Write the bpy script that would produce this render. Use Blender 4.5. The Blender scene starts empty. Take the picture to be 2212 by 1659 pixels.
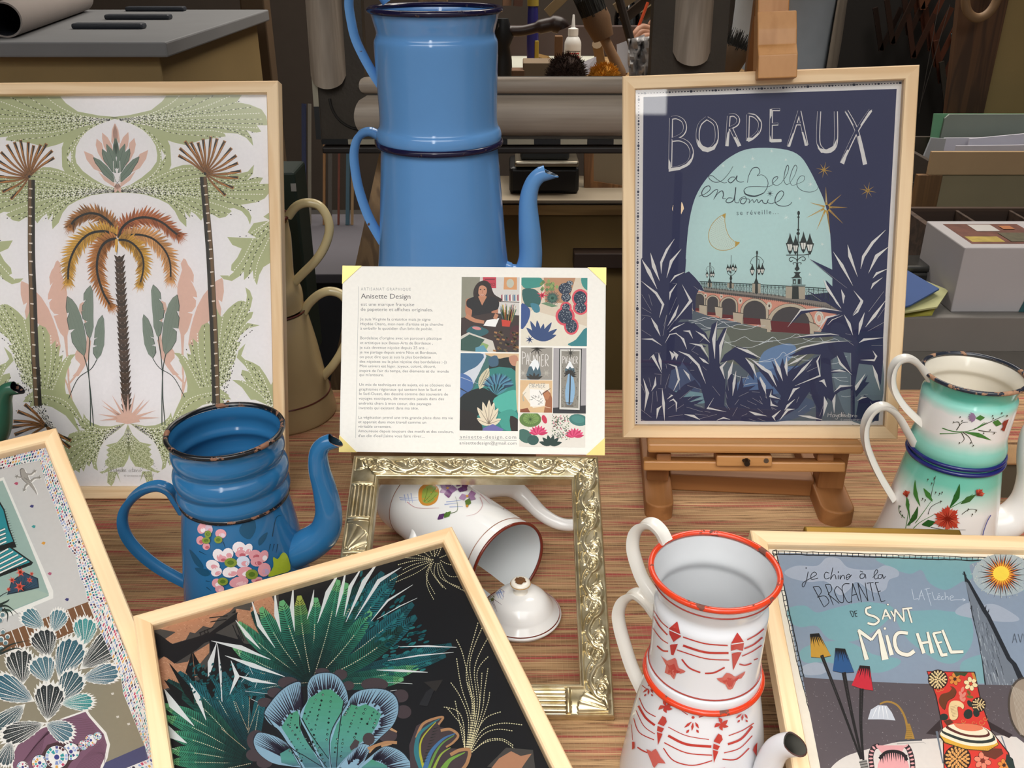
import bpy, bmesh, math, random
import numpy as np
from mathutils import Vector as V, Matrix, geometry
from mathutils.bvhtree import BVHTree
R = math.radians
PI = math.pi
sc = bpy.context.scene
col = sc.collection
rnd = random.Random(7)

# ---------------------------------------------------------------- camera, sky, exposure
FPX, PITCH, CAMZ = 2000.0, R(26), 0.65          # focal length in pixels of a 2212-wide frame
cam = bpy.data.objects.new('camera', bpy.data.cameras.new('camera'))
col.objects.link(cam)
cam.location = (0, 0, CAMZ)
cam.rotation_euler = (PI / 2 - PITCH, 0, 0)
cam.data.sensor_width = 36
cam.data.lens = FPX / 2212 * 36
cam.data.clip_start = .02
sc.camera = cam

vs = sc.view_settings
vs.view_transform = 'Standard'
vs.look = 'None'
vs.gamma = 1
vs.use_curve_mapping = False
vs.exposure = 0.03

SKY = 4.2
w = bpy.data.worlds.new('overcast_street')
sc.world = w
w.use_nodes = True
nt = w.node_tree
bg = nt.nodes['Background']
def wn(t, **k):
    n = nt.nodes.new('ShaderNode' + t)
    for a_, v in k.items(): setattr(n, a_, v)
    return n
def wmath(op, a_, b_=None, c_=None):
    n = wn('Math', operation=op)
    for i, v in enumerate((a_, b_, c_)):
        if v is None: continue
        if hasattr(v, 'is_linked'): nt.links.new(v, n.inputs[i])
        else: n.inputs[i].default_value = v
    return n.outputs[0]
def wstep(v, a_, b_, lo=0, hi=1):
    n = wn('MapRange', interpolation_type='SMOOTHSTEP')
    for i, q in zip(('From Min', 'From Max', 'To Min', 'To Max'), (a_, b_, lo, hi)): n.inputs[i].default_value = q
    nt.links.new(v, n.inputs['Value']); return n.outputs['Result']
tc = wn('TexCoord'); sep = wn('SeparateXYZ')
nt.links.new(tc.outputs['Generated'], sep.inputs[0])
X, Y, Z_ = sep.outputs
# the street: house fronts up to the eaves, a bright overcast opening above them, duller towards both ends of the street
sky = wstep(Z_, .50, .56)
az = wmath('ABSOLUTE', wmath('ADD', X, .12))
open_ = wstep(az, .42, .62, 1.0, .34)
gap = wmath('MULTIPLY', wmath('MULTIPLY', wstep(X, -.135, -.13), wstep(X, -.064, -.060, 1, 0)), wstep(Z_, .329, .334))   # a gap between two house fronts
front = wmath('MULTIPLY_ADD', wstep(Z_, -.1, .1), .10, .26)
lum = wmath('ADD', wmath('MULTIPLY', wmath('MAXIMUM', wmath('MULTIPLY', sky, open_), wmath('MULTIPLY', gap, 3.0)), SKY), front)
cmb = wn('CombineColor')
for i, k in enumerate((1.0, .985, .955)): nt.links.new(wmath('MULTIPLY', lum, k), cmb.inputs[i])
nt.links.new(cmb.outputs[0], bg.inputs['Color'])
bg.inputs['Strength'].default_value = 1.0

def area(name, loc, target, size, power, colr):
    l = bpy.data.lights.new(name, 'AREA')
    l.shape = 'RECTANGLE'; l.size, l.size_y = size; l.energy = power; l.color = colr
    o = bpy.data.objects.new(name, l); col.objects.link(o)
    o.location = loc
    o.rotation_euler = (V(target) - V(loc)).to_track_quat('-Z', 'Y').to_euler()
    return o
# two added fill lights in the workshop; the daylight comes from the world sky
area('workshop_fill_light', (.1, 3.1, 2.3), (.1, 2.9, 0), (2.4, 1.2), 60, (1, .93, .84))  # added light without a fitting, lifts the dark interior
area('bench_fill_light', (.95, 2.0, 2.3), (.7, 2.7, 0), (.9, .6), 26, (1, .92, .82))  # added light without a fitting, brightens the fronts of the workshop things

# ---------------------------------------------------------------- helpers
CAM = V((0, 0, CAMZ))
_c, _s = math.cos(PITCH), math.sin(PITCH)
def ray(px, py):
    x, y = (px - 1106) / FPX, (829.5 - py) / FPX
    return V((x, _c + y * _s, -_s + y * _c))
def onz(px, py, z=0):
    d = ray(px, py); return CAM + d * ((z - CAMZ) / d.z)
def ony(px, py, y):
    d = ray(px, py); return CAM + d * (y / d.y)
def s2l(c):
    if isinstance(c, str):
        c = [int(c[i:i + 2], 16) / 255 for i in (0, 2, 4)]
    return tuple(x / 12.92 if x <= .04045 else ((x + .055) / 1.055) ** 2.4 for x in c)

def tagit(o, label=None, cat=None, group=None, kind=None):
    for k, v in (('label', label), ('category', cat), ('group', group), ('kind', kind)):
        if v: o[k] = v
    return o
def thing(name, label, cat, loc=(0, 0, 0), mat=None, group=None):
    o = bpy.data.objects.new(name, None); col.objects.link(o)
    o.empty_display_size = .02
    o.matrix_world = mat if mat is not None else Matrix.Translation(loc)
    return tagit(o, label, cat, group)

class MB:
    """collects faces; build() links them as ONE mesh object"""
    def __init__(s): s.v, s.f, s.m, s.c = [], [], [], []
    def add(s, vs, fs, mi=0, c=None):
        b = len(s.v); s.v += [tuple(x) for x in vs]
        for f in fs:
            s.f.append(tuple(i + b for i in f)); s.m.append(mi); s.c.append(c)
        return s
    def box(s, lo, hi, mi=0, M=None, bev=0):
        bm = bmesh.new(); bmesh.ops.create_cube(bm, size=1)
        lo, hi = V(lo), V(hi)
        for v in bm.verts: v.co = V([lo[i] + (hi[i] - lo[i]) * (v.co[i] + .5) for i in range(3)])
        if bev: bmesh.ops.bevel(bm, geom=bm.edges[:], offset=bev, segments=2, affect='EDGES', profile=.5)
        return s.bm(bm, mi, M)
    def bm(s, bm, mi=0, M=None):
        bm.verts.index_update()
        s.add([(M @ v.co if M else v.co) for v in bm.verts], [[v.index for v in f.verts] for f in bm.faces], mi)
        bm.free(); return s
    def prism(s, poly, z0, z1, mi=0, M=None, bev=0):
        """poly (x,y) extruded along z"""
        bm = bmesh.new()
        vs = [bm.verts.new((x, y, z0)) for x, y in poly]
        f = bm.faces.new(vs)
        g = bmesh.ops.extrude_face_region(bm, geom=[f])
        for e in g['geom']:
            if isinstance(e, bmesh.types.BMVert): e.co.z = z1
        bmesh.ops.recalc_face_normals(bm, faces=bm.faces[:])
        if bev: bmesh.ops.bevel(bm, geom=bm.edges[:], offset=bev, segments=2, affect='EDGES', profile=.5)
        return s.bm(bm, mi, M)
    def lathe(s, prof, n=64, mi=0, M=None, close=False):
        """prof (r,z) list; mi int or function(k)"""
        vs = [(r * math.cos(2 * PI * i / n), r * math.sin(2 * PI * i / n), z) for r, z in prof for i in range(n)]
        if M: vs = [M @ V(v) for v in vs]
        b = len(s.v); s.v += [tuple(v) for v in vs]
        for k in range(len(prof) - 1):
            for i in range(n):
                j = (i + 1) % n
                s.f.append((b + k * n + i, b + k * n + j, b + k * n + n + j, b + k * n + n + i))
                s.m.append(mi(k) if callable(mi) else mi); s.c.append(None)
        return s
    def sweep(s, pts, sec, side, mi=0, caps=True, scale=None):
        """sec: list of (o,n) offsets (o along side x tangent, n along side); side = constant plane normal"""
        side = V(side).normalized(); n = len(pts); m = len(sec); b = len(s.v)
        for k, p in enumerate(pts):
            t = (V(pts[min(k + 1, n - 1)]) - V(pts[max(k - 1, 0)])).normalized()
            sd = (side - t * side.dot(t)).normalized()
            o = t.cross(sd)
            q = scale[k] if scale else 1
            for a, c in sec: s.v.append(tuple(V(p) + o * (a * q) + sd * (c * q)))
        for k in range(n - 1):
            for i in range(m):
                j = (i + 1) % m
                s.f.append((b + k * m + i, b + k * m + j, b + (k + 1) * m + j, b + (k + 1) * m + i))
                s.m.append(mi(k, i) if callable(mi) else mi); s.c.append(None)
        if caps:
            mm = mi(0, 0) if callable(mi) else mi
            for f in (tuple(b + i for i in range(m))[::-1], tuple(b + (n - 1) * m + i for i in range(m))):
                s.f.append(f); s.m.append(mm); s.c.append(None)
        return s
    def tube(s, pts, r, n=12, mi=0, side=(0, 1, .0137), caps=True):
        rr = r if isinstance(r, (list, tuple)) else [r] * len(pts)
        return s.sweep(pts, [(math.cos(2 * PI * i / n), math.sin(2 * PI * i / n)) for i in range(n)], side, mi, caps, rr)
    def build(s, name, mats, parent=None, smooth=False, local=True, recalc=True):
        me = bpy.data.meshes.new(name)
        v = s.v
        if parent is not None and not local:
            I = parent.matrix_world.inverted(); v = [I @ V(x) for x in v]
        me.from_pydata([tuple(x) for x in v], [], s.f)
        for m in (mats if isinstance(mats, (list, tuple)) else [mats]): me.materials.append(m)
        me.polygons.foreach_set('material_index', s.m)
        if any(c is not None for c in s.c):
            a = me.color_attributes.new('Col', 'FLOAT_COLOR', 'CORNER')
            buf = np.ones((len(me.loops), 4), np.float32)
            for p, c in zip(me.polygons, s.c):
                if c is None: continue
                if isinstance(c[0], (tuple, list)):
                    for li, cc in zip(p.loop_indices, c): buf[li, :3] = cc
                else: buf[p.loop_start:p.loop_start + p.loop_total, :3] = c
            a.data.foreach_set('color', buf.ravel())
        me.update()
        if recalc:
            bm = bmesh.new(); bm.from_mesh(me)
            bmesh.ops.recalc_face_normals(bm, faces=bm.faces[:]); bm.to_mesh(me); bm.free()
        if smooth:
            me.polygons.foreach_set('use_smooth', [True] * len(me.polygons))
            try: me.set_sharp_from_angle(angle=R(smooth if smooth is not True else 50))
            except Exception: pass
        o = bpy.data.objects.new(name, me); col.objects.link(o)
        if parent is not None: o.parent = parent
        return o

def catmull(P, n=8, closed=False):
    P = [V(p) for p in P]; out = []
    N = len(P)
    for i in range(N if closed else N - 1):
        a, b, c, d = (P[(i - 1) % N], P[i], P[(i + 1) % N], P[(i + 2) % N]) if closed else (P[max(i - 1, 0)], P[i], P[i + 1], P[min(i + 2, N - 1)])
        for k in range(n):
            t = k / n
            out.append(.5 * ((2 * b) + (c - a) * t + (2 * a - 5 * b + 4 * c - d) * t * t + (3 * b - a - 3 * c + d) * t ** 3))
    if not closed: out.append(P[-1])
    return out

# ---------------------------------------------------------------- materials
def newmat(name):
    m = bpy.data.materials.new(name); m.use_nodes = True
    return m, m.node_tree, m.node_tree.nodes['Principled BSDF']
def N(nt, t, **kw):
    n = nt.nodes.new('ShaderNode' + t)
    for k, v in kw.items():
        if k in n.inputs: n.inputs[k].default_value = v
        else: setattr(n, k, v)
    return n
def mix(nt, fac, a, b):
    n = nt.nodes.new('ShaderNodeMix'); n.data_type = 'RGBA'
    for v, i in ((fac, 0), (a, 6), (b, 7)):
        if hasattr(v, 'is_linked'): nt.links.new(v, n.inputs[i])
        else: n.inputs[i].default_value = v if i == 0 else (*v, 1)
    return n.outputs[2]
def coords(nt, scale=(1, 1, 1), which='Object'):
    t = N(nt, 'TexCoord'); m = N(nt, 'Mapping'); m.inputs['Scale'].default_value = scale
    nt.links.new(t.outputs[which], m.inputs[0]); return m.outputs[0]
def noise(nt, vec, scale=5, detail=3, rough=.5, dist=0):
    n = N(nt, 'TexNoise', Scale=scale, Detail=detail, Roughness=rough, Distortion=dist)
    nt.links.new(vec, n.inputs['Vector']); return n.outputs['Fac']
def step(nt, v, a, b):
    n = N(nt, 'MapRange'); n.inputs['From Min'].default_value = a; n.inputs['From Max'].default_value = b
    nt.links.new(v, n.inputs['Value']); return n.outputs['Result']
def bump(nt, p, h, strength=.3, dist=.001):
    b = N(nt, 'Bump', Strength=strength, Distance=dist)
    nt.links.new(h, b.inputs['Height']); nt.links.new(b.outputs[0], p.inputs['Normal'])
def plain(name, c, rough=.6, metal=0, var=.08, scale=12, bmp=0, trans=0, coat=0):
    m, nt, p = newmat(name); c = s2l(c)
    f = noise(nt, coords(nt), scale, 4)
    o = mix(nt, f, tuple(x * (1 - var * 1.6) for x in c), tuple(min(1, x * (1 + var)) for x in c))
    nt.links.new(o, p.inputs['Base Color'])
    p.inputs['Roughness'].default_value = rough; p.inputs['Metallic'].default_value = metal
    p.inputs['Transmission Weight'].default_value = trans; p.inputs['Coat Weight'].default_value = coat
    if bmp: bump(nt, p, noise(nt, coords(nt), scale * 12, 2), bmp)
    return m
def wood(name, light, dark, axis=0, scale=1., rough=.55, bmp=.15, rings=14):
    m, nt, p = newmat(name)
    sc_ = [30, 30, 30]; sc_[axis] = 1.6
    v = coords(nt, tuple(x * scale for x in sc_))
    n1 = noise(nt, v, 1.2, 3, .5, .6)
    mu = N(nt, 'Math', operation='MULTIPLY'); mu.inputs[1].default_value = rings * 2.2
    wv = N(nt, 'Math', operation='SINE')
    nt.links.new(n1, mu.inputs[0]); nt.links.new(mu.outputs[0], wv.inputs[0])
    sc2 = [220, 220, 220]; sc2[axis] = 6
    n2 = noise(nt, coords(nt, tuple(x * scale for x in sc2)), 1, 2)
    a = mix(nt, step(nt, wv.outputs[0], -.6, 1.15), s2l(light), s2l(dark))
    b = mix(nt, step(nt, n2, .35, .8), a, s2l(dark))
    mx = nt.nodes.new('ShaderNodeMix'); mx.data_type = 'RGBA'; mx.inputs[0].default_value = .35
    nt.links.new(a, mx.inputs[6]); nt.links.new(b, mx.inputs[7])
    nt.links.new(mx.outputs[2], p.inputs['Base Color'])
    p.inputs['Roughness'].default_value = rough
    bump(nt, p, n2, bmp, .0005)
    return m
def enamel(name, c, chip=(.10, .05, .03), amount=.0, rough=.13, mott=.05, scale=60, bands=None, zr=None):
    """glossy vitreous enamel; chips show rusty iron; bands = [(z, hex)...] along the pot's height"""
    m, nt, p = newmat(name)
    oc = coords(nt)
    n = noise(nt, oc, 22, 4)
    if bands:
        t = N(nt, 'TexCoord'); sp = N(nt, 'SeparateXYZ'); nt.links.new(t.outputs['Object'], sp.inputs[0])
        rp = N(nt, 'ValToRGB')
        mr = step(nt, sp.outputs['Z'], zr[0], zr[1])
        ad = N(nt, 'Math', operation='MULTIPLY_ADD'); ad.inputs[1].default_value = .05; 
        nt.links.new(n, ad.inputs[0]); nt.links.new(mr, ad.inputs[2])
        nt.links.new(ad.outputs[0], rp.inputs[0])
        e = rp.color_ramp.elements
        while len(e) > 1: e.remove(e[-1])
        for i, (z, h) in enumerate(bands):
            q = (z - zr[0]) / (zr[1] - zr[0]) + .025
            if i == 0: e[0].position = q; e[0].color = (*s2l(h), 1)
            else: x = e.new(q); x.color = (*s2l(h), 1)
        base = rp.outputs[0]
    else:
        cc = s2l(c)
        base = mix(nt, n, tuple(x * (1 - mott * 2) for x in cc), tuple(min(1, x * (1 + mott)) for x in cc))
    p.inputs['Roughness'].default_value = rough
    if amount:
        k = noise(nt, oc, scale, 5, .65)
        f = step(nt, k, 1 - amount, 1 - amount + .02)
        f2 = noise(nt, oc, 300, 2)
        rust = mix(nt, f2, chip, tuple(x * 2.6 for x in chip))
        base = mix(nt, f, base, rust)
        rg = step(nt, f, 0, 1); q = N(nt, 'MapRange'); q.inputs['To Min'].default_value = rough; q.inputs['To Max'].default_value = .75
        nt.links.new(f, q.inputs['Value']); nt.links.new(q.outputs[0], p.inputs['Roughness'])
        bump(nt, p, f, .4, .0006)
    nt.links.new(base, p.inputs['Base Color'])
    return m
def attr_mat(name, rough=.55, spec=.4):
    m, nt, p = newmat(name)
    a = N(nt, 'Attribute', attribute_name='Col')
    n = noise(nt, coords(nt), 260, 2)
    h = N(nt, 'HueSaturation'); q = N(nt, 'MapRange'); q.inputs['To Min'].default_value = .95; q.inputs['To Max'].default_value = 1.03
    nt.links.new(n, q.inputs['Value']); nt.links.new(q.outputs[0], h.inputs['Value']); nt.links.new(a.outputs['Color'], h.inputs['Color'])
    nt.links.new(h.outputs[0], p.inputs['Base Color'])
    p.inputs['Roughness'].default_value = rough; p.inputs['Specular IOR Level'].default_value = spec
    return m
def glass(name, tint=(1, 1, 1), rough=0.0, k=1.0):
    m, nt, p = newmat(name)
    out = nt.nodes['Material Output']
    fr = N(nt, 'Fresnel', IOR=1.5); tr = N(nt, 'BsdfTransparent'); gl = N(nt, 'BsdfGlossy')
    tr.inputs['Color'].default_value = (*tint, 1); gl.inputs['Roughness'].default_value = rough
    mu = N(nt, 'Math', operation='MULTIPLY'); mu.inputs[1].default_value = k
    nt.links.new(fr.outputs[0], mu.inputs[0])
    ms = N(nt, 'MixShader'); nt.links.new(mu.outputs[0], ms.inputs[0])
    nt.links.new(tr.outputs[0], ms.inputs[1]); nt.links.new(gl.outputs[0], ms.inputs[2])
    nt.links.new(ms.outputs[0], out.inputs['Surface'])
    nt.nodes.remove(p)
    return m
INK = attr_mat('printed_paper')
PAINT = attr_mat('painted_enamel', .16, .5)
GLASS = glass('picture_glass')
PINE = [wood('pine_along', 'f0d3aa', 'e0ba8b', 0, 1., .5, .1, 9), wood('pine_upright', 'f0d3aa', 'e0ba8b', 1, 1., .5, .1, 9)]
# ---------------------------------------------------------------- printed art: flat shapes traced on the print's own plane
def frame_matrix(TL, yaw, lean, roll):
    """columns: along the top edge, up the side, out of the face"""
    yaw, lean, roll = R(yaw), R(lean), R(roll)
    u = V((math.cos(yaw), math.sin(yaw), 0)); n0 = V((math.sin(yaw), -math.cos(yaw), 0))
    v = V((0, 0, 1)) * math.cos(lean) - n0 * math.sin(lean)
    c, s = math.cos(roll), math.sin(roll)
    u, v = u * c + v * s, v * c - u * s
    n = u.cross(v); M = Matrix((u, v, n)).transposed().to_4x4(); M.translation = V(TL)
    return M

def clip_rect(P, x0, y0, x1, y1):
    for ax, lim, sg in ((0, x0, 1), (0, x1, -1), (1, y0, 1), (1, y1, -1)):
        if not P: return P
        out = []
        for i, b in enumerate(P):
            a = P[i - 1]
            ia, ib = (a[ax] - lim) * sg >= 0, (b[ax] - lim) * sg >= 0
            if ia != ib:
                t = (lim - a[ax]) / (b[ax] - a[ax])
                out.append((a[0] + t * (b[0] - a[0]), a[1] + t * (b[1] - a[1])))
            if ib: out.append(b)
        P = out
    return P

class Art:
    STEP = 1.6e-6
    def __init__(s, M, zp, clip, org=(0, 0), sc=1.0):
        s.M, s.I, s.zp, s.clip = M, M.inverted(), zp, clip
        s.mb = MB(); s.L = 0; s.view(*org, sc)
        s.eye = s.I @ CAM; s.rot = s.I.to_3x3()
        s.sym = None
    def view(s, x0, y0, k): s.x0, s.y0, s.k = x0, y0, k      # trace in the pixels of an enlargement
    def q1(s, x, y):
        d = s.rot @ ray(s.x0 + x / s.k, s.y0 + y / s.k)
        t = (s.zp - s.eye.z) / d.z
        return (s.eye.x + d.x * t, s.eye.y + d.y * t)
    def q(s, P): return [s.q1(*p[:2]) for p in P]
    def unit(s, x, y):
        a, b, c = s.q1(x, y), s.q1(x + 4, y), s.q1(x, y + 4)
        return (math.hypot(b[0] - a[0], b[1] - a[1]) + math.hypot(c[0] - a[0], c[1] - a[1])) / 8
    def up(s): s.L += 1
    def mirror(s, P):
        if s.sym is None: return None
        (ax, ay), (bx, by) = s.sym
        dx, dy = bx - ax, by - ay; l2 = dx * dx + dy * dy; out = []
        for x, y in P:
            t = ((x - ax) * dx + (y - ay) * dy) / l2; fx, fy = ax + t * dx, ay + t * dy
            out.append((2 * fx - x, 2 * fy - y))
        return out
    def face(s, c, P, col2=None):
        """P local; fan for convex quads, else tessellated"""
        for Q in ([P] if s.sym is None else [P, s.mirror(P)]):
            Q = clip_rect(Q, *s.clip)
            if len(Q) < 3: continue
            z = s.zp + s.L * s.STEP
            if len(Q) <= 4 and s.convex(Q): tris = [tuple(range(len(Q)))]
            else: tris = geometry.tessellate_polygon([[V((x, y, 0)) for x, y in Q]])
            # every face turned to the viewer
            fs = []
            for t in tris:
                a = sum(Q[t[i]][0] * Q[t[(i + 1) % len(t)]][1] - Q[t[(i + 1) % len(t)]][0] * Q[t[i]][1] for i in range(len(t)))
                fs.append(t if a > 0 else tuple(reversed(t)))
            s.mb.add([(x, y, z) for x, y in Q], fs, 0, c)
    @staticmethod
    def convex(Q):
        n = len(Q); sg = 0
        for i in range(n):
            a, b, c = Q[i], Q[(i + 1) % n], Q[(i + 2) % n]
            k = (b[0] - a[0]) * (c[1] - b[1]) - (b[1] - a[1]) * (c[0] - b[0])
            if abs(k) < 1e-12: continue
            if sg and (k > 0) != (sg > 0): return False
            sg = k
        return True
    def poly(s, c, P, smooth=0, up=1):
        if up: s.up()
        if smooth: P = [(p.x, p.y) for p in catmull([(x, y, 0) for x, y in P], smooth, True)]
        s.face(s2l(c), s.q(P))
    def ell(s, c, x, y, rx, ry=None, rot=0, n=14, up=1):
        if up: s.up()
        ry = ry or rx; a, b = math.cos(R(rot)), math.sin(R(rot))
        s.face(s2l(c), s.q([(x + rx * math.cos(t) * a - ry * math.sin(t) * b, y + rx * math.cos(t) * b + ry * math.sin(t) * a) for t in [2 * PI * i / n for i in range(n)]]))
    def line(s, c, P, w=2, w2=None, smooth=6, up=1, mid=None):
        """stroke of width w tapering to w2 (mid: width half-way)"""
        if up: s.up()
        if smooth and len(P) > 2: P = [(p.x, p.y) for p in catmull([(x, y, 0) for x, y in P], smooth)]
        n = len(P); w2 = w if w2 is None else w2; c = s2l(c); L, Rr = [], []
        for i, p in enumerate(P):
            a, b = P[max(i - 1, 0)], P[min(i + 1, n - 1)]
            dx, dy = b[0] - a[0], b[1] - a[1]; l = math.hypot(dx, dy) or 1
            t = i / max(n - 1, 1)
            h = (w + (w2 - w) * t) / 2 if mid is None else ((w * (1 - 2 * t) + mid * 2 * t) if t < .5 else (mid * (2 - 2 * t) + w2 * (2 * t - 1))) / 2
            L.append((p[0] - dy / l * h, p[1] + dx / l * h)); Rr.append((p[0] + dy / l * h, p[1] - dx / l * h))
        L, Rr = s.q(L), s.q(Rr)
        for i in range(n - 1): s.face(c, [L[i], L[i + 1], Rr[i + 1], Rr[i]])
    def lines(s, c, PS, w=2, w2=None, smooth=6):
        s.up()
        for P in PS: s.line(c, P, w, w2, smooth, 0)
    def dash(s, cs, P, gap, l, w, smooth=6, start=0, w2=None, up=1):
        """dashes along a curve, colours cs in turn"""
        if up: s.up()
        if smooth and len(P) > 2: P = [(p.x, p.y) for p in catmull([(x, y, 0) for x, y in P], smooth)]
        seg = [math.hypot(P[i + 1][0] - P[i][0], P[i + 1][1] - P[i][1]) for i in range(len(P) - 1)]
        T = sum(seg); d = start; k = 0
        while d < T:
            a = d; i = 0
            while i < len(seg) - 1 and a > seg[i]: a -= seg[i]; i += 1
            f = a / (seg[i] or 1); x = P[i][0] + f * (P[i + 1][0] - P[i][0]); y = P[i][1] + f * (P[i + 1][1] - P[i][1])
            an = math.degrees(math.atan2(P[i + 1][1] - P[i][1], P[i + 1][0] - P[i][0]))
            ww = w if w2 is None else w + (w2 - w) * d / T
            s.ell(cs[k % len(cs)], x, y, l / 2, ww / 2, an, 6, 0)
            d += gap; k += 1
    def leaf(s, c, x0, y0, x1, y1, w, bend=0, up=1, pos=.45):
        """pointed leaf from root to tip"""
        dx, dy = x1 - x0, y1 - y0; nx, ny = -dy, dx; l = math.hypot(dx, dy) or 1; nx /= l; ny /= l
        A, B = [], []
        for t in (0, .12, .28, pos, .62, .8, .92, 1):
            h = w / 2 * (math.sin(PI * min(1, (t / pos * .5 if t < pos else .5 + (t - pos) / (1 - pos) * .5))) ** .8)
            o = bend * l * math.sin(PI * t)
            A.append((x0 + dx * t + nx * (o + h), y0 + dy * t + ny * (o + h))); B.append((x0 + dx * t + nx * (o - h), y0 + dy * t + ny * (o - h)))
        s.poly(c, A + B[-2:0:-1], 0, up)
    def burst(s, c, x, y, r, n=8, w=3, r2=None, rot=0, up=1):
        if up: s.up()
        for i in range(n):
            a = R(rot) + 2 * PI * i / n; q = r if not r2 or i % 2 == 0 else r2
            s.line(c, [(x, y), (x + q * math.cos(a), y + q * math.sin(a))], w, 0.3, 0, 0)
    def text(s, t, x, y, size, c, rot=0, spacing=1, width=None):
        """sans lettering; x,y = baseline start, size = cap height"""
        s.up()
        cu = bpy.data.curves.new('t', 'FONT'); cu.body = t; cu.size = 1; cu.resolution_u = 3; cu.space_character = spacing
        o = bpy.data.objects.new('t', cu); me = bpy.data.meshes.new_from_object(o)
        k = size / .69; xs = [v.co.x for v in me.vertices]
        kx = k if not width or not xs else width / max(xs)
        a, b = math.cos(R(rot)), math.sin(R(rot)); cc = s2l(c)
        P = s.q([(x + v.co.x * kx * a + v.co.y * k * b, y + v.co.x * kx * b - v.co.y * k * a) for v in me.vertices])
        z = s.zp + s.L * s.STEP
        fs = []
        for p in me.polygons:
            t_ = list(p.vertices)
            ar = sum(P[t_[i]][0] * P[t_[(i + 1) % len(t_)]][1] - P[t_[(i + 1) % len(t_)]][0] * P[t_[i]][1] for i in range(len(t_)))
            fs.append(t_ if ar > 0 else t_[::-1])
        s.mb.add([(px, py, z) for px, py in P], fs, 0, cc)
        bpy.data.objects.remove(o); bpy.data.curves.remove(cu); bpy.data.meshes.remove(me)
    def build(s, name, parent): return s.mb.build(name, INK, parent, recalc=False)

def wood_frame(name, label, cat, TL, yaw, lean, roll, w, h, k=1.0, bar=.015, dep=.019, group=None):
    TL = CAM + (V(TL) - CAM) * k; w, h, bar = w * k, h * k, bar * k      # k slides it along the line of sight until it rests on what carries it
    M = frame_matrix(TL, yaw, lean, roll)
    root = thing(name, label, cat, mat=M, group=group)
    e = .0012
    for a, b, ax in (((0, 0), (w, 0), 0), ((w, 0), (w, -h), 1), ((w, -h), (0, -h), 0), ((0, -h), (0, 0), 1)):
        cx, cy = w / 2, -h / 2
        def inn(p, d): return (p[0] + (d if p[0] < cx else -d), p[1] + (-d if p[1] > cy else d))
        A, B, I1, I0 = a, b, inn(b, bar), inn(a, bar)
        mb = MB()
        O0, O1 = inn(a, e), inn(b, e)
        q0, q1 = inn(a, bar - e), inn(b, bar - e)
        vs = [(*A, -dep), (*B, -dep), (*A, -e), (*B, -e), (*O0, 0), (*O1, 0), (*q0, -.0005), (*q1, -.0005), (*I0, -.0025), (*I1, -.0025), (*I0, -dep), (*I1, -dep)]
        fs = [(0, 1, 3, 2), (2, 3, 5, 4), (4, 5, 7, 6), (6, 7, 9, 8), (8, 9, 11, 10), (10, 11, 1, 0), (0, 2, 4, 6, 8, 10), (1, 11, 9, 7, 5, 3)]
        mb.add(vs, fs).build('frame_rail', PINE[ax], root)
    MB().box((bar * .5, -h + bar * .5, -.0185), (w - bar * .5, -bar * .5, -.0125)).build('backing_board', CARD, root)
    g = MB().add([(bar, -bar, -.0045), (w - bar, -bar, -.0045), (w - bar, -h + bar, -.0045), (bar, -h + bar, -.0045)], [(3, 2, 1, 0)])
    root['pane'] = 1
    return root, M, (bar * .6, -h + bar * .6, w - bar * .6, -bar * .6), g
CARD = plain('grey_backing_card', '8d8478', .8)
# ---------------------------------------------------------------- the setting
def struct(name, mb, mats, **k):
    return tagit(mb.build(name, mats, **k), kind='structure')
DARKWALL = plain('dim_brown_wall', '4a4038', .85)
struct('floor', MB().box((-2.6, .2, -.78), (2.6, 5.2, -.75)), plain('grey_workshop_floor', '6d6a66', .8))
struct('wall_back', MB().box((-2.6, 5.1, -.75), (2.6, 5.2, 2.4)), DARKWALL)
struct('wall_left', MB().box((-2.6, .2, -.75), (-2.5, 5.1, 2.4)), DARKWALL)
struct('wall_right', MB().box((2.5, .2, -.75), (2.6, 5.1, 2.4)), DARKWALL)
struct('ceiling', MB().box((-2.6, .2, 2.4), (2.6, 5.2, 2.5)), plain('dull_ceiling', '8a837a', .9))
front = MB()
for lo, hi in (((-2.6, .1, -.78), (-1.5, .2, 2.5)), ((1.5, .1, -.78), (2.6, .2, 2.5)), ((-1.5, .1, 1.75), (1.5, .2, 2.5)), ((-1.5, .1, -.78), (1.5, .2, -.06))):
    front.box(lo, hi)
struct('wall_front', front, plain('painted_shopfront', '5c6468', .6))
struct('floor_display', MB().box((-1.5, .2, -.06), (1.5, 1.31, -.006)), plain('display_ledge_board', '5b4a38', .7))

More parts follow.
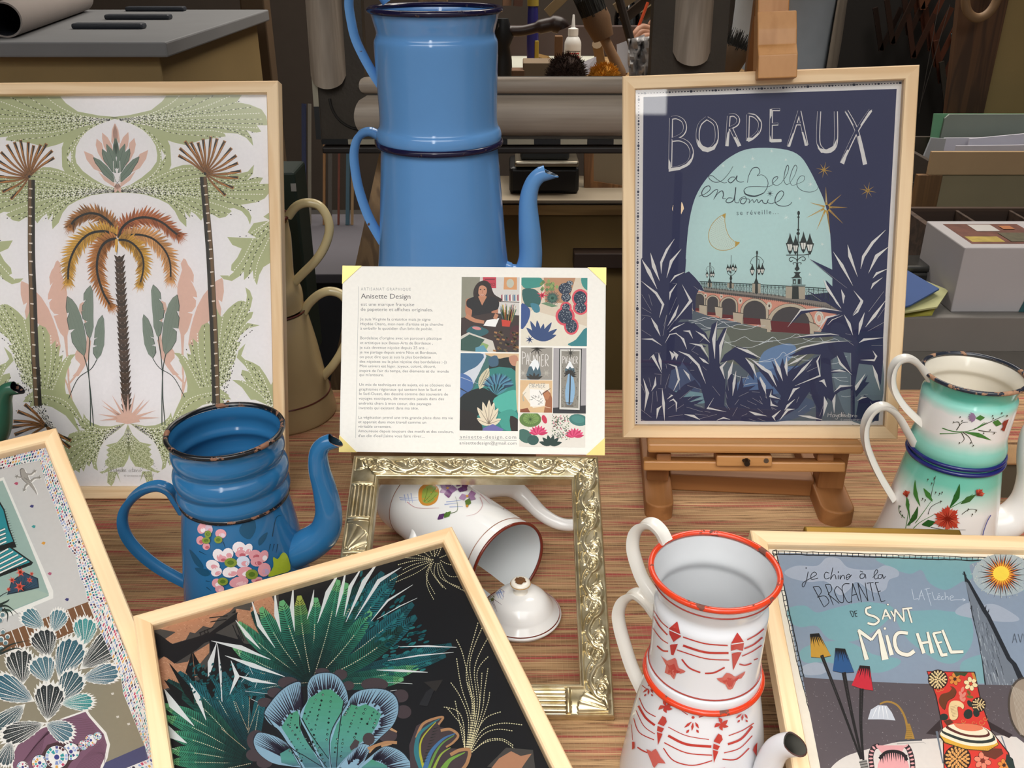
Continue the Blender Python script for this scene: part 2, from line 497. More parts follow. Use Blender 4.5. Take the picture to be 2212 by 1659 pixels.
def weave():
    m, nt, p = newmat('woven_grass_mat')
    a = noise(nt, coords(nt, (5, 330, 5)), 1, 3, .6, .3)
    b = noise(nt, coords(nt, (1.5, 90, 5)), 1, 2)
    c = noise(nt, coords(nt, (11, 420, 5)), 1, 1)
    k = mix(nt, step(nt, a, .34, .66), s2l('84613f'), s2l('c9a478'))
    red = nt.nodes.new('ShaderNodeMath'); red.operation = 'MULTIPLY'
    nt.links.new(step(nt, b, .46, .60), red.inputs[0]); nt.links.new(step(nt, c, .44, .56), red.inputs[1])
    k = mix(nt, red.outputs[0], k, s2l('a1433f'))
    k2 = mix(nt, step(nt, noise(nt, coords(nt, (14, 380, 5)), 1.3, 2), .56, .68), k, s2l('6a4a30'))
    w_ = N(nt, 'TexWave', Scale=1, wave_type='BANDS', bands_direction='X'); nt.links.new(coords(nt, (60, 3, 1)), w_.inputs['Vector'])
    th = step(nt, w_.outputs['Fac'], .9, 1.); 
    mu = N(nt, 'Math', operation='MULTIPLY'); mu.inputs[1].default_value = .16; nt.links.new(th, mu.inputs[0])
    nt.links.new(mix(nt, mu.outputs[0], k2, s2l('c0a27a')), p.inputs['Base Color'])
    p.inputs['Roughness'].default_value = .8
    ad = N(nt, 'Math', operation='ADD'); nt.links.new(a, ad.inputs[0]); nt.links.new(mu.outputs[0], ad.inputs[1])
    bump(nt, p, ad.outputs[0], .8, .0012)
    return m
MAT = weave()
mm = MB(); nx, ny = 60, 40
vs_, fs_ = [], []
for j in range(ny + 1):
    for i in range(nx + 1):
        x = -1.45 + 2.9 * i / nx; y = .24 + 1.065 * j / ny
        vs_.append((x, y, -.0006 + .0006 * math.sin(x * 23 + y * 9) * math.sin(y * 31)))
for j in range(ny):
    for i in range(nx):
        q = j * (nx + 1) + i; fs_.append((q, q + 1, q + nx + 2, q + nx + 1))
mm.add(vs_, fs_)
m = mm.build('woven_mat', MAT, smooth=True)
tagit(m, 'red and tan striped woven grass mat covering the display ledge', 'mat')
m.modifiers.new('s', 'SOLIDIFY').thickness = .004

# a mat-covered riser at the far right end of the ledge
rr = thing('display_riser', 'low riser with woven mat draped over its top beside the green banded pot', 'riser', (.605, 1.045, 0))
MB().box((.0, -.05, .0), (.34, .05, .085), bev=.004).build('box', plain('olive_riser_panel', '4b4232', .8), rr)
mt = MB(); prof = [(.056, -.001), (.057, .086), (.04, .091), (-.03, .091), (-.054, .086), (-.056, .055)]
pts = catmull([(y, z, 0) for y, z in prof], 6)
nn = len(pts); VV = []
for p in pts:
    for i in range(13): VV.append((-.006 + .356 * i / 12, p.x, p.y + .001))
mt.add(VV, [(a * 13 + i, a * 13 + i + 1, a * 13 + i + 14, a * 13 + i + 13) for a in range(nn - 1) for i in range(12)])
d = mt.build('draped_mat', MAT, rr, smooth=True); d.modifiers.new('s', 'SOLIDIFY').thickness = .003

# ---------------------------------------------------------------- enamel coffee pots
def prow(y0, ypx, hw):
    """(radius, height) of a ring of a pot whose axis stands at distance y0"""
    d = ray(1106, ypx); k = y0 / d.y
    return (hw * k / FPX, CAMZ + d.z * k)
def ringprof(r, z, t, n=8):
    return [(r + t * math.cos(a), z + t * math.sin(a)) for a in [-PI + 2 * PI * i / n for i in range(n + 1)]]
def smoothprof(P, n=5): return [(p.x, p.y) for p in catmull([(a, b, 0) for a, b in P], n)]
def local(root, pts): I = root.matrix_world.inverted(); return [I @ V(p) for p in pts]
def px_path(P, y0, slope=0, x0=0, smooth=6):
    """trace of a handle or spout in the upright plane through the pot's axis; slope = dy/dx of that plane"""
    out = []
    for x, y in P:
        d = ray(x, y)
        # y = y0 + slope*(X-x0)
        k = (y0 - slope * x0) / (d.y - slope * d.x)
        out.append(CAM + d * k)
    return catmull(out, smooth)
def strap_sec(w, t, hollow=.35):
    """C-shaped strap: rounded outside, grooved inside; (outward, sideways)"""
    P = []
    for i in range(9):
        a = PI * i / 8; P.append((t * math.sin(a) - t * .2, -w / 2 * math.cos(a)))
    for q in (.72, .3, -.3, -.72): P.append((t * hollow * (1 - abs(q)) - t * .25, w / 2 * q))
    return P
def shell(mb, prof, thick=.0012, n=72, mi=0, mi_in=None):
    """outer profile bottom to top, then back down inside"""
    k = len(prof); inner = [(max(r - thick, .001), z + (thick if i == 0 else 0)) for i, (r, z) in enumerate(prof)][::-1]
    f = (lambda j: mi if j < k else mi_in) if mi_in is not None else mi
    return mb.lathe([(.0005, prof[0][1])] + prof + inner + [(.0005, prof[0][1] + thick)], n, f)
def spout(root, path, radii, mats, tip=.7, flat=1, side=(0, 1, 0), cut=None, inner=1):
    mb = MB(); n = len(path); rr = [radii[0] + 0] * n
    ks = [i * (len(radii) - 1) / (n - 1) for i in range(n)]
    rr = [radii[int(k)] + (radii[min(int(k) + 1, len(radii) - 1)] - radii[int(k)]) * (k - int(k)) for k in ks]
    sec = [(math.cos(2 * PI * i / 20), math.sin(2 * PI * i / 20) * flat) for i in range(20)]
    P = list(path) + list(path)[::-1]
    S = rr + [x * .86 for x in rr[::-1]]
    b0 = len(mb.v)
    mb.sweep(path, sec, side, 0, False, rr)
    b1 = len(mb.v)
    mb.sweep(path, sec, side, 1, False, [x * .86 for x in rr])
    # slanted lip: push the last rings along the tangent on one side
    T = (V(path[-1]) - V(path[-2])).normalized(); sd = (V(side) - T * V(side).dot(T)).normalized(); O = T.cross(sd)
    for base in (b0, b1):
        for q, f in ((1, 1.), (2, .45)):
            for i in range(20):
                j = base + (n - q) * 20 + i; v = V(mb.v[j]); a = math.cos(2 * PI * i / 20)
                mb.v[j] = tuple(v + T * (tip * rr[-1] * a * f))
    for i in range(20):
        j = (i + 1) % 20
        mb.f.append((b0 + (n - 1) * 20 + i, b0 + (n - 1) * 20 + j, b1 + (n - 1) * 20 + j, b1 + (n - 1) * 20 + i)); mb.m.append(2); mb.c.append(None)
    mb.f.append(tuple(b1 + i for i in range(20))); mb.m.append(1); mb.c.append(None)
    return mb.build('spout', mats, root, smooth=60, local=False)

class Decal:
    """painted motifs laid onto a curved enamel surface: traced, then cast onto the surface itself"""
    def __init__(s, objs, off=.00025):
        vs, fs = [], []
        for o in objs:
            b = len(vs); vs += [o.matrix_world @ v.co for v in o.data.vertices]
            fs += [[i + b for i in p.vertices] for p in o.data.polygons]
        s.t = BVHTree.FromPolygons(vs, fs); s.mb = MB(); s.off = off; s.L = 0; s.view(0, 0, 1)
    def view(s, x0, y0, k): s.x0, s.y0, s.k = x0, y0, k
    def hit(s, x, y):
        d = ray(s.x0 + x / s.k, s.y0 + y / s.k).normalized()
        h = s.t.ray_cast(CAM, d)
        if h[0] is None: return None
        n = h[1] if h[1].dot(d) < 0 else -h[1]
        return h[0] + n * (s.off + s.L * 2e-5)
    def tri(s, c, T, depth=0):
        m = max((T[i][0] - T[i - 1][0]) ** 2 + (T[i][1] - T[i - 1][1]) ** 2 for i in range(3))
        if m > (26 * s.k / 3) ** 2 and depth < 5:
            k = max(range(3), key=lambda i: (T[i][0] - T[i - 1][0]) ** 2 + (T[i][1] - T[i - 1][1]) ** 2)
            a, b, c_ = T[k - 1], T[k], T[(k + 1) % 3]; h = ((a[0] + b[0]) / 2, (a[1] + b[1]) / 2)
            s.tri(c, (a, h, c_), depth + 1); s.tri(c, (h, b, c_), depth + 1); return
        P = [s.hit(*p) for p in T]
        if any(p is None for p in P): return
        if max((P[i] - P[i - 1]).length for i in range(3)) > .03: return
        nn = (P[1] - P[0]).cross(P[2] - P[0])
        s.mb.add(P if nn.dot(P[0] - CAM) < 0 else P[::-1], [(0, 1, 2)], 1, c)
    def poly(s, c, P, smooth=0, up=1):
        if up: s.L += 1
        if smooth: P = [(p.x, p.y) for p in catmull([(x, y, 0) for x, y in P], smooth, True)]
        c = s2l(c)
        for t in geometry.tessellate_polygon([[V((x, y, 0)) for x, y in P]]): s.tri(c, [P[i] for i in t])
    def ell(s, c, x, y, rx, ry=None, rot=0, n=12, up=1):
        ry = ry or rx; a, b = math.cos(R(rot)), math.sin(R(rot))
        s.poly(c, [(x + rx * math.cos(t) * a - ry * math.sin(t) * b, y + rx * math.cos(t) * b + ry * math.sin(t) * a) for t in [2 * PI * i / n for i in range(n)]], 0, up)
    def line(s, c, P, w=2, w2=None, smooth=5, up=1, mid=None):
        if up: s.L += 1
        if smooth and len(P) > 2: P = [(p.x, p.y) for p in catmull([(x, y, 0) for x, y in P], smooth)]
        n = len(P); w2 = w if w2 is None else w2; c = s2l(c); A, B = [], []
        for i, p in enumerate(P):
            a, b = P[max(i - 1, 0)], P[min(i + 1, n - 1)]
            dx, dy = b[0] - a[0], b[1] - a[1]; l = math.hypot(dx, dy) or 1; t = i / max(n - 1, 1)
            h = (w + (w2 - w) * t) / 2 if mid is None else ((w * (1 - 2 * t) + mid * 2 * t) if t < .5 else (mid * (2 - 2 * t) + w2 * (2 * t - 1))) / 2
            A.append((p[0] - dy / l * h, p[1] + dx / l * h)); B.append((p[0] + dy / l * h, p[1] - dx / l * h))
        for i in range(n - 1): s.tri(c, (A[i], A[i + 1], B[i + 1])); s.tri(c, (A[i], B[i + 1], B[i]))
    def leaf(s, c, x0, y0, x1, y1, w, bend=0):
        dx, dy = x1 - x0, y1 - y0; l = math.hypot(dx, dy) or 1
        s.line(c, [(x0, y0), (x0 + dx / 2 - dy * bend, y0 + dy / 2 + dx * bend), (x1, y1)], .5, .3, 5, 1, w)
    def join(s, o):
        """the motifs become part of the painted piece's own mesh"""
        I = o.matrix_world.inverted(); me = o.data
        bm = bmesh.new(); bm.from_mesh(me)
        lay = bm.loops.layers.float_color.new('Col')
        me.materials.append(PAINT); k = len(me.materials) - 1
        for f, c in zip(s.mb.f, s.mb.c):
            fc = bm.faces.new([bm.verts.new(I @ V(s.mb.v[i])) for i in f]); fc.material_index = k
            for l in fc.loops: l[lay] = (*c, 1)
        bm.to_mesh(me); bm.free()

IRON = (.05, .025, .015)
# ---- the tall light blue pot
Y0 = 1.18
axp = ony(970, 740, Y0)
BLUE = enamel('sky_blue_enamel', '6499d3', IRON, .02, .1, .03)
BLUEH = enamel('sky_blue_enamel_chipped', '6499d3', IRON, .33, .12, .03, 90)
NAVYRIM = enamel('navy_rim_enamel', '1d1a3a', (.05, .03, .025), .36, .16, .1, 120)
base_z = .14
root = thing('coffee_pot', 'tall sky blue enamel coffee pot in two tiers standing behind the white printed card', 'coffee pot', (axp.x - .004, Y0, base_z))
def Z(P): return [(r, z - root.matrix_world.translation.z) for r, z in P]
low = [(.098, base_z), (.1015, base_z + .004), prow(Y0, 640, 150), prow(Y0, 555, 138.5), prow(Y0, 420, 131), prow(Y0, 330, 126.5), prow(Y0, 309, 126.5)]
pb = MB(); shell(pb, Z(smoothprof(low, 5)))
pb.build('lower_body', BLUE, root, smooth=True)
r, z = prow(Y0, 306, 133)
MB().lathe(Z(ringprof(r - .001, z, .0042)), 72).build('seam_ring', NAVYRIM, root, smooth=True)
upp = [prow(Y0, 304, 130), prow(Y0, 298, 134), prow(Y0, 288, 135), prow(Y0, 278, 132.5), prow(Y0, 268, 127.5), prow(Y0, 240, 127), prow(Y0, 190, 129.5), prow(Y0, 130, 132.5), prow(Y0, 98, 133.8), prow(Y0, 86, 133), prow(Y0, 78, 129.5), prow(Y0, 70, 128), prow(Y0, 60, 130), prow(Y0, 46, 134), prow(Y0, 32, 137.5), prow(Y0, 22, 141)]
pb = MB(); shell(pb, Z(smoothprof(upp, 4)), .0015)
pb.build('upper_filter', BLUE, root, smooth=True)
r, z = prow(Y0, 20, 142)
MB().lathe(Z(ringprof(r, z, .0036)), 72).build('rim', NAVYRIM, root, smooth=True)
H1 = [(838, 4), (815, -28), (782, -44), (757, -28), (750, 5), (755, 45), (763, 80), (777, 113), (800, 155), (826, 196)]
MB().sweep(px_path(H1, Y0), strap_sec(.020, .0095), (0, 1, 0)).build('upper_handle', BLUEH, root, smooth=60, local=False)
H2 = [(846, 318), (824, 294), (798, 281), (773, 290), (762, 320), (763, 360), (774, 415), (798, 478), (842, 552)]
MB().sweep(px_path(H2, Y0), strap_sec(.021, .010), (0, 1, 0)).build('lower_handle', BLUEH, root, smooth=60, local=False)
SP = [(1060, 590), (1105, 604), (1136, 590), (1146, 555), (1144, 500), (1141, 440), (1148, 402), (1164, 380), (1184, 372)]
spout(root, px_path(SP, Y0 - .01), [.024, .0225, .0180, .0155, .0145, .0118, .0102, .0098, .0100], [BLUE, enamel('spout_inside', '48525c', IRON, .1), BLUEH], -1.1)
# wooden block behind the card that lifts it
tagit(MB().box((axp.x - .13, Y0 - .10, 0), (axp.x + .12, Y0 + .11, base_z), bev=.003).build('wooden_block', wood('plain_block_wood', '8a6a48', '6b4f34')), 'plain wooden block under the tall sky blue coffee pot', 'block')

# ---- the darker blue pot with painted blossom
Y1 = .78
axp = ony(540, 1250, Y1)
TEAL = enamel('deep_blue_enamel', '2b6796', IRON, .02, .12, .04)
TEALH = enamel('deep_blue_enamel_chipped', '2b6796', (.07, .035, .02), .30, .16, .05, 45)
DKRIM = enamel('black_rim_enamel', '17181c', (.13, .06, .035), .44, .2, .1, 55)
flower = root = thing('coffee_pot', 'deep blue enamel coffee pot painted with pink and white blossom', 'coffee pot', (axp.x - .002, Y1, 0))
low = [(.0690, 0), (.0700, .003), prow(Y1, 1290, 138), prow(Y1, 1250, 133), prow(Y1, 1150, 123), prow(Y1, 1078, 112), prow(Y1, 1068, 110)]
pb = MB(); shell(pb, smoothprof(low, 5)); flower_low = pb.build('lower_body', TEAL, root, smooth=True)
r, z = prow(Y1, 1066, 112)
MB().lathe(ringprof(r - .0005, z, .0028), 72).build('seam_ring', DKRIM, root, smooth=True)
upp = [prow(Y1, 1068, 110), prow(Y1, 1060, 117), prow(Y1, 1050, 120), prow(Y1, 1040, 118), prow(Y1, 1032, 116), prow(Y1, 1022, 120.5), prow(Y1, 1010, 122), prow(Y1, 1000, 119), prow(Y1, 991, 113), prow(Y1, 984, 114), prow(Y1, 975, 119), prow(Y1, 964, 120), prow(Y1, 952, 117), prow(Y1, 944, 117), prow(Y1, 934, 120)]
pb = MB(); shell(pb, smoothprof(upp, 4), .0012, 80); pb.build('upper_filter', TEAL, root, smooth=True)
r, z = prow(Y1, 929, 122)
MB().lathe(ringprof(r, z, .0026), 80).build('rim', DKRIM, root, smooth=True)
H = [(398, 1105), (384, 1082), (366, 1058), (335, 1048), (296, 1062), (266, 1096), (264, 1140), (290, 1183), (340, 1225), (408, 1262)]
MB().sweep(px_path(H, Y1), strap_sec(.0145, .0085), (0, 1, 0)).build('handle', TEALH, root, smooth=60, local=False)
SP = [(630, 1195), (668, 1176), (700, 1150), (710, 1110), (702, 1060), (690, 1015), (688, 980), (700, 960), (722, 952)]
spout(root, px_path(SP, Y1 - .01), [.017, .0175, .0160, .0135, .0118, .0105, .0090, .0080, .0074], [TEAL, enamel('dark_spout_inside', '20303c', IRON, .2), enamel('rusty_lip', '5f3a28', (.2, .1, .05), .5, .5)], -.8)

# ---- white pot with green bands and carnations
Y2 = .853
axp = ony(2018, 1140, Y2)
GB = [(0, 'e9e6e0'), (.02, '9fcfc0'), (.05, 'ebe7e3'), (.105, 'ebe7e3'), (.137, '74c0ab'), (.158, '62b5a1'), (.175, '8cc9b9'), (.19, 'ece8e4'), (.215, 'ebe8e6'), (.224, 'a2dccf'), (.234, '5fb9a6'), (.26, '63bba8')]
WG = enamel('green_banded_white_enamel', 'eeeae6', (.16, .08, .04), .015, .14, .03, 60, GB, (0, .26))
WIN = enamel('ivory_inside_enamel', 'e6dfd0', (.2, .12, .06), .03, .18, .06)
WH = enamel('white_enamel_chipped', 'e6e2da', (.16, .085, .04), .27, .16, .05, 55)
NAVY = enamel('navy_line_enamel', '24286a', (.2, .12, .06), .15, .2)
NAVR = enamel('worn_navy_rim', '2b303c', (.22, .12, .07), .46, .22, .1, 70)
carn = root = thing('coffee_pot', 'white enamel coffee pot with green bands and painted red carnations', 'coffee pot', (axp.x + .003, Y2, 0))
low = [(.072, 0), (.0725, .003), prow(Y2, 1140, 116), prow(Y2, 1060, 106), prow(Y2, 985, 95), prow(Y2, 970, 93)]
pb = MB(); shell(pb, smoothprof(low, 6)); carn_low = pb.build('lower_body', WG, root, smooth=True)
r, z = prow(Y2, 966, 97)
for q, t in ((0, .0022), (-.0062, .0024)): MB().lathe(ringprof(r - .0004 - q * .05, z + q, t), 72).build('seam_ring', NAVY, root, smooth=True)
upp = [prow(Y2, 966, 94), prow(Y2, 955, 97), prow(Y2, 945, 96), prow(Y2, 936, 93.5), prow(Y2, 922, 92), prow(Y2, 880, 95), prow(Y2, 858, 96.5), prow(Y2, 848, 96), prow(Y2, 841, 92.5), prow(Y2, 836, 91), prow(Y2, 828, 93), prow(Y2, 818, 98), prow(Y2, 810, 103)]
pb = MB(); shell(pb, smoothprof(upp, 4), .0012, 72, 0, 1); carn_up = pb.build('upper_filter', [WG, WIN], root, smooth=True)
r, z = prow(Y2, 805, 104)
MB().lathe(ringprof(r, z, .0023), 72).build('rim', NAVR, root, smooth=True)
H = [(2012, 818), (2001, 802), (1985, 782), (1962, 772), (1938, 780), (1925, 805), (1926, 838), (1944, 872), (1970, 900), (1996, 922)]
MB().sweep(px_path(H, Y2), strap_sec(.0125, .0068), (0, 1, 0)).build('upper_handle', WH, root, smooth=60, local=False)
H = [(1978, 958), (1962, 928), (1940, 892), (1912, 876), (1885, 886), (1868, 915), (1866, 950), (1876, 985), (1896, 1028), (1926, 1078)]
MB().sweep(px_path(H, Y2), strap_sec(.0135, .0072), (0, 1, 0)).build('lower_handle', WH, root, smooth=60, local=False)
SP = [(2110, 1135), (2150, 1134), (2188, 1118), (2216, 1080), (2226, 1030), (2222, 975), (2230, 930), (2252, 915)]
spout(root, px_path(SP, Y2 - .005), [.021, .021, .0185, .0155, .0135, .0115, .010, .009], [enamel('plain_white_enamel', 'e9e6e2', IRON, .05), WIN, WH], -.8)

# ---- white pot with red stencilled garlands, nearest the camera
X3, Y3 = .1535, .568
WR = enamel('cool_white_enamel', 'dfe0e4', (.2, .1, .04), .012, .12, .03)
GREYIN = enamel('grey_white_inside', 'cdd0d3', (.2, .12, .06), .02, .16, .05)
REDRIM = enamel('red_rim_enamel', 'd8401f', (.09, .03, .02), .40, .2, .1, 60)
REDLINE = enamel('thin_red_line', '9c3a30', IRON, .05, .2)
garl = root = thing('coffee_pot', 'white enamel coffee pot with orange red rim and red stencilled garlands', 'coffee pot', (X3, Y3, 0))
low = [(.0605, 0), (.061, .003), (.0578, .03), (.0535, .065), prow(Y3, 1462, 121), prow(Y3, 1450, 120)]
pb = MB(); shell(pb, smoothprof(low, 6)); garl_low = pb.build('lower_body', WR, root, smooth=True)
r, z = prow(Y3, 1448, 124)
MB().lathe(ringprof(r - .0003, z, .0026), 80).build('seam_ring', REDRIM, root, smooth=True)
upp = [prow(Y3, 1450, 120), prow(Y3, 1440, 122.5), prow(Y3, 1430, 122), prow(Y3, 1420, 117.5), prow(Y3, 1360, 119.5), prow(Y3, 1312, 122), prow(Y3, 1300, 121.5), prow(Y3, 1290, 117), prow(Y3, 1283, 115.5), prow(Y3, 1275, 117.5), prow(Y3, 1260, 125), prow(Y3, 1244, 132), prow(Y3, 1236, 135)]
pb = MB(); shell(pb, smoothprof(upp, 4), .0012, 80, 0, 1); garl_up = pb.build('upper_filter', [WR, GREYIN], root, smooth=True)
for yy, hw, t in ((1251, 130, .0006), (1424, 120, .0006)):
    r, z = prow(Y3, yy, hw); MB().lathe(ringprof(r, z, t, 6), 72).build('painted_line', REDLINE, root, smooth=True)
r, z = prow(Y3, 1230, 137)
MB().lathe(ringprof(r, z, .0024), 80).build('rim', REDRIM, root, smooth=True)
SL = -1.0
H = [(1440, 1172), (1428, 1148), (1408, 1130), (1386, 1130), (1370, 1148), (1366, 1180), (1374, 1215), (1390, 1255), (1420, 1298)]
MB().sweep(px_path(H, Y3, SL, X3), strap_sec(.0125, .0075), (1, 1, 0)).build('upper_handle', WH, root, smooth=60, local=False)
H = [(1420, 1330), (1396, 1298), (1370, 1280), (1347, 1290), (1335, 1318), (1338, 1352), (1350, 1396), (1366, 1444), (1394, 1502)]
MB().sweep(px_path(H, Y3, SL, X3), strap_sec(.0128, .0078), (1, 1, 0)).build('lower_handle', WH, root, smooth=60, local=False)
SP = [(1612, 1730), (1640, 1712), (1654, 1680), (1662, 1648), (1676, 1622), (1695, 1610), (1716, 1608)]
spout(root, px_path(SP, Y3, SL, X3), [.0135, .0130, .0118, .0105, .0098, .0093, .0092], [WR, enamel('sooty_inside', '5a5852', IRON, .2), enamel('rust_lip', '4a2a22', (.2, .08, .05), .4, .5)], -.6, side=(1, 1, 0))  # inside of the spout is a darker grey than the outside

# ---- cream pot standing behind the big palm print
Y4 = 1.232
CREAM = enamel('cream_enamel', 'b09a72', (.1, .05, .03), .03, .2, .06)
CREAMH = enamel('pale_cream_enamel', 'cbb98c', (.1, .05, .03), .2, .2, .06, 60)
BROWNL = enamel('maroon_line', '5a2620', IRON, .2, .3)
X4 = -.345
root = thing('coffee_pot', 'cream enamel coffee pot with thin brown lines half hidden behind the palm print', 'coffee pot', (X4, Y4, 0))
# half widths are taken from the axis at the right-hand outline
def pr(y, xr):
    d = ray(xr, y); k = Y4 / d.y; return (d.x * k - X4, CAMZ + d.z * k)
low = [(.078, .0), (.0795, .004), pr(878, 724), pr(817, 703), pr(740, 682), pr(672, 660)]
pb = MB(); shell(pb, smoothprof(low, 5)); pb.build('lower_body', CREAM, root, smooth=True)
for y, x in ((842, 712), (668, 660)):
    r, z = pr(y, x); MB().lathe(ringprof(r, z, .0011, 6), 64).build('painted_line', BROWNL, root, smooth=True)
upp = [pr(665, 655), pr(655, 654), pr(640, 653), pr(622, 648), pr(602, 635), pr(560, 631), pr(518, 628), pr(500, 625), pr(480, 621)]
pb = MB(); shell(pb, smoothprof(upp, 4)); pb.build('upper_filter', CREAM, root, smooth=True)
r, z = pr(468, 622); MB().lathe(ringprof(r, z, .0025), 64).build('rim', BROWNL, root, smooth=True)
H = [(622, 468), (640, 446), (664, 438), (690, 445), (707, 470), (711, 500), (700, 535), (680, 565), (655, 590), (634, 612)]
MB().tube(px_path(H, Y4), .0062, 12).build('upper_handle', CREAMH, root, smooth=True, local=False)
H = [(655, 676), (668, 655), (690, 636), (715, 629), (742, 640), (757, 672), (755, 715), (742, 752), (722, 786), (694, 818)]
MB().tube(px_path(H, Y4), .0065, 12).build('lower_handle', CREAMH, root, smooth=True, local=False)

# ---- green pot at the left edge, behind the mosaic-bordered print
GRN = enamel('bottle_green_enamel', '2f5a48', IRON, .05, .2)
X5, Y5 = -.630, .908
root = thing('coffee_pot', 'dark green enamel coffee pot cut off by the edge behind the mosaic bordered print', 'coffee pot', (X5, Y5, 0))
pb = MB(); shell(pb, smoothprof([(.058, 0), (.0585, .003), (.05, .08), (.043, .15), (.042, .155)], 5)); pb.build('lower_body', GRN, root, smooth=True)
pb = MB(); shell(pb, smoothprof([(.041, .152), (.044, .157), (.042, .165), (.041, .21), (.043, .225)], 5)); pb.build('upper_filter', GRN, root, smooth=True)
MB().lathe(ringprof(.0435, .225, .002), 48).build('rim', DKRIM, root, smooth=True)
SP = [(-60, 965), (-25, 955), (-4, 925), (3, 890), (6, 860), (16, 842), (36, 838)]
spout(root, px_path(SP, Y5), [.016, .0155, .0135, .0115, .0095, .008, .0072], [GRN, DKRIM, DKRIM], -.9)
MB().sweep(catmull([V((X5 - .04, Y5, .2)), V((X5 - .08, Y5, .205)), V((X5 - .095, Y5, .16)), V((X5 - .075, Y5, .1)), V((X5 - .05, Y5, .07))], 6), strap_sec(.012, .007), (0, 1, 0)).build('handle', GRN, root, smooth=60, local=False)
# ---------------------------------------------------------------- framed prints
pf = {}
pf['palm'] = wood_frame('framed_print', 'largest print in pale wood frame with orange palm tree and green leaf scrolls', 'framed print', (-.6993, 1.1985, .4819), -1.0, 22.05, .55, .41, .5231, .989)
pf['bord'] = wood_frame('framed_print', 'pale wood framed navy poster reading BORDEAUX, held on the wooden easel', 'framed print', (.1258, 1.1022, .5027), -6.55, 14.51, 3.01, .325, .4255)
pf['aloe'] = wood_frame('framed_print', 'pale wood framed black print of green spiky succulents lying tilted in front', 'framed print', (-.3489, .6725, .0852), 10.71, 77.83, 12.61, .312, .425, .965)
pf['mich'] = wood_frame('framed_print', 'pale wood framed flea market poster with church spire and three lampshades', 'framed print', (.2317, .7469, .1283), -2.6, 71.2, .3, .315, .40, .972)
pf['mosa'] = wood_frame('framed_print', 'pale wood framed print with mosaic border, cactus in a purple vase', 'framed print', (-.7396, .6602, .1937), 40.62, 65.5, -4.49, .325, .425, .984)
def art_for(k, view=(0, 0, 1)):
    root, M, clip, g = pf[k]
    a = Art(M, -.0105, clip); a.view(*view)
    return a
def finish(k, a):
    root, M, clip, g = pf[k]
    a.build('print', root)
    g.build('glass_pane', GLASS, root, recalc=False)

# gold frame just behind the flea market poster
Mg = pf['mich'][1] @ Matrix.Translation((.058, .0215, -.0205))
gr = thing('gold_frame', 'thin gold frame edge peeping out behind the flea market poster', 'frame', mat=Mg)
GOLD = plain('dull_gold_paint', '9c7a34', .35, .7)
for lo, hi in (((.0, -.012, -.012), (.150, 0, 0)), ((0, -.2, -.012), (.012, -.012, 0)), ((.138, -.2, -.012), (.150, -.012, 0)), ((0, -.212, -.012), (.150, -.2, 0))):
    MB().box(lo, hi, bev=.002).build('frame_rail', GOLD, gr)

# ---------------------------------------------------------------- tabletop easel holding the navy poster
root_b, MBd = pf['bord'][0], pf['bord'][1]
EAS = [wood('easel_wood_' + a, 'bd8750', 'a9733c', i, .8, .45, .1, 5) for i, a in enumerate('xyz')]
EDK = [wood('easel_dark_' + a, 'a06c3e', '84562e', i, .8, .5, .1, 5) for i, a in enumerate('xyz')]
Mz = Matrix.Translation((.29, .95, 0)) @ Matrix.Rotation(R(-5), 4, 'Z')
es = thing('tabletop_easel', 'brown wooden tabletop easel clamping the navy poster', 'easel', mat=Mz)
Iz = Mz.inverted()
def bl(px, py, z=0):
    """point on the navy poster's plane, pushed out by z"""
    I = MBd.inverted(); e = I @ CAM; d = I.to_3x3() @ ray(px, py); t = (z - e.z) / d.z
    return e + d * t
TOB = Iz @ MBd
a, b = bl(1637, 60, .01), bl(1722, 60, .01)
xm = (a.x + b.x) / 2; hw = (b.x - a.x) / 2
ytop = bl(1680, 20, .014).y; ymid = bl(1680, 118, .02).y; ybot = bl(1680, 168, .022).y
MB().box((xm - hw * .82, -.43, -.042), (xm + hw * .82, .16, -.021), 0, TOB, .0015).build('mast', EAS[2], es)
MB().prism([(-.0205, ytop), (.004, ytop), (.010, ytop - .02), (.0115, ymid + .012), (.020, ymid), (.020, ybot), (.001, ybot), (.001, .0015), (-.0205, .0015)], -hw, hw, 0, TOB @ Matrix.Translation((xm, 0, 0)) @ Matrix(((0, 0, 1, 0), (0, 1, 0, 0), (1, 0, 0, 0), (0, 0, 0, 1))), .0012).build('clamp_block', EAS[2], es)
def wbox(p0, p1, y0, y1, z=None, name='bar', m=None, bev=.002, yref=None):
    """bar spanning two traced corners of its front face (at distance y0), reaching back to y1"""
    yr = yref or y0
    A, B = Iz @ ony(*p0, yr), Iz @ ony(*p1, yr)
    MB().box((min(A.x, B.x), y0 - .95, min(A.z, B.z)), (max(A.x, B.x), y1 - .95, max(A.z, B.z)), bev=bev).build(name, m or EAS[0], es)
def lbox(p0, p1, n0, n1, name, m=None, bev=.002):
    """bar spanning two traced corners, lying between depths n0..n1 of the poster's plane"""
    A, B = bl(*p0, n1), bl(*p1, n1)
    MB().box((min(A.x, B.x), min(A.y, B.y), n0), (max(A.x, B.x), max(A.y, B.y), n1), 0, TOB, bev).build(name, m or EAS[0], es)
A_ = bl(1600, 944, .024); vtop = min(A_.y, -.4257)
B_ = bl(1866, 982, .024); Al = bl(1399, 982, .024)
MB().box((Al.x, B_.y, -.030), (B_.x, vtop, .024), 0, TOB, .003).build('ledge', EAS[0], es)
lbox((1390, 996), (1826, 1021), -.012, .010, 'lower_rail')
lbox((1548, 984), (1668, 1009), -.02, .016, 'slide_block')
lbox((1418, 980), (1450, 998), -.02, .006, 'spacer', EDK[0])
lbox((1766, 980), (1802, 998), -.02, .006, 'spacer', EDK[0])
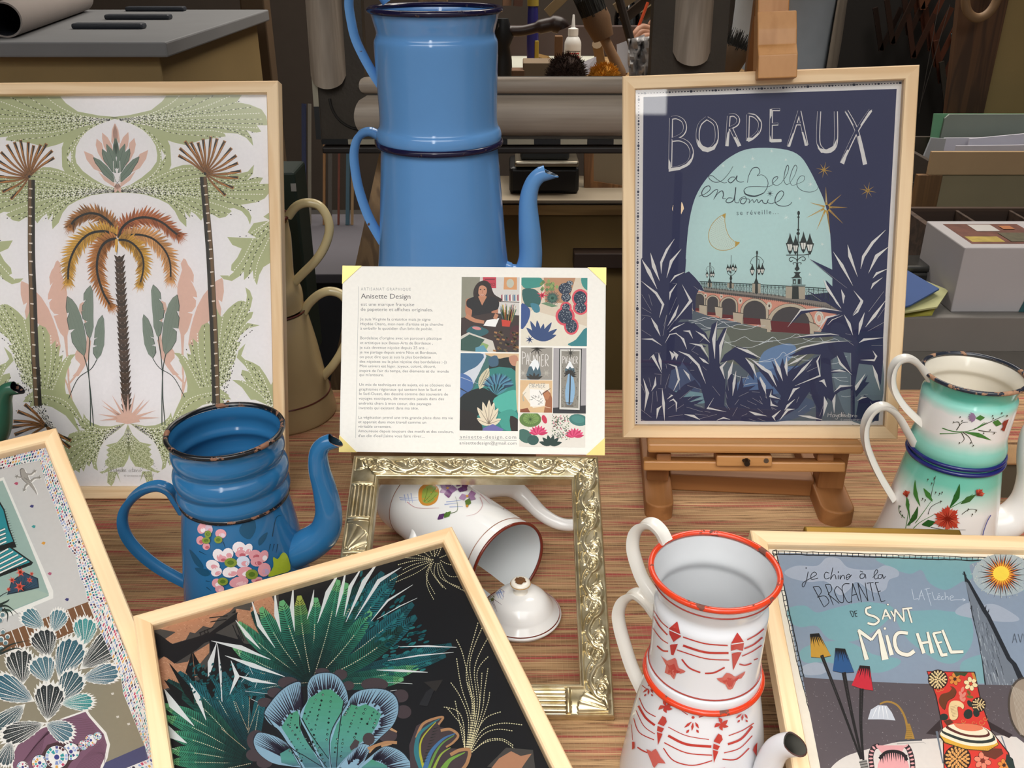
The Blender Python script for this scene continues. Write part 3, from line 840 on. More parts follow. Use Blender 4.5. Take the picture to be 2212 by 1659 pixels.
def wbox(p0, p1, y0, y1, z=None, name='bar', m=None, bev=.002, yref=None):
    A, B = Iz @ ony(*p0, y0), Iz @ ony(*p1, y0)
    MB().box((min(A.x, B.x), y0 - .95, min(A.z, B.z)), (max(A.x, B.x), y1 - .95, max(A.z, B.z)), bev=bev).build(name, m or EAS[0], es)
c = TOB @ bl(1612, 995, .018)
MB().tube([c, c + V((0, -.008, 0))], .0035, 12, side=(1, 0, 0)).lathe(ringprof(.004, 0, .001, 6), 12, 0, Matrix.Translation(c)).build('wing_screw', plain('dark_screw_metal', '4a4038', .4, .8), es)
c = TOB @ bl(1655, 995, .016)
MB().tube([c + V((0, .002, 0)), c + V((0, -.0012, 0))], .003, 12, side=(1, 0, 0)).build('screw_head', plain('steel_screw', '9a948c', .35, .9), es)
wbox((1448, 1030), (1752, 1066), 1.005, 1.03, name='cross_bar', m=EDK[0])
for k, (pa, pb_) in enumerate((((1392, 1118), (1452, 1118)), ((1768, 1132), (1840, 1132)))):
    A, B = Iz @ onz(*pa, .0), Iz @ onz(*pb_, 0.)
    cx, hw_ = (A.x + B.x) / 2, abs(B.x - A.x) / 2
    yf = (A.y + B.y) / 2 - .012
    P = [(cx - hw_, .26), (cx - hw_, yf + hw_ * .8)] + [(cx - hw_ * math.cos(PI * i / 8), yf + hw_ * .8 - hw_ * .8 * math.sin(PI * i / 8)) for i in range(1, 8)] + [(cx + hw_, yf + hw_ * .8), (cx + hw_, .26)]
    MB().prism(P, .0, .024, 0, None, .002).build('foot', EDK[1], es)
    MB().box((cx - hw_ * .8, .045, .022), (cx + hw_ * .8, .075, .09), bev=.002).build('upright', EDK[2], es)
p0 = Iz @ (MBd @ V((xm, .14, -.042))); p1 = V((p0.x, .30, .012))
MB().sweep([p0 + V((0, .004, 0)), p1], [(-.008, -.012), (.008, -.012), (.008, .012), (-.008, .012)], (1, 0, 0)).build('back_strut', EDK[2], es)

# ---------------------------------------------------------------- silver moulded frame, leaning back over the tipped pot
KO = .982
Mo = frame_matrix(CAM + (V((-.1775, .8985, .1232)) - CAM) * KO, -.1, 65.13, -.2)
of = thing('ornate_frame', 'ornate silver moulded frame propped over the tipped white coffee pot', 'frame', mat=Mo)
SILV, _nt, _p = newmat('silver_gilt')
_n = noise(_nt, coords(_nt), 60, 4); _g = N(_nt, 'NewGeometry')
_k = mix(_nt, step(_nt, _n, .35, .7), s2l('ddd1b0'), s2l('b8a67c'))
_k = mix(_nt, step(_nt, _g.outputs['Pointiness'], .36, .49), s2l('6f5d3c'), _k)  # hollows of the relief coloured darker than the ridges
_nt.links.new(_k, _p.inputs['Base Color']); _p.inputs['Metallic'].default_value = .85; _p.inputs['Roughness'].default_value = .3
OW, OH = .274 * KO, .2916 * KO
def seg_dist(P, L, r0, r1=None):
    """height of a rounded cord along polyline L with radius r0..r1 at points P"""
    h = np.zeros(len(P)); n = len(L) - 1
    for i in range(n):
        a, b = np.array(L[i][:2]), np.array(L[i + 1][:2]); d = b - a; l2 = d @ d + 1e-12
        t = np.clip(((P - a) @ d) / l2, 0, 1); q = P - (a + t[:, None] * d)
        dist = np.sqrt((q * q).sum(1)); r = r0 + ((r1 if r1 is not None else r0) - r0) * (i + t) / n
        x = np.clip(dist / r, 0, 1); h = np.maximum(h, r * np.sqrt(1 - x * x))
    return h
def spiral(cx, cy, r, a0, turns, r_end, n=26, sg=1):
    return [(cx + (r + (r_end - r) * i / n) * math.cos(a0 + sg * 2 * PI * turns * i / n), cy + (r + (r_end - r) * i / n) * math.sin(a0 + sg * 2 * PI * turns * i / n)) for i in range(n + 1)]
PERIOD = .0485
def relief_scroll(S, T):
    """scroll pattern: S along the rail, T across 0 (inner) .. .029 (outer)"""
    x = np.mod(S, PERIOD); P = np.stack([x, T], 1); h = np.zeros(len(S))
    for dx in (-PERIOD, 0, PERIOD):
        cords = [(spiral(.019 + dx, .0185, .0088, -1.2, 1.9, .0010), .0027, .0014), ([(.0216 + dx, .0105), (.014 + dx, .006), (.006 + dx, .0075), (-.003 + dx, .014), (-.010 + dx, .018), (-.014 + dx, .016)], .0036, .0016), ([(.010 + dx, .003), (.0 + dx, .005), (-.008 + dx, .011)], .0026, .0014), ([(.024 + dx, .004), (.030 + dx, .003), (.036 + dx, .006)], .0026, .0014), ([(.026 + dx, .018), (.030 + dx, .0225), (.029 + dx, .0275)], .0022, .0014),
                 ([(.028 + dx, .023), (.034 + dx, .025), (.041 + dx, .021), (.046 + dx, .013), (.044 + dx, .0095)], .0034, .0018), ([(.030 + dx, .012), (.036 + dx, .009), (.042 + dx, .0115)], .002, .001),
                 ([(.033 + dx, .017), (.037 + dx, .0215), (.041 + dx, .017), (.037 + dx, .0125), (.033 + dx, .017)], .0011, .0011), ([(.008 + dx, .025), (.014 + dx, .0275), (.022 + dx, .0278)], .0016, .0009), ([(.0 + dx, .022), (.006 + dx, .021), (.010 + dx, .016)], .0016, .0009)]
        for L, r0, r1 in cords: h = np.maximum(h, seg_dist(P, [(p.x, p.y) for p in catmull([(a, b, 0) for a, b in L], 4)] if len(L) < 10 else L, r0, r1))
    return h
def relief_panel(S, T, L):
    """fluted panels between slanted beads, fans and a rosette"""
    h = np.zeros(len(S)); w = .029
    for c0, c1, kind in ((0, .042, 'fan'), (.042, .085, 'flute'), (.085, .125, 'fan2'), (.125, .165, 'rose'), (.165, .205, 'fan'), (.205, .248, 'flute'), (.248, .30, 'fan2')):
        m = (S >= c0) & (S < c1); s = S[m] - c0; t = T[m]; Lc = c1 - c0
        if not m.any(): continue
        if kind == 'flute': q = .0017 * np.abs(np.sin(t / w * PI * 5)) ** .6
        elif kind == 'rose':
            dx, dy = s - Lc / 2, t - w / 2; r = np.hypot(dx, dy); a = np.arctan2(dy, dx)
            q = np.where(r < .0035, .0028, np.where(r < .010, .0022 * np.abs(np.sin(a * 3)) ** .6, .0016 * np.abs(np.sin((r - .01) * 900)) * (r < .0145)))
        else:
            ox = 0 if kind == 'fan' else Lc
            dx, dy = s - ox, t - .002; r = np.hypot(dx, dy); a = np.arctan2(dy, np.abs(dx) + 1e-6)
            q = .0019 * np.abs(np.sin(a * 8)) ** .6 * (r > .005) * (r < .034)
        e = np.minimum(np.abs(s), np.abs(s - Lc)); q = np.where(e < .0022, .0024 * np.sqrt(np.clip(1 - (e / .0022) ** 2, 0, 1)) + .0006, q)
        h[m] = q
    return h
BW = .030
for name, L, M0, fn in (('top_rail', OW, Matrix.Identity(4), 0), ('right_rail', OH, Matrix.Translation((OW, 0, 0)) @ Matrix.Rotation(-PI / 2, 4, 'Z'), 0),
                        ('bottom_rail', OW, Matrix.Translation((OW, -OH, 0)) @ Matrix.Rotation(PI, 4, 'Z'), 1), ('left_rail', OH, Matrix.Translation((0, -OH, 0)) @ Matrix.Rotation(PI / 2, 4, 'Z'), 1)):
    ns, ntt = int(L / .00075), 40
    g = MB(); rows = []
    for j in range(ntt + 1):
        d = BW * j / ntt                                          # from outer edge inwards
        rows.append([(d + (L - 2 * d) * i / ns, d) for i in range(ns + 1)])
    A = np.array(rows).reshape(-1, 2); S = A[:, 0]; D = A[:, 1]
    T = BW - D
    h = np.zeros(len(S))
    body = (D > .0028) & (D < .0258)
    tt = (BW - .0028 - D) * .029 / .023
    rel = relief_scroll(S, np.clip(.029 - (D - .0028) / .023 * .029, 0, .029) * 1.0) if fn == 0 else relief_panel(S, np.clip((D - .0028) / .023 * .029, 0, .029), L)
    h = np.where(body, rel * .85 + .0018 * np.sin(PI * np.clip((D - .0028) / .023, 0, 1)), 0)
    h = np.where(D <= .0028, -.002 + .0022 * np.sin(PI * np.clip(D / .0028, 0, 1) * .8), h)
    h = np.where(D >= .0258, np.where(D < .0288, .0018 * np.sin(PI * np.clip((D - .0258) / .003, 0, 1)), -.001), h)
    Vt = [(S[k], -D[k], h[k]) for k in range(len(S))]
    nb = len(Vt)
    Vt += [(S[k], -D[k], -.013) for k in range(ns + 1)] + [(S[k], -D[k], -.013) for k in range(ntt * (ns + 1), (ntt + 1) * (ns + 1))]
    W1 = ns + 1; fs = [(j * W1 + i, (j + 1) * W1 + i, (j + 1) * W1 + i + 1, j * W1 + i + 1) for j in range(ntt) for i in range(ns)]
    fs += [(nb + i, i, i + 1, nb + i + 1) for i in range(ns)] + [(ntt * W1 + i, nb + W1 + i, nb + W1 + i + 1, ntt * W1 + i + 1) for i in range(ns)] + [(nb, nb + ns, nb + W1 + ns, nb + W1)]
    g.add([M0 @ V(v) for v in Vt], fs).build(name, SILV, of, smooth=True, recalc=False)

# ---------------------------------------------------------------- white printed card standing on the silver frame
Ms = frame_matrix(CAM + (V((-.1914, 1.0005, .3105)) - CAM) * .985, -1.75, 28.2, .15)
CW, CH = .297 * .985, .2095 * .985
cd = thing('presentation_card', 'white printed card with gold corners, text and photos standing on the silver frame', 'sign', mat=Ms)
MB().box((0, -CH, -.003), (CW, 0, 0)).build('card', plain('white_card', 'f2efe8', .6, 0, .02), cd)
GOLDC = plain('satin_gold_foil', 'd9c57a', .38, .35, .06, 90)
for cx, cy, sx, sy, q in ((0, 0, 1, -1, .0205), (CW, 0, -1, -1, .0195), (CW, -CH, -1, 1, .0195), (0, -CH, 1, 1, .0185)):
    e = .0004
    P = [(cx - sx * e, cy - sy * e), (cx + sx * q * 1.04, cy - sy * e), (cx - sx * e, cy + sy * q * .98)]
    MB().prism(P, -.0034, .0011).build('gold_corner', GOLDC, cd)

# ---------------------------------------------------------------- tipped coffee pot and its lid under the silver frame
A, B = V((-.122, .938, .0475)), V((-.004, .798, .0485))
ax_ = (B - A).normalized(); L_ = (B - A).length
sx_ = V((0, 0, 1)).cross(ax_).normalized(); up_ = ax_.cross(sx_)
Mt = Matrix((sx_, up_, ax_)).transposed().to_4x4(); Mt.translation = A
tp = thing('tipped_coffee_pot', 'white enamel pot painted with violets lying on its side inside the silver frame', 'coffee pot', mat=Mt)
WV = enamel('clean_white_enamel', 'ecebe9', IRON, .008, .12, .02)
WVIN = enamel('soft_white_inside', 'dfe3e4', IRON, .01, .2, .02)
MARO = enamel('maroon_rim', '6e2a1e', (.1, .05, .03), .1, .18)
THIN = enamel('thin_brown_line', '9a7462', IRON, .05, .25)
pr_ = smoothprof([(.040, -.006), (.0455, -.003), (.0465, .006), (.0460, .02), (.0465, .05), (.0468, .10), (.0472, .14), (.0475, L_ - .008), (.0476, L_)], 5)
pb = MB(); shell(pb, pr_, .0012, 80, 0, 1); tip_body = pb.build('body', [WV, WVIN], tp, smooth=True)
MB().lathe(ringprof(.0474, L_, .0017), 80).build('rim', MARO, tp, smooth=True)
for r, z in ((.0477, L_ - .012), (.0462, .026)): MB().lathe(ringprof(r, z, .0005, 6), 80).build('painted_line', THIN, tp, smooth=True)
P = [onz(*q) for q in ((985, 1085, .066), (1030, 1058, .066), (1075, 1050, .064), (1110, 1056, .056), (1140, 1080, .045), (1168, 1108, .036), (1198, 1127, .031), (1225, 1134, .029), (1250, 1132, .030))]
spout(tp, catmull(P, 5), [.0150, .0140, .0125, .0105, .0090, .0080, .0072, .0068], [WV, WVIN, MARO], -.6, side=(0, .35, 1))
P = [onz(*q) for q in ((884, 1126, .052), (893, 1132, .055), (898, 1145, .052), (893, 1168, .044), (880, 1190, .034), (866, 1206, .022), (852, 1198, .014))]
MB().sweep(catmull(P, 5), strap_sec(.011, .006), (1, .5, .2)).build('handle', WV, tp, smooth=60, local=False)

lc = onz(1124, 1338, 0)
ld = thing('pot_lid', 'small white domed lid with round knob beside the tipped coffee pot', 'lid', lc)
pr_ = smoothprof([(.0385, .0), (.0395, .006), (.0425, .0075), (.0428, .0095), (.0400, .0115), (.0350, .0165), (.0325, .0205), (.0265, .0285), (.0170, .0345), (.0090, .0365)], 4)
pb = MB(); pb.lathe(pr_ + [(.001, .037)], 72)
dome = pb.build('dome', WV, ld, smooth=True)
MB().lathe(ringprof(.0412, .0108, .0006, 6), 72).build('painted_line', MARO, ld, smooth=True)
pb = MB(); pb.lathe(smoothprof([(.0085, .0355), (.0062, .039), (.0068, .0425), (.0098, .045), (.0102, .048), (.0080, .0502), (.0035, .0508)], 4) + [(.0004, .0508)], 40)
pb.build('knob', enamel('worn_white_knob', 'e8e2d6', (.25, .13, .05), .24, .2, .05, 120), ld, smooth=True)
MB().lathe(ringprof(.0102, .0472, .0006, 6), 40).build('painted_line', enamel('ochre_line', 'b08a50', IRON, .05), ld, smooth=True)

rp = random.Random(3)
mb_ = MB(); pts_ = [((.0055 + rp.uniform(-.0014, .0016)) * math.cos(2 * PI * i / 22), (.0055 + rp.uniform(-.0014, .0016)) * math.sin(2 * PI * i / 22), .0511) for i in range(22)]
mb_.add(pts_ + [(0, 0, .0513)], [(i, (i + 1) % 22, 22) for i in range(22)]).build('worn_patch', plain('brown_iron_wear', '6a4420', .7, 0, .5, 300), ld)

# lamp across the street, mirrored as a warm spark in the navy poster's glass
sl_ = thing('street_lamp', 'warm glowing street lamp bulb across the street, seen only as a reflection', 'lamp', (-.10, -5, -.9))
MB().tube([V((0, .14, 0)), V((0, .14, 3.0))], .03, 10).build('post', plain('lamp_post_iron', '1c1e20', .5), sl_)
MB().tube(catmull([V((0, .14, 2.9)), V((0, .10, 3.02)), V((0, .0, 3.02)), V((0, 0, 2.84))], 5), .012, 8).build('arm', plain('lamp_arm_iron', '1c1e20', .5), sl_)
BULB, _nt, _p = newmat('glowing_bulb'); _p.inputs['Emission Color'].default_value = (1, .72, .38, 1); _p.inputs['Emission Strength'].default_value = 22
MB().lathe([(.001, 2.72), (.028, 2.725), (.045, 2.76), (.040, 2.79), (.02, 2.83), (.018, 2.85)], 20).build('bulb', BULB, sl_, smooth=True)
# ---------------------------------------------------------------- workshop behind the display
def quad_mb(pts, t, mi=0):
    """slab: four corner points, thickness t away from the viewer side normal"""
    p = [V(q) for q in pts]; n = (p[1] - p[0]).cross(p[3] - p[0]).normalized() * t
    return MB().add(p + [q + n for q in p], [(0, 1, 2, 3), (7, 6, 5, 4), (0, 4, 5, 1), (1, 5, 6, 2), (2, 6, 7, 3), (3, 7, 4, 0)], mi)
# pale cabinet with a grey top, far left
cb = thing('cabinet', 'mustard painted cabinet with grey overhanging top behind the palm print', 'cabinet', (-1.2, 1.95, -.75))
def cbx(lo, hi, name, m, bev=.003): return MB().box(V(lo) - V((-1.2, 1.95, -.75)), V(hi) - V((-1.2, 1.95, -.75)), bev=bev).build(name, m, cb)
MUST = plain('mustard_paint', '8a744a', .7)
cbx((-1.85, 1.62, -.75), (-.585, 2.27, .468), 'body', MUST)
cbx((-1.87, 1.595, .466), (-.562, 2.30, .490), 'top', plain('grey_board_top', '77787a', .6))
DARKBAR = plain('dark_blue_black_bar', '252a33', .5, bmp=.3)
for k, (a, b, l) in enumerate((((160, 62), (333, 57), 'dark flat bar lying on the grey cabinet top, nearest its front edge'), ((230, 42), (386, 38), 'dark flat bar lying on the grey cabinet top, middle of the three'), ((274, 24), (422, 19), 'dark flat bar lying on the grey cabinet top, farthest back'))):
    A, B = onz(*a, .490), onz(*b, .490)
    o = MB().box((A.x, A.y - .013, .490), (B.x, A.y + .013, .500), bev=.004).build('flat_bar', DARKBAR)
    tagit(o, l, 'bar', 'dark bars on the cabinet top')
A, B = onz(-10, 62, .555), onz(210, -8, .555)
rl = thing('paper_roll', 'large roll of grey paper lying on the cabinet top', 'paper roll', A)
dr = V((-.2, .98, 0)).normalized()
P0 = V((-.848, 1.655, .519)); rl.location = P0; bpy.context.view_layer.update()
pb = MB(); side = V((0, 0, 1))
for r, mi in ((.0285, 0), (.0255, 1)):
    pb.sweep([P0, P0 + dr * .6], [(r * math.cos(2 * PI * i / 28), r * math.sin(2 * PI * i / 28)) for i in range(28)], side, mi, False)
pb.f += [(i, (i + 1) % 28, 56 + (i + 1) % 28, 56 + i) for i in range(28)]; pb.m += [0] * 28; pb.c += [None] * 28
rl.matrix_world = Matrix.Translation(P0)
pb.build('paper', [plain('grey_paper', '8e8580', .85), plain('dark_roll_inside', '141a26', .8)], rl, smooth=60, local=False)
tagit(MB().box((-.66, 2.42, -.75), (-.60, 2.48, .52), bev=.004).build('wooden_post', plain('brown_post', '5a4630', .7)), 'brown upright wooden post behind the grey topped cabinet', 'post')

# old distressed frame standing on a studio easel
YF = 1.62
FG = [wood('distressed_grey_' + a, 'ab9d8d', '85786a', i, 1.1, .5, .3, 5) for i, a in ((0, 'x'), (2, 'z'))]
FD = plain('dark_distressed_corner', '3d352b', .5, .25, .3, 14, .4)
fr = thing('distressed_frame', 'old grey distressed frame with rounded mouldings behind the tall blue pot', 'frame', (0, YF, .34))
def F(px, py, dy=0): return ony(px, py, YF + dy)
LEAN = R(5)
def fpt(x, z, d=0): return (x, d + (z) * math.tan(LEAN) * 1.0, z)
xL, xR = F(690, 240).x - 0, F(1560, 240).x
zb, zt = F(1100, 300).z - .34, .80
x1, x2 = F(668, 150).x - 0, F(745, 150).x
xi = F(786, 160).x
q1, q2 = F(1413, 60).x - 0, F(1542, 60).x
zi = F(1100, 168).z - .34; zm = F(1100, 207).z - .34
# backing slab rails
for a, b, c_, d in ((xL, zb, xR, zi), (xL, zi, xi, zt), (q1, zi, xR, zt), (xL, zt, xR, zt + .1)):
    pts = [fpt(a, b), fpt(c_, b), fpt(c_, d), fpt(a, d)]
    quad_mb(pts, -.035).build('dark_rail', FD, fr)
def halfround(p0, p1, wd, ht, m, sidev):
    n = 12; sec = [(ht * math.sin(PI * i / n), -wd / 2 * math.cos(PI * i / n)) for i in range(n + 1)]
    return MB().sweep([V(p0), V(p1)], sec, sidev, 0).build('moulding', m, fr, smooth=60)
def slabm(x0, z0, x1_, z1, ht, m, name='moulding'):
    """rounded bar on the face of the frame"""
    hor = abs(x1_ - x0) > abs(z1 - z0); n = 10; mb = MB()
    L0, L1 = (x0, x1_) if hor else (z0, z1); C0, C1 = (z0, z1) if hor else (x0, x1_)
    VV = []; ends = 8
    for e in range(ends + 1):
        for i in range(n + 1):
            t = i / n; cc = C0 + (C1 - C0) * t; h = ht * math.sin(PI * min(max(t, .0), 1)) ** .55
            rr = (1 - (2 * t - 1) ** 2) ** .5 * abs(C1 - C0) * .32
            f = e / ends
            if f < .5: ll = L0 + (abs(C1 - C0) * .32 - rr) * (1 if L1 > L0 else -1) if e == 0 else L0 + abs(C1 - C0) * .4 + (L1 - L0 - abs(C1 - C0) * .8) * (e - 1) / (ends - 2)
            else: ll = L1 if e == ends else L0 + abs(C1 - C0) * .4 + (L1 - L0 - abs(C1 - C0) * .8) * (e - 1) / (ends - 2)
            p = fpt(ll, cc, -h - .0005) if hor else fpt(cc, ll, -h - .0005)
            VV.append(p)
    W1 = n + 1
    return mb.add(VV, [(e * W1 + i, e * W1 + i + 1, (e + 1) * W1 + i + 1, (e + 1) * W1 + i) for e in range(ends) for i in range(n)]).build(name, m, fr, smooth=60)
slabm(x1, F(700, 190).z - .34, x2, zt, .02, FG[1])
slabm(q1 + .035, zi + .02, q2, zt, .02, FG[1])
slabm(F(768, 250).x - 0, F(1100, 293).z - .34, xR, zm, .02, FG[0])
slabm(F(775, 180).x - 0, zm + .003, q1 + .02, zi, .008, FG[0])
# black and cream chequered edging
CHK = [plain('black_edging', '16181a', .5), plain('cream_edging', 'a39c88', .6)]
mb = MB(); n = 15
for i in range(n):
    a, b = xL + (xR - xL) * i / n, xL + (xR - xL) * (i + 1) / n
    mb.box(fpt(a, zb - .0085, -.004), V(fpt(b, zb + .0, .0)), i % 2)
for i in range(15):
    a, b = zb + (zt - zb) * i / 15, zb + (zt - zb) * (i + 1) / 15
    A, B = V(fpt(xL - .012, a, -.004)), V(fpt(xL, b, 0))
    mb.add([fpt(xL - .009, a, -.004), fpt(xL, a, -.004), fpt(xL, b, -.004), fpt(xL - .009, b, -.004)], [(0, 1, 2, 3)], i % 2)
mb.build('chequered_edging', CHK, fr, recalc=False)
arc = [fpt(x2 + .02 + .05 * math.cos(a), zm - .005 + .05 * math.sin(a), -.002) for a in [PI + (PI / 2) * i / 10 for i in range(11)]]
MB().tube(arc, .0022, 6).build('corner_groove', plain('groove_black', '1c1712', .7), fr)

se = thing('studio_easel', 'tan wooden studio easel leg slanting behind the tall blue pot', 'easel', (.015, 1.6, -.75))
SEW = wood('studio_easel_wood', '9a7a52', '73583a', 2, .6, .6)
def leg(p0, p1, w_, t_, name): 
    MB().sweep([V(p0), V(p1)], [(-t_ / 2, -w_ / 2), (t_ / 2, -w_ / 2), (t_ / 2, w_ / 2), (-t_ / 2, w_ / 2)], (0, 1, 0)).build(name, SEW, se, local=False)
A, B = ony(868, 235, 1.74), ony(798, 560, 1.64); dd = (B - A)
leg(A, B + dd * 1.5, .045, .042, 'leg')
A2, B2 = V((.03 - A.x, A.y, A.z)), V((.03 - (B + dd * 1.5).x, (B + dd * 1.5).y, (B + dd * 1.5).z))
leg(A2, B2, .045, .042, 'leg')
MB().box(V((xL, 1.612, zb + .34 - .024)) - V((.015, 1.6, -.75)), V((xR, 1.66, zb + .34 - .0125)) - V((.015, 1.6, -.75)), bev=.003).build('ledge', plain('dark_ledge', '231d19', .6), se)
MB().sweep([V((-.14, 1.80, .35)), V((-.14, 1.93, -.75))], [(-.02, -.02), (.02, -.02), (.02, .02), (-.02, .02)], (1, 0, 0)).build('back_leg', SEW, se, local=False)
MB().sweep([V((-.14, 1.735, .0)), V((-.14, 1.83, 1.2))], [(-.02, -.025), (.02, -.025), (.02, .025), (-.02, .025)], (1, 0, 0)).build('mast', SEW, se, local=False)

# ---- workbench with the craft things seen through the old frame
ZB = .30
wb = thing('workbench', 'cluttered wooden workbench seen through the old grey frame', 'workbench', (.3, 2.7, -.75))
def wbx(lo, hi, name, m, bev=.003): return MB().box(V(lo) - V((.3, 2.7, -.75)), V(hi) - V((.3, 2.7, -.75)), bev=bev).build(name, m, wb)
BW_ = wood('bench_wood', 'a88658', '7a5c38', 0, .5)
wbx((-.3, 2.18, ZB - .04), (.66, 3.1, ZB), 'top', BW_)
for x in (-.25, .56):
    for y in (2.24, 3.0): wbx((x, y, -.75), (x + .06, y + .06, ZB - .04), 'leg', BW_)
wbx((-.2, 3.06, ZB), (.62, 3.09, ZB + .09), 'back_board', plain('brown_back_board', '4a3a35', .7))
def at(px, py, y): return ony(px, py, y)
# lower cabinet with the scale on it
ZL = at(1300, 432, 1.95).z
sh = thing('drawer_unit', 'mustard drawer unit with pale edged top under the workbench', 'drawer unit', (.3, 2.05, -.75))
def shx(lo, hi, name, m, bev=.002): return MB().box(V(lo) - V((.3, 2.05, -.75)), V(hi) - V((.3, 2.05, -.75)), bev=bev).build(name, m, sh)
z1_, z2_, z3_, z4_, z5_ = (at(1300, y, 1.95).z for y in (432, 444, 466, 548, 576))
shx((-.12, 1.95, z1_ - .008), (.48, 2.17, z1_), 'top', plain('pale_worn_top', 'a89a84', .6))
shx((-.12, 1.955, z2_), (.48, 2.17, z1_ - .008), 'dark_edge', plain('dark_edge_band', '22262a', .5))
shx((-.12, 1.952, z3_), (.48, 2.17, z2_), 'wood_lip', wood('lip_wood', 'b08c58', '8a6a40', 0, .5))
shx((-.12, 1.97, -.75), (.48, 2.17, z3_), 'drawer_front', plain('mustard_drawer', '7d6438', .75, bmp=.3))
A, B = at(1240, 548, 1.93), at(1420, 580, 1.93)
shx((A.x, 1.93, B.z), (B.x + .3, 1.972, A.z), 'drawer_pull_rail', plain('dark_brown_rail', '3a2a22', .6))
sl = thing('weighing_scale', 'black weighing scale with a steel tray on the drawer unit', 'scale', at(1165, 405, 2.05))
o3 = V(sl.location); o3.z = z1_; sl.location = o3; bpy.context.view_layer.update()
A, B = at(1100, 420, 2.0), at(1252, 362, 2.0)
BLK = plain('black_plastic', '17181a', .45); 
MB().box((A.x, 2.0, z1_), (B.x, 2.13, B.z), bev=.008).build('base', BLK, sl, local=False)
A, B = at(1112, 358, 2.0), at(1250, 350, 2.0)
MB().box((A.x, 1.985, A.z), (B.x, 2.135, B.z + .004), bev=.004).build('tray', plain('dull_steel', '9c9484', .35, .8), sl, local=False)
MB().box((A.x + .012, 2.0, B.z + .004), (B.x - .02, 2.12, B.z + .045), bev=.006).build('platform', plain('charcoal_plate', '2e3234', .5), sl, local=False)
bx = thing('wooden_panel_frame', 'small tan framed wooden panel leaning beside the weighing scale', 'frame', (0, 0, 0))
pts = [at(1262, 405, 2.06), at(1420, 432, 2.06), at(1420, 310, 2.08), at(1262, 300, 2.08)]
bx.matrix_world = Matrix.Translation(pts[0])
quad_mb(pts, -.012).build('panel', plain('pale_panel', '85755c', .7), bx, local=False)
TANW = wood('tan_frame_wood', '96683c', '704a28', 2, .6)
off_ = V((0, -.006, 0))
quad_mb([p + off_ for p in (pts[0], at(1282, 408, 2.06), at(1282, 300, 2.08), pts[3])], -.012).build('frame_rail', TANW, bx, local=False)
quad_mb([p + off_ for p in (pts[0], pts[1], at(1420, 412, 2.062), at(1282, 390, 2.062))], -.012).build('frame_rail', TANW, bx, local=False)

# glue bottle
p = onz(1236, 148, ZB); gb = thing('glue_bottle', 'white glue bottle with a long nozzle and red printed label', 'bottle', p)
k = p.y / ray(1236, 130).y / FPX
WPL = plain('white_plastic', 'e2e2de', .4)
MB().lathe([(.001, 0), (17 * k, .0), (18 * k, .004), (18 * k, 48 * k), (17.6 * k, 54 * k), (13.5 * k, 63 * k), (10 * k, 66 * k), (9.5 * k, 68 * k), (.001, 68 * k)], 32).build('bottle_body', WPL, gb, smooth=50)
MB().lathe([(.001, 66 * k), (11 * k, 67 * k), (11 * k, 81 * k), (6 * k, 82.5 * k), (4.2 * k, 84 * k), (2.2 * k, 108 * k), (1.6 * k, 109 * k), (.0005, 109 * k)], 24).build('nozzle_cap', WPL, gb, smooth=40)
lm = MB()
for mi, z0, z1, a0, a1 in ((0, 3, 40, -1.2, 1.2), (1, 6, 14, -.75, .6), (1, 18, 27, -.85, .85), (1, 31, 34, -.8, .8), (2, 36, 37.2, -1, 1)):
    nA = 12; r = (18.25 + mi * .15) * k
    vv = [(r * math.sin(a0 + (a1 - a0) * i / nA), -r * math.cos(a0 + (a1 - a0) * i / nA), z * k) for z in (z0, z1) for i in range(nA + 1)]
    lm.add(vv, [(i, i + 1, nA + 2 + i, nA + 1 + i) for i in range(nA)], mi)
lm.build('label', [plain('label_white', 'd9d4cc', .6), plain('label_red', 'b5484a', .6), plain('label_black', '2a2626', .6)], gb)
# blue marker / tube standing upright
p = onz(1150, 152, ZB); bm_ = thing('paint_tube', 'blue and yellow paint tube standing upright behind the dark tool handle', 'tube', p); k = p.y / ray(1150, 130).y / FPX
MB().lathe([(.001, 0), (12 * k, .0), (12.5 * k, 60 * k), (11 * k, 118 * k), (10 * k, 130 * k), (.001, 130 * k)], 20).build('tube_body', plain('blue_plastic', '26266e', .3), bm_, smooth=50)
MB().lathe([(.001, 128 * k), (12 * k, 130 * k), (12 * k, 170 * k), (.001, 170 * k)], 20).build('yellow_end', plain('yellow_plastic', '9a8a3a', .4), bm_, smooth=50)
MB().box((4 * k, -13.5 * k, 18 * k), (13 * k, -6 * k, 62 * k), bev=2 * k).build('yellow_label', plain('yellow_label_m', 'a08a2c', .5), bm_)
# dark press handle
hd = thing('press_handle', 'dark wooden tool handle sticking out beside the tall blue pot', 'tool', onz(1085, 168, ZB)); k2 = 2.4 / ray(1100, 80).y / FPX
Pp = [ony(x, y, 2.4) for x, y in ((1075, 58), (1100, 66), (1130, 66), (1165, 58), (1195, 52), (1212, 56), (1216, 62))]
MB().tube(catmull(Pp, 5), [r * k2 for r in (15, 11, 11, 15, 18, 17, 5) for _ in range(5)][:len(catmull(Pp, 5))], 14).build('grip', plain('dark_turned_wood', '2c1d18', .4), hd, smooth=True, local=False)
Pp = [ony(1086, y, 2.4) for y in (40, 80, 100, 130)] + [V((ony(1086, 130, 2.4).x, 2.4, ZB))]
MB().tube(Pp, [12 * k2, 24 * k2, 16 * k2, 20 * k2, 22 * k2], 14).build('post', plain('dark_cast_iron', '1e2022', .45, .4), hd, smooth=True, local=False)
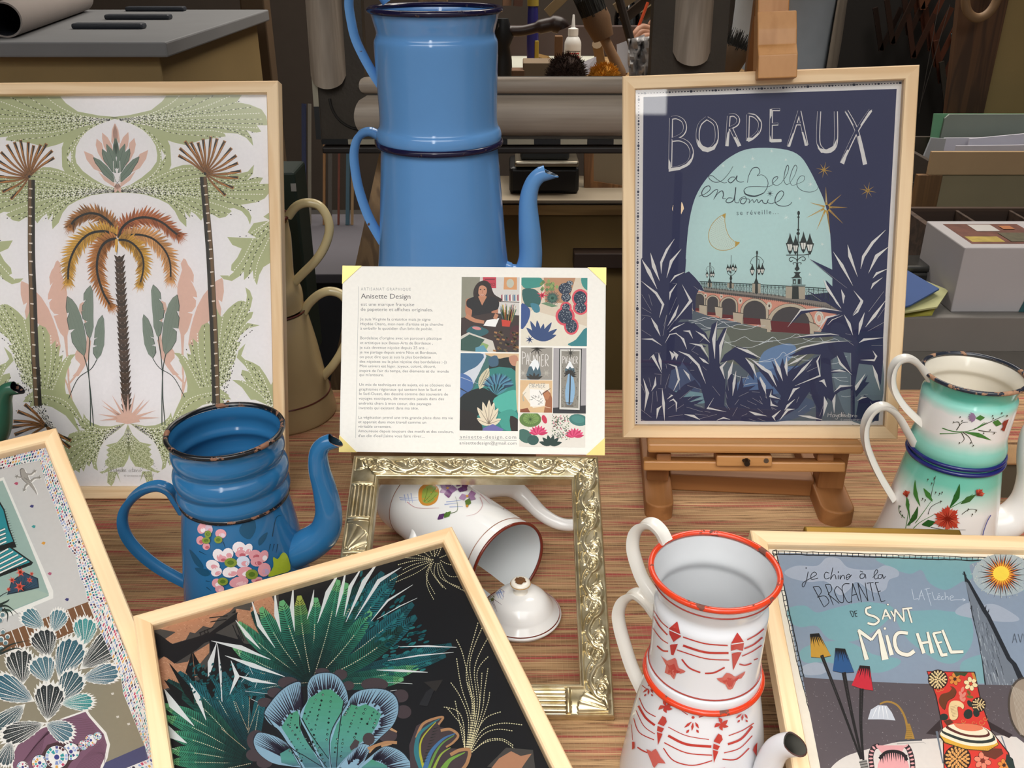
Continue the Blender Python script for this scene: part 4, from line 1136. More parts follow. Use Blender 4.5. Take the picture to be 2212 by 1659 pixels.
# two big brushes
def brush(name, label, head, tip, end, wd, c, yb):
    Hh, Tt, Ee = ony(*head, yb), ony(*tip, yb), ony(*end, yb); k = yb / ray(1300, 60).y / FPX
    Ee = Ee if Ee.z > ZB else Ee + (Hh - Ee) * ((ZB - Ee.z) / (Hh.z - Ee.z))
    r = thing(name, label, 'brush', Ee)
    MB().tube(catmull([Ee, Ee + (Hh - Ee) * .4, Ee + (Hh - Ee) * .85, Hh], 4), [q * k for q in (12, 14, 13, 12, 12, 11, 11, 11, 11, 12, 13, 14, 16)], 12).build('handle', plain('worn_handle_wood', '8a6a4c', .6), r, smooth=True, local=False)
    d = (Tt - Hh).normalized()
    MB().tube([Hh - d * .012 * wd / 30, Hh + d * .03 * wd / 30, Hh + d * .05 * wd / 30], [wd * .75 * k, wd * k, wd * .95 * k], 20).build('ferrule', plain('cord_ferrule', c, .7, bmp=.5), r, smooth=60, local=False)
    q = MB(); rn = random.Random(3)
    s1 = d.cross(V((0, 1, .01))).normalized(); s2 = d.cross(s1)
    q.tube([Hh + d * .04 * wd / 30, Hh + (Tt - Hh) * .7], [wd * .9 * k, wd * .85 * k], 16)
    for i in range(150):
        a = rn.random() * 2 * PI; rr = wd * k * math.sqrt(rn.random())
        b0 = Hh + d * .045 * wd / 30 + (s1 * math.cos(a) + s2 * math.sin(a)) * rr
        b1 = Tt + (s1 * math.cos(a) + s2 * math.sin(a)) * rr * 1.15 + d * rn.uniform(-.02, .015)
        q.tube([b0, b1], [.0012, .0005], 4)
    q.build('bristles', plain('black_bristle', '1d1c19', .7), r, local=False)
    return r
brush('flat_brush', 'thick round brush with cord binding and wooden handle, standing bristles up', (1300, 72), (1258, -40), (1345, 165), 30, '6e5136', 2.35)
brush('dark_brush', 'black bristled brush seen between the old grey frame and the easel clamp', (1570, 150), (1600, 78), (1560, 260), 32, '5a4632', 2.3)
MB_ = MB().tube([ony(1330, -30, 2.28), ony(1392, 195, 2.28)], 9 * 2.28 / ray(1300, 60).y / FPX, 8)
tagit(MB_.build('dark_stick', plain('dark_stick_wood', '2a2018', .6)), 'dark straight stick leaning across the clear bag behind the old frame', 'stick')
o = MB().tube([onz(1304, 172, ZB), ony(1290, 95, 2.42)], [.012, .013], 10).build('round_stick', plain('pale_handle_wood', '8c7454', .65)); tagit(o, 'pale round wooden stick standing beside the brush with cord binding', 'stick')
# pompons
def pompon(name, label, px, py, yd, r, c1, c2):
    p = ony(px, py, yd); k = yd / ray(px, py).y / FPX; rn = random.Random(5); r *= k
    q = MB(); cA, cB = s2l(c1), s2l(c2)
    t = thing(name, label, 'pompon', (p.x, p.y, p.z - r))
    bm = bmesh.new(); bmesh.ops.create_icosphere(bm, subdivisions=3, radius=r * .86)
    for v in bm.verts: v.co *= 1 + rn.uniform(-.05, .05)
    q.bm(bm, 0, Matrix.Translation(p))
    for i in range(2200):
        z = rn.uniform(-1, 1); a = rn.random() * 2 * PI; s = math.sqrt(1 - z * z); d = V((s * math.cos(a), s * math.sin(a), z))
        q.tube([p + d * r * .8, p + (d + V((rn.uniform(-.1, .1), rn.uniform(-.1, .1), rn.uniform(-.1, .1)))) * r * rn.uniform(.93, 1.05)], [.0010, .0004], 3, 0, caps=False)
    q.build('fluff', plain(name + '_wool', c1, .9, 0, .5, 40), t, local=False)
pompon('pompon', 'dark brown fluffy pompon on the bench in front of the glue bottle', 1224, 160, 2.12, 44, '2e1708', '1a0c04')
pompon('pompon', 'yellow orange fluffy pompon beside the dark brown one', 1304, 172, 2.12, 36, 'c48414', '8a4a08')
# papers, card boxes, wood offcuts, water bottle, clear bag
def sheet(name, label, cat, P, c, t=.001, rough=.8):
    o = quad_mb(P, t).build(name, plain(name + '_' + c, c, rough)); return tagit(o, label, cat)
sheet('paper_sheet', 'pale paper sheet spread on the bench behind the glue bottle', 'paper', [onz(1105, 150, ZB + .001), onz(1300, 150, ZB + .001), onz(1290, 104, ZB + .001), onz(1105, 102, ZB + .001)], 'b9b9ac')
def wboxat(name, label, cat, px0, px1, pyb, pyt, y, dep, c, bev=.002):
    A, B = ony(px0, pyb, y), ony(px1, pyt, y); z0 = ZB
    return tagit(MB().box((A.x, y, z0), (B.x, y + dep, max(B.z, z0 + .01)), bev=bev).build(name, plain(name + c, c, .75)), label, cat)
wboxat('card_box', 'flat beige card box on the bench in front of the pale paper', 'box', 1130, 1196, 170, 136, 2.2, .09, '7d6a52')
wboxat('wood_offcut', 'small brown wood offcut in front of the beige card box', 'offcut', 1105, 1133, 170, 152, 2.19, .05, '6a4a30')
wboxat('wood_plank', 'upright brown wooden slat beside the glue bottle', 'slat', 1197, 1216, 170, 78, 2.3, .02, '7a5636')
A, B = onz(1104, 110, ZB + .003), onz(1185, 130, ZB + .003)
MB_ = MB().tube([A + V((0, 0, .004)), B + V((0, 0, .004))], .008, 4)
tagit(MB_.build('wood_strip', plain('ochre_wood_strip', '8a6a38', .7)), 'thin ochre wood strip lying on the pale paper', 'strip')
wt = thing('water_bottle', 'clear plastic water bottle with blue cap at the back of the bench', 'bottle', onz(1352, 92, ZB)); wy = V(wt.location).y; k = wy / ray(1350, 60).y / FPX
MB().lathe([(.001, 0), (26 * k, 0), (28 * k, 6 * k), (28 * k, 52 * k), (25 * k, 66 * k), (12 * k, 84 * k), (10 * k, 92 * k)], 28).build('bottle_body', glass('clear_plastic', (.62, .70, .78), .05, 1.6), wt, smooth=True)
MB().lathe([(.001, 104 * k), (12 * k, 104 * k), (12 * k, 90 * k), (.001, 90 * k)], 20).build('cap', plain('blue_cap', '3a3fa0', .4), wt)
q = MB(); n = 14; VV = []; rn = random.Random(11)
for j in range(n + 1):
    for i in range(n + 1):
        px, py = 1360 + 56 * i / n, 78 + 110 * j / n
        VV.append(ony(px - (1 - j / n) * 4, py + (1 - i / n) * 6, 2.25 + .012 * rn.uniform(-1, 1) + .02 * math.sin(i * .9 + j * .5)))
q.add(VV, [(a * (n + 1) + b, a * (n + 1) + b + 1, (a + 1) * (n + 1) + b + 1, (a + 1) * (n + 1) + b) for a in range(n) for b in range(n)])
o = q.build('plastic_bag', plain('crinkled_clear_film', 'b4b2b2', .18, 0, .3, 60, 0), smooth=True, recalc=False); o.modifiers.new('s', 'SOLIDIFY').thickness = .002
tagit(o, 'crinkled translucent plastic bag standing beside the old frame', 'bag')
sheet('white_paper', 'torn white paper under the hand holding the orange pencil', 'paper', [ony(1336, 160, 2.34), ony(1400, 150, 2.34), ony(1392, 74, 2.36), ony(1332, 96, 2.36)], 'b4b4ba', -.001)
sheet('crumpled_paper', 'small crumpled white label paper beside the dark brown pompon', 'paper', [ony(1256, 160, 2.2), ony(1290, 160, 2.2), ony(1288, 122, 2.22), ony(1256, 135, 2.22)], 'aaa6ac', -.001)

# dark picture-moulding lengths stacked at the back
for k, (a, b, c) in enumerate((((1330, 20), (1420, -60), '5a4a34'), ((1345, 50), (1440, -50), '3a2c20'), ((1395, 40), (1450, -20), '6a583c'), ((1230, -10), (1180, 25), '6a5638'), ((1120, 20), (1122, -40), '4c2f24'), ((1095, 20), (1096, -40), '7a5a44'))):
    A, B = ony(*a, 3.12), ony(*b, 3.3)
    A.y, B.y = 3.14 + k * .03, 3.14 + k * .03
    o = MB().sweep([A, B], [(-.014, -.012), (.014, -.012), (.016, .0), (.008, .012), (-.014, .012)], (0, 1, 0)).build('moulding_length', plain('moulding_' + c, c, .5))
    tagit(o, ['tan moulding length slanting up behind the water bottle', 'dark brown moulding length slanting behind the water bottle', 'pale brown moulding length just left of the old frame upright', 'tan moulding length slanting above the paint tube', 'dark upright moulding length above the paint tube', 'reddish upright moulding length beside the tall blue pot'][k], 'moulding')

# ---- person at the bench, only the shirt, apron and a hand show
PY = 2.95
pe = thing('person', 'person in a grey blue shirt leaning over the bench, holding an orange pencil', 'person', (.8, PY, -.75))
def skin(name, verts, edges, radii, mat, parent, sub=2):
    me = bpy.data.meshes.new(name); me.from_pydata([tuple(v) for v in verts], edges, []); me.materials.append(mat)
    o = bpy.data.objects.new(name, me); col.objects.link(o); o.parent = parent
    o.matrix_parent_inverse = parent.matrix_world.inverted()
    md = o.modifiers.new('skin', 'SKIN'); md.use_smooth_shade = True
    for i, r in enumerate(radii):
        rr = r if isinstance(r, tuple) else (r, r)
        me.skin_vertices[0].data[i].radius = rr
        me.skin_vertices[0].data[i].use_root = i == 0
    o.modifiers.new('sub', 'SUBSURF').levels = sub; o.modifiers['sub'].render_levels = sub
    return o
hx = ony(1400, 72, 2.55)
SKINM = plain('skin', 'b98a72', .55)
bv = [(.80, 2.95, .25), (.80, 2.92, .45), (.79, 2.86, .66), (.78, 2.80, .80), (.77, 2.75, .90), (.77, 2.72, 1.0), (.77, 2.70, 1.08),
      (.62, 2.82, .76), (.55, 2.74, .56), (hx.x + .05, 2.60, hx.z + .03), (hx.x + .01, 2.555, hx.z + .005),
      (.90, 2.90, .76), (.90, 3.02, .54), (.86, 3.05, .40), (.85, 3.04, .33),
      (.71, 2.98, .18), (.70, 2.96, -.28), (.70, 3.02, -.70), (.70, 2.92, -.735), (.90, 2.98, .18), (.91, 2.98, -.28), (.91, 3.02, -.70), (.91, 2.92, -.735)]
be = [(0, 1), (1, 2), (2, 3), (3, 4), (4, 5), (5, 6), (3, 7), (7, 8), (8, 9), (9, 10), (3, 11), (11, 12), (12, 13), (13, 14), (0, 15), (15, 16), (16, 17), (17, 18), (0, 19), (19, 20), (20, 21), (21, 22)]
br = [.13, .12, .14, .10, .05, .085, .075, .055, .045, .030, .026, .055, .045, .032, .028, .085, .06, .045, .035, .085, .06, .045, .035]
skin('body', bv, be, br, SKINM, pe)
sv = [(.80, 2.95, .14), (.80, 2.94, .30), (.80, 2.92, .48), (.79, 2.86, .66), (.78, 2.80, .80), (.61, 2.82, .77), (.55, 2.74, .56), (hx.x + .09, 2.63, hx.z + .055), (.90, 2.90, .77), (.90, 3.02, .54), (.865, 3.05, .42)]
skin('shirt', sv, [(0, 1), (1, 2), (2, 3), (3, 4), (4, 5), (5, 6), (6, 7), (4, 8), (8, 9), (9, 10)], [.165, .16, .155, .165, .125, .075, .065, .05, .075, .065, .05], plain('grey_blue_cloth', 'a9b2bc', .85, 0, .15, 9, .4), pe)
skin('trousers', [(.80, 2.97, .18), (.71, 2.98, .10), (.70, 2.97, -.28), (.70, 3.02, -.66), (.90, 2.98, .10), (.91, 2.98, -.28), (.91, 3.02, -.66)], [(0, 1), (1, 2), (2, 3), (0, 4), (4, 5), (5, 6)], [.15, .105, .085, .075, .105, .085, .075], plain('dark_trousers', '2b2d33', .8), pe)
skin('hair', [(.77, 2.75, 1.12), (.77, 2.80, 1.06), (.77, 2.80, .98)], [(0, 1), (1, 2)], [.085, .095, .06], plain('brown_hair', '3a2a20', .8), pe)
for dx in (-.032, .032):
    bm = bmesh.new(); bmesh.ops.create_uvsphere(bm, u_segments=12, v_segments=8, radius=.011)
    MB().bm(bm, 0, Matrix.Translation((.77 + dx, 2.622, 1.045))).build('eye', plain('eye_white', 'd8d4cc', .3), pe, smooth=True, local=False)
MB().tube([V((.77, 2.628, 1.04)), V((.77, 2.60, 1.005)), V((.77, 2.625, .998))], [.008, .014, .008], 10).build('nose', SKINM, pe, smooth=True, local=False)
MB().tube(catmull([V((.745, 2.635, .968)), V((.77, 2.625, .965)), V((.795, 2.635, .968))], 4), .006, 8).build('mouth', plain('lips', '94564c', .5), pe, smooth=True, local=False)
w0 = V((hx.x + .005, 2.55, hx.z))
fing = [((0, 0, .008), (-.025, -.02, .018), (-.042, -.03, .0), (-.046, -.028, -.020)), ((0, -.004, .0), (-.028, -.026, .008), (-.042, -.034, -.012), (-.040, -.030, -.030)), ((.004, -.008, -.006), (-.022, -.030, -.004), (-.032, -.036, -.022), (-.028, -.030, -.036)), ((.008, -.01, -.012), (-.014, -.030, -.016), (-.022, -.034, -.030), (-.018, -.028, -.040)), ((-.002, .006, -.004), (-.018, .0, -.006), (-.032, -.012, -.016), (-.042, -.022, -.024))]
for i, f in enumerate(fing):
    skin('thumb' if i == 4 else 'finger', [w0 + V(q) * 1.05 for q in f], [(0, 1), (1, 2), (2, 3)], [.011, .010, .009, .007], SKINM, pe)
MB_ = MB().tube([w0 + V((-.062, -.034, -.05)), w0 + V((-.050, -.032, -.026)), w0 + V((-.012, -.012, .075))], [.0006, .0038, .0038], 8)
tagit(MB_.build('pencil', plain('orange_pencil', 'c8502a', .45)), 'orange pencil held in the hand behind the old grey frame', 'pencil')
apr = MB(); VV = []
for j in range(9):
    for i in range(9):
        a = .72 + .6 * i / 8; z = -.35 + .95 * j / 8
        VV.append((.80 + .175 * math.sin(a) + .004 * math.sin(i * 2 + j), 2.945 - .175 * math.cos(a) - .0, z))
apr.add(VV, [(j * 9 + i, j * 9 + i + 1, (j + 1) * 9 + i + 1, (j + 1) * 9 + i) for j in range(8) for i in range(8)])
o = apr.build('apron_side', plain('beige_apron', '8a7f72', .85), pe, smooth=True, local=False)
o.modifiers.new('s', 'SOLIDIFY').thickness = .003

# ---- panelled door and the rack of moulding samples
dr_ = MB(); 
struct('door_1', MB().box((1.05, 4.6, -.75), (2.05, 4.65, 1.6)), plain('dark_grey_door', '3b4245', .6))
for z0, z1 in ((-.6, .12), (.22, 1.4)):
    for lo, hi in (((1.2, 4.585, z0), (1.9, 4.6, z0 + .02)), ((1.2, 4.585, z1 - .02), (1.9, 4.6, z1)), ((1.2, 4.585, z0), (1.22, 4.6, z1)), ((1.88, 4.585, z0), (1.9, 4.6, z1))): dr_.box(lo, hi)
o = dr_.build('door_1_moulding', plain('dark_grey_door_trim', '4a5255', .6)); o.parent = bpy.data.objects['door_1']
rk = MB().box((1.0, 3.25, -.75), (2.4, 3.3, 1.4)); tagit(rk.build('sample_board', plain('near_black_board', '18130f', .8)), 'dark board behind the hanging moulding samples', 'board')
sp = [((1985, 30), '4a2a1c', 0), ((2000, 60), '5a3020', 0), ((2012, 95), '4c2a1c', 0), ((2024, 130), '583020', 0), ((2034, 165), '4a281a', 0), ((1965, 60), '301e16', 0), ((1995, 5), '5e3a26', 0), ((1930, 80), '2c1c14', 0), ((1905, 95), '241813', 0),
      ((2085, 120), 'a8842e', 1), ((2066, 195), 'a8842e', 1), ((2055, 205), '8e7028', 1), ((2094, 50), 'a08a4a', 1), ((2072, 150), '4e6468', 0), ((2046, 210), '34302a', 0), ((1975, 110), '3c241a', 0)]
lab = ['red brown', 'warm brown', 'brown', 'ruddy brown', 'dark red brown', 'blackish brown', 'pale brown', 'very dark', 'black brown', 'bright gold edged', 'lower gold edged', 'dull gold', 'upper gold edged', 'grey blue', 'grey black', 'dark chestnut']
for k, ((px, py), c, g_) in enumerate(sp):
    yd = 3.2 - .012 * (k % 8); p = ony(px, py, yd); L = .11
    t = thing('moulding_sample', lab[k] + ' corner sample of picture moulding hanging on the dark board', 'moulding sample', p, group='moulding samples on the board')
    mt_ = plain('sample_' + c, c, .4, .6 if g_ else .1, .2)
    for sx in (-1, 1):
        d1 = V((sx * .030, 0, -.0)) ; 
        MB().sweep([V((sx * .042 + .0, 0, L)), V((0, 0, -.02))] if not g_ else [V((-.02 * sx - .01, 0, L * 1.2)), V((.012, 0, -.04))], [(-.008, -.006), (.008, -.006), (.010, .004), (-.006, .006)], (0, 1, 0)).build('arm', mt_, t)
        if g_: break
for k, (a, b) in enumerate((((2030, 0), (1985, 245)), ((2052, 10), (1990, 220)))):
    tagit(MB().tube([ony(*a, 3.0), ony(*b, 3.0)], .0010, 6).build('wire', plain('steel_wire', '6a6660', .4, .7)), ('thin steel wire hanging in front of the brown moulding samples', 'second thin steel wire crossing the brown moulding samples')[k], 'wire')

# ---- tall brown-edged tan board, oval wooden ring
YB_ = 2.12
P = [ony(2098, 330, YB_), ony(2330, 330, YB_), ony(2400, -60, YB_ + .02), ony(2186, -60, YB_ + .02)]
bd = thing('board_panel', 'tall tan board with a dark brown wooden edge at the far right', 'board', P[0])
quad_mb(P, -.02).build('panel', plain('tan_board', '8f7a4e', .8, bmp=.2), bd, local=False)
P2 = [ony(2036, 330, YB_ - .01), ony(2106, 330, YB_ - .01), ony(2192, -60, YB_ + .01), ony(2080, -60, YB_ + .01)]
quad_mb(P2, -.02).build('edge_plank', wood('dark_edge_plank', '5c3d24', '3c2616', 2, .7), bd, local=False)
p = ony(2122, -12, YB_ - .06); k = YB_ / ray(2122, 0).y / FPX
rg = MB(); a_ = [(p + V((34 * k * math.cos(2 * PI * i / 40), 0, 46 * k * math.sin(2 * PI * i / 40)))) for i in range(41)]
rg.tube(a_, 9.5 * k, 10, caps=False)
tagit(rg.build('oval_ring', plain('pale_ring_wood', '8a6c4c', .6), smooth=True), 'oval wooden ring hanging in front of the brown board edge', 'ring')

# ---- grey shelf with boxes and folders, right
YS = 1.42
zt_, zb_ = ony(2050, 684, YS).z, ony(2050, 752, YS).z
GREYP = plain('grey_painted_shelf', '77736e', .7)
sf = thing('storage_shelf', 'grey painted shelf behind the navy poster carrying boxes and folders', 'shelf', (.9, YS, -.75))
def sfx(lo, hi, name): return MB().box(V(lo) - V((.9, YS, -.75)), V(hi) - V((.9, YS, -.75)), bev=.002).build(name, GREYP, sf)
sfx((.5, YS, zb_), (1.6, YS + .6, zt_ - .004), 'shelf_board'); sfx((.5, YS - .003, zb_ - .006), (1.6, YS + .012, zt_), 'front_edge')
sfx((.5, YS + .3, -.75), (.53, YS + .6, zb_), 'support'); sfx((1.55, YS + .3, -.75), (1.58, YS + .6, zb_), 'support')
A, B = ony(2050, 690, YS + .03), ony(2290, 690, YS + .03)
wc = thing('carton', 'white carton with a colourful printed label on its lid', 'box', (A.x, A.y, zt_ - .004))
ztop = ony(2090, 535, YS + .03).z; dpt = .155
q = MB(); q.box((A.x, YS + .03, zt_ - .004), (B.x, YS + .03 + dpt, ztop), bev=.002)
q.build('box', plain('white_card_box', 'aba7a8', .75, 0, .04), wc, local=False)
x0 = A.x
tl = MB()
for mi, (u0, u1, v0, v1) in enumerate(((.02, .15, .02, .135), (.025, .08, .03, .06), (.06, .10, .09, .13), (.09, .145, .03, .08), (.11, .13, .10, .12))):
    z = ztop + .0003 * (mi + 1)
    tl.add([(x0 + u0, YS + .03 + v0, z), (x0 + u1, YS + .03 + v0, z), (x0 + u1, YS + .03 + v1, z), (x0 + u0, YS + .03 + v1, z)], [(0, 1, 2, 3)], mi)
tl.build('lid_label', [plain('label_rust', '6a4034', .6, 0, .4, 60), plain('label_yellow', 'b09a4a', .6, 0, .4, 60), plain('label_pale', 'b8b4b0', .6), plain('label_olive', '5a5440', .6, 0, .4, 80), plain('label_orange', 'a86a40', .6)], wc, local=False)
q = MB(); A = ony(2195, 695, YS + .028)
q.add([(A.x, YS + .0285, zt_ - .003), (A.x + .1, YS + .0285, zt_ - .003), (A.x + .1, YS + .0285, zt_ + .085), (A.x + .022, YS + .0285, zt_ + .085)], [(0, 1, 2, 3)])
q.build('teal_print', plain('teal_stripe_print', '2f5a5e', .6, 0, .4, 50), wc, local=False, recalc=False)
# compartment crate
ct = thing('compartment_crate', 'dark brown wooden crate with dividers behind the white carton', 'crate', (.80, 1.66, zt_ - .004))
x0, x1c, y0c, y1c = ony(2004, 500, 1.66).x, 1.45, 1.62, 1.80
zc = ony(2020, 490, 1.66).z
CRW = wood('crate_wood', '4a382c', '32241c', 0, .6, .7)
def ctx(lo, hi, name): MB().box(lo, hi, bev=.001).build(name, CRW, ct, local=False)
z0c = zt_ - .004
ctx((x0, y0c, z0c), (x1c, y0c + .012, zc), 'front_board'); ctx((x0, y1c - .012, z0c), (x1c, y1c, zc), 'back_board'); ctx((x0, y0c + .012, z0c), (x0 + .012, y1c - .012, zc), 'end_board'); ctx((x1c - .012, y0c + .012, z0c), (x1c, y1c - .012, zc), 'end_board')
ctx((x0 + .012, y0c + .012, z0c), (x1c - .012, y1c - .012, z0c + .01), 'bottom')
for i in range(1, 6): ctx((x0 + .105 * i, y0c + .012, z0c + .01), (x0 + .105 * i + .006, y1c - .012, zc - .004), 'divider')
# document box with folders
YD = 1.86
A, B, Cc, D = (2004, 326), (2330, 336), (2330, 384), (1998, 374)
db = thing('document_box', 'tan fronted document box holding papers and a mint green folder', 'box', ony(1990, 520, YD))
CARDB = plain('tan_card', 'a98d69', .8)
zd0 = zt_ - .004
xl, xr = ony(1990, 450, YD).x, 1.65
ztp, zml = ony(2100, 328, YD).z, ony(2100, 378, YD).z
MB().box((xl, YD, zml), (xr, YD + .01, ztp), bev=.001).build('front_flap', CARDB, db, local=False)
MB().box((xl + .03, YD + .004, zd0), (xr, YD + .014, zml), bev=.001).build('front_panel', plain('grey_olive_card', '857a5e', .8), db, local=False)
MB().box((xl - .02, YD - .002, zd0), (xl + .03, YD + .012, zml + .0), bev=.001).build('side_strip', wood('strip_wood', '7c5a36', '5a4024', 2, .5), db, local=False)
MB().box((xl, YD + .01, zd0), (xl + .01, YD + .16, ztp - .02), bev=.001).build('side_panel', plain('dark_card', '3a3026', .8), db, local=False)
MB().box((xl, YD + .15, zd0), (xr, YD + .16, ztp), bev=.001).build('back_panel', plain('dark_card_b', '3a3026', .8), db, local=False)
MB().box((xl, YD + .01, zd0), (xr, YD + .15, zd0 + .006)).build('bottom', CARDB, db, local=False)
A, B = ony(2014, 330, YD + .13), ony(2018, 246, YD + .13)
fd = thing('folder', 'mint green folder standing at the back of the document box', 'folder', (A.x, YD + .13, zd0 + .006))
xq = ony(2036, 246, YD + .13).x
MB().prism([(A.x, zd0 + .006), (A.x + .3, zd0 + .006), (A.x + .3, B.z), (B.x, B.z)], YD + .13, YD + .134, 0, Matrix(((1, 0, 0, 0), (0, 0, 1, 0), (0, 1, 0, 0), (0, 0, 0, 1)))).build('cover', plain('mint_green_card', '6fa882', .7), fd, local=False)
MB().prism([(xq - .004, zd0 + .006), (1.66, zd0 + .006), (1.66, B.z), (xq + .012, B.z), (xq + .004, B.z - .008)], YD + .123, YD + .129, 0, Matrix(((1, 0, 0, 0), (0, 0, 1, 0), (0, 1, 0, 0), (0, 0, 0, 1)))).build('grey_board', plain('grey_green_board', '8a938a', .75), fd, local=False)
for k, (a, b, c, yd, l) in enumerate((((2040, 298), (2330, 296), 'd0ced8', .10, 'white papers standing in the document box, behind the lower sheet'), ((2095, 300), (2330, 278), 'd8d6e2', .08, 'wide white sheet rising to the far right in the document box'), ((2066, 315), (2330, 312), 'c8c6d0', .05, 'low front white sheet in the document box'))):
    A, B = ony(*a, YD + yd), ony(*b, YD + yd)
    o = MB().prism([(A.x, zd0 + .006), (min(B.x, 1.6), zd0 + .006), (min(B.x, 1.6), B.z), (A.x, A.z)], YD + yd, YD + yd + .004, 0, Matrix(((1, 0, 0, 0), (0, 0, 1, 0), (0, 1, 0, 0), (0, 0, 0, 1)))).build('paper_sheet', plain('paper_' + c, c, .8))
    tagit(o, l, 'paper')
A = ony(2012, 300, YD + .06)
o = MB().prism([(A.x - .02, A.z - .09), (A.x + .03, A.z - .09), (A.x + .03, A.z), (A.x, A.z + .002)], YD + .06, YD + .066, 0, Matrix(((1, 0, 0, 0), (0, 0, 1, 0), (0, 1, 0, 0), (0, 0, 0, 1)))).build('plastic_sleeve', plain('shiny_clear_sleeve', 'a7abb0', .15))
tagit(o, 'shiny clear plastic sleeve at the corner of the document box', 'sleeve')
# tin, blue and yellow folders
p = ony(1990, 592, YS + .16); tn = thing('metal_tin', 'dark steel tin with a scuffed lid beside the brown crate', 'tin', (p.x, p.y, zt_ - .004))
TIN = plain('scuffed_steel', '5c5c5a', .3, .85, .35, 40)
xa, xb = ony(1940, 600, YS + .14).x, ony(2032, 600, YS + .14).x; zz = ony(2000, 588, YS + .14).z
MB().box((xa, YS + .14, zt_ - .004), (xb, YS + .20, zz), bev=.006).build('tin_body', TIN, tn, local=False)
MB().box((xa - .002, YS + .137, zz), (xb + .002, YS + .203, zz + .012), bev=.004).build('lid', TIN, tn, local=False)
def slab_px(name, label, cat, P, c, t=.003):
    return tagit(quad_mb([onz(x, y, z) for x, y, z in P], t).build(name, plain(name + c, c, .7)), label, cat)
zs = zt_ - .004
slab_px('yellow_folder', 'yellow folder lying lowest under the blue folder on the grey shelf', 'folder', [(1946, 688, zs + .002), (2012, 684, zs + .002), (2020, 668, zs + .012), (1946, 650, zs + .012)], 'a09a3c')
slab_px('cream_folder', 'pale yellow folder sticking out from under the blue folder', 'folder', [(1950, 678, zs + .018), (2024, 666, zs + .018), (2048, 630, zs + .026), (1950, 590, zs + .026)], 'a8a878')
slab_px('blue_folder', 'blue folder lying on the yellow ones beside the white carton', 'folder', [(1930, 672, zs + .026), (1966, 662, zs + .026), (2028, 627, zs + .034), (1930, 570, zs + .034)], '2c4a80')

# ---- odds and ends at the left behind the cream pot
A = ony(628, 430, 1.42)
gx = thing('green_box', 'dark green box with a small white tag behind the palm print', 'box', (A.x, 1.42, .05))
MB().box((A.x - .12, 1.42, .0), (ony(641, 420, 1.42).x, 1.50, ony(630, 372, 1.42).z), bev=.004).build('box', plain('dark_green_card', '16281f', .6), gx, local=False)
B = ony(634, 405, 1.419); MB().box((B.x - .004, 1.4185, B.z - .006), (B.x + .004, 1.42, B.z + .006)).build('tag', plain('tag_white', '9a9a96', .6), gx, local=False)
MB().box((A.x - .12, 1.42, -.75), (A.x - .06, 1.48, .0)).build('stand', plain('dark_stand', '2a2622', .7), gx, local=False)
ZG = onz(700, 425, 0); zg = .05
yg = onz(700, 372, zg).y
gtb = thing('grey_table', 'grey topped low table behind the cream pot', 'table', (-.5, 2.0, -.75))
MB().box((-.54, 1.72, .03), (-.13, 2.15, .05), bev=.003).build('top', plain('grey_table_top', '5c5960', .7), gtb, local=False)
MB().box((-.52, 1.76, -.75), (-.18, 1.80, .03)).build('front_panel', plain('dark_grey_panel', '3c3d42', .7), gtb, local=False)
for k, (x, c, wd, l) in enumerate(((646, '2a3358', 9, 'blue'), (658, '8a8478', 6, 'grey white'), (690, 'a0764a', 5, 'orange brown'), (703, '5c5650', 8, 'grey'), (722, '7a4030', 4, 'red brown'), (742, '4a6a7a', 8, 'teal'), (752, 'a98a62', 5, 'pale wood'))):
    yb = 2.06; A = ony(x, 375, yb); k_ = yb / ray(x, 340).y / FPX
    A.z = .05; kk = (k - 3) * .004
    o = MB().sweep([A, A + V((.015, .05, .26))], [(-wd * k_ / 2, -.004), (wd * k_ / 2, -.004), (wd * k_ / 2, .004), (-wd * k_ / 2, .004)], (0, 1, 0)).build('thin_strip', plain('strip_' + c, c, .6))
    tagit(o, l + ' thin strip leaning upright on the grey table behind the cream pot', 'strip', 'thin strips on the grey table')
bpy.context.view_layer.update()
# ================================================================ navy poster
def pp(s):return[tuple(float(v)for v in q.split(','))for q in s.split()]
a=art_for('bord');c=a.clip
a.up();a.face(s2l('ebe6e3'),[(c[0],c[1]),(c[2],c[1]),(c[2],c[3]),(c[0],c[3])])
rr_=random.Random(2)
for p,q in(((1380,202),(1951,179)),((1380,202),(1375,919)),((1375,919),(1909,920)),((1951,179),(1909,920))):
 n=int(math.hypot(q[0]-p[0],q[1]-p[1])/6.6);a.up();an=math.degrees(math.atan2(q[1]-p[1],q[0]-p[0]))
 for i in range(n+1):
  t=i/n;r=1.25+1.5*max(0,math.sin(i*.83))**6+rr_.uniform(0,.4)
  a.ell('33344a',p[0]+(q[0]-p[0])*t,p[1]+(q[1]-p[1])*t,r*1.25,r*.95,an,7,0)
NV='292d54'
a.poly(NV,pp('1390,209.5 1937,192 1898,909 1384.5,909'))
a.view(1400,210,4.2538)
a.poly('c0dcda',pp('340,1600 355,1350 380,1130 430,930 520,770 640,640 760,545 900,480 1080,465 1280,485 1400,545 1480,660 1560,820 1620,960 1660,1130 1680,1350 1692,1590 1692,1790 340,1860'),3)
for x,y,r in((1135,495,22),(962,565,30),(1265,575,18),(690,630,22),(885,640,24),(1492,800,36),(1393,932,15),(1268,1105,32),(1600,1350,22),(1485,1630,22)):a.burst('eaf0ec',x,y,r,6,6,r*.8,20)
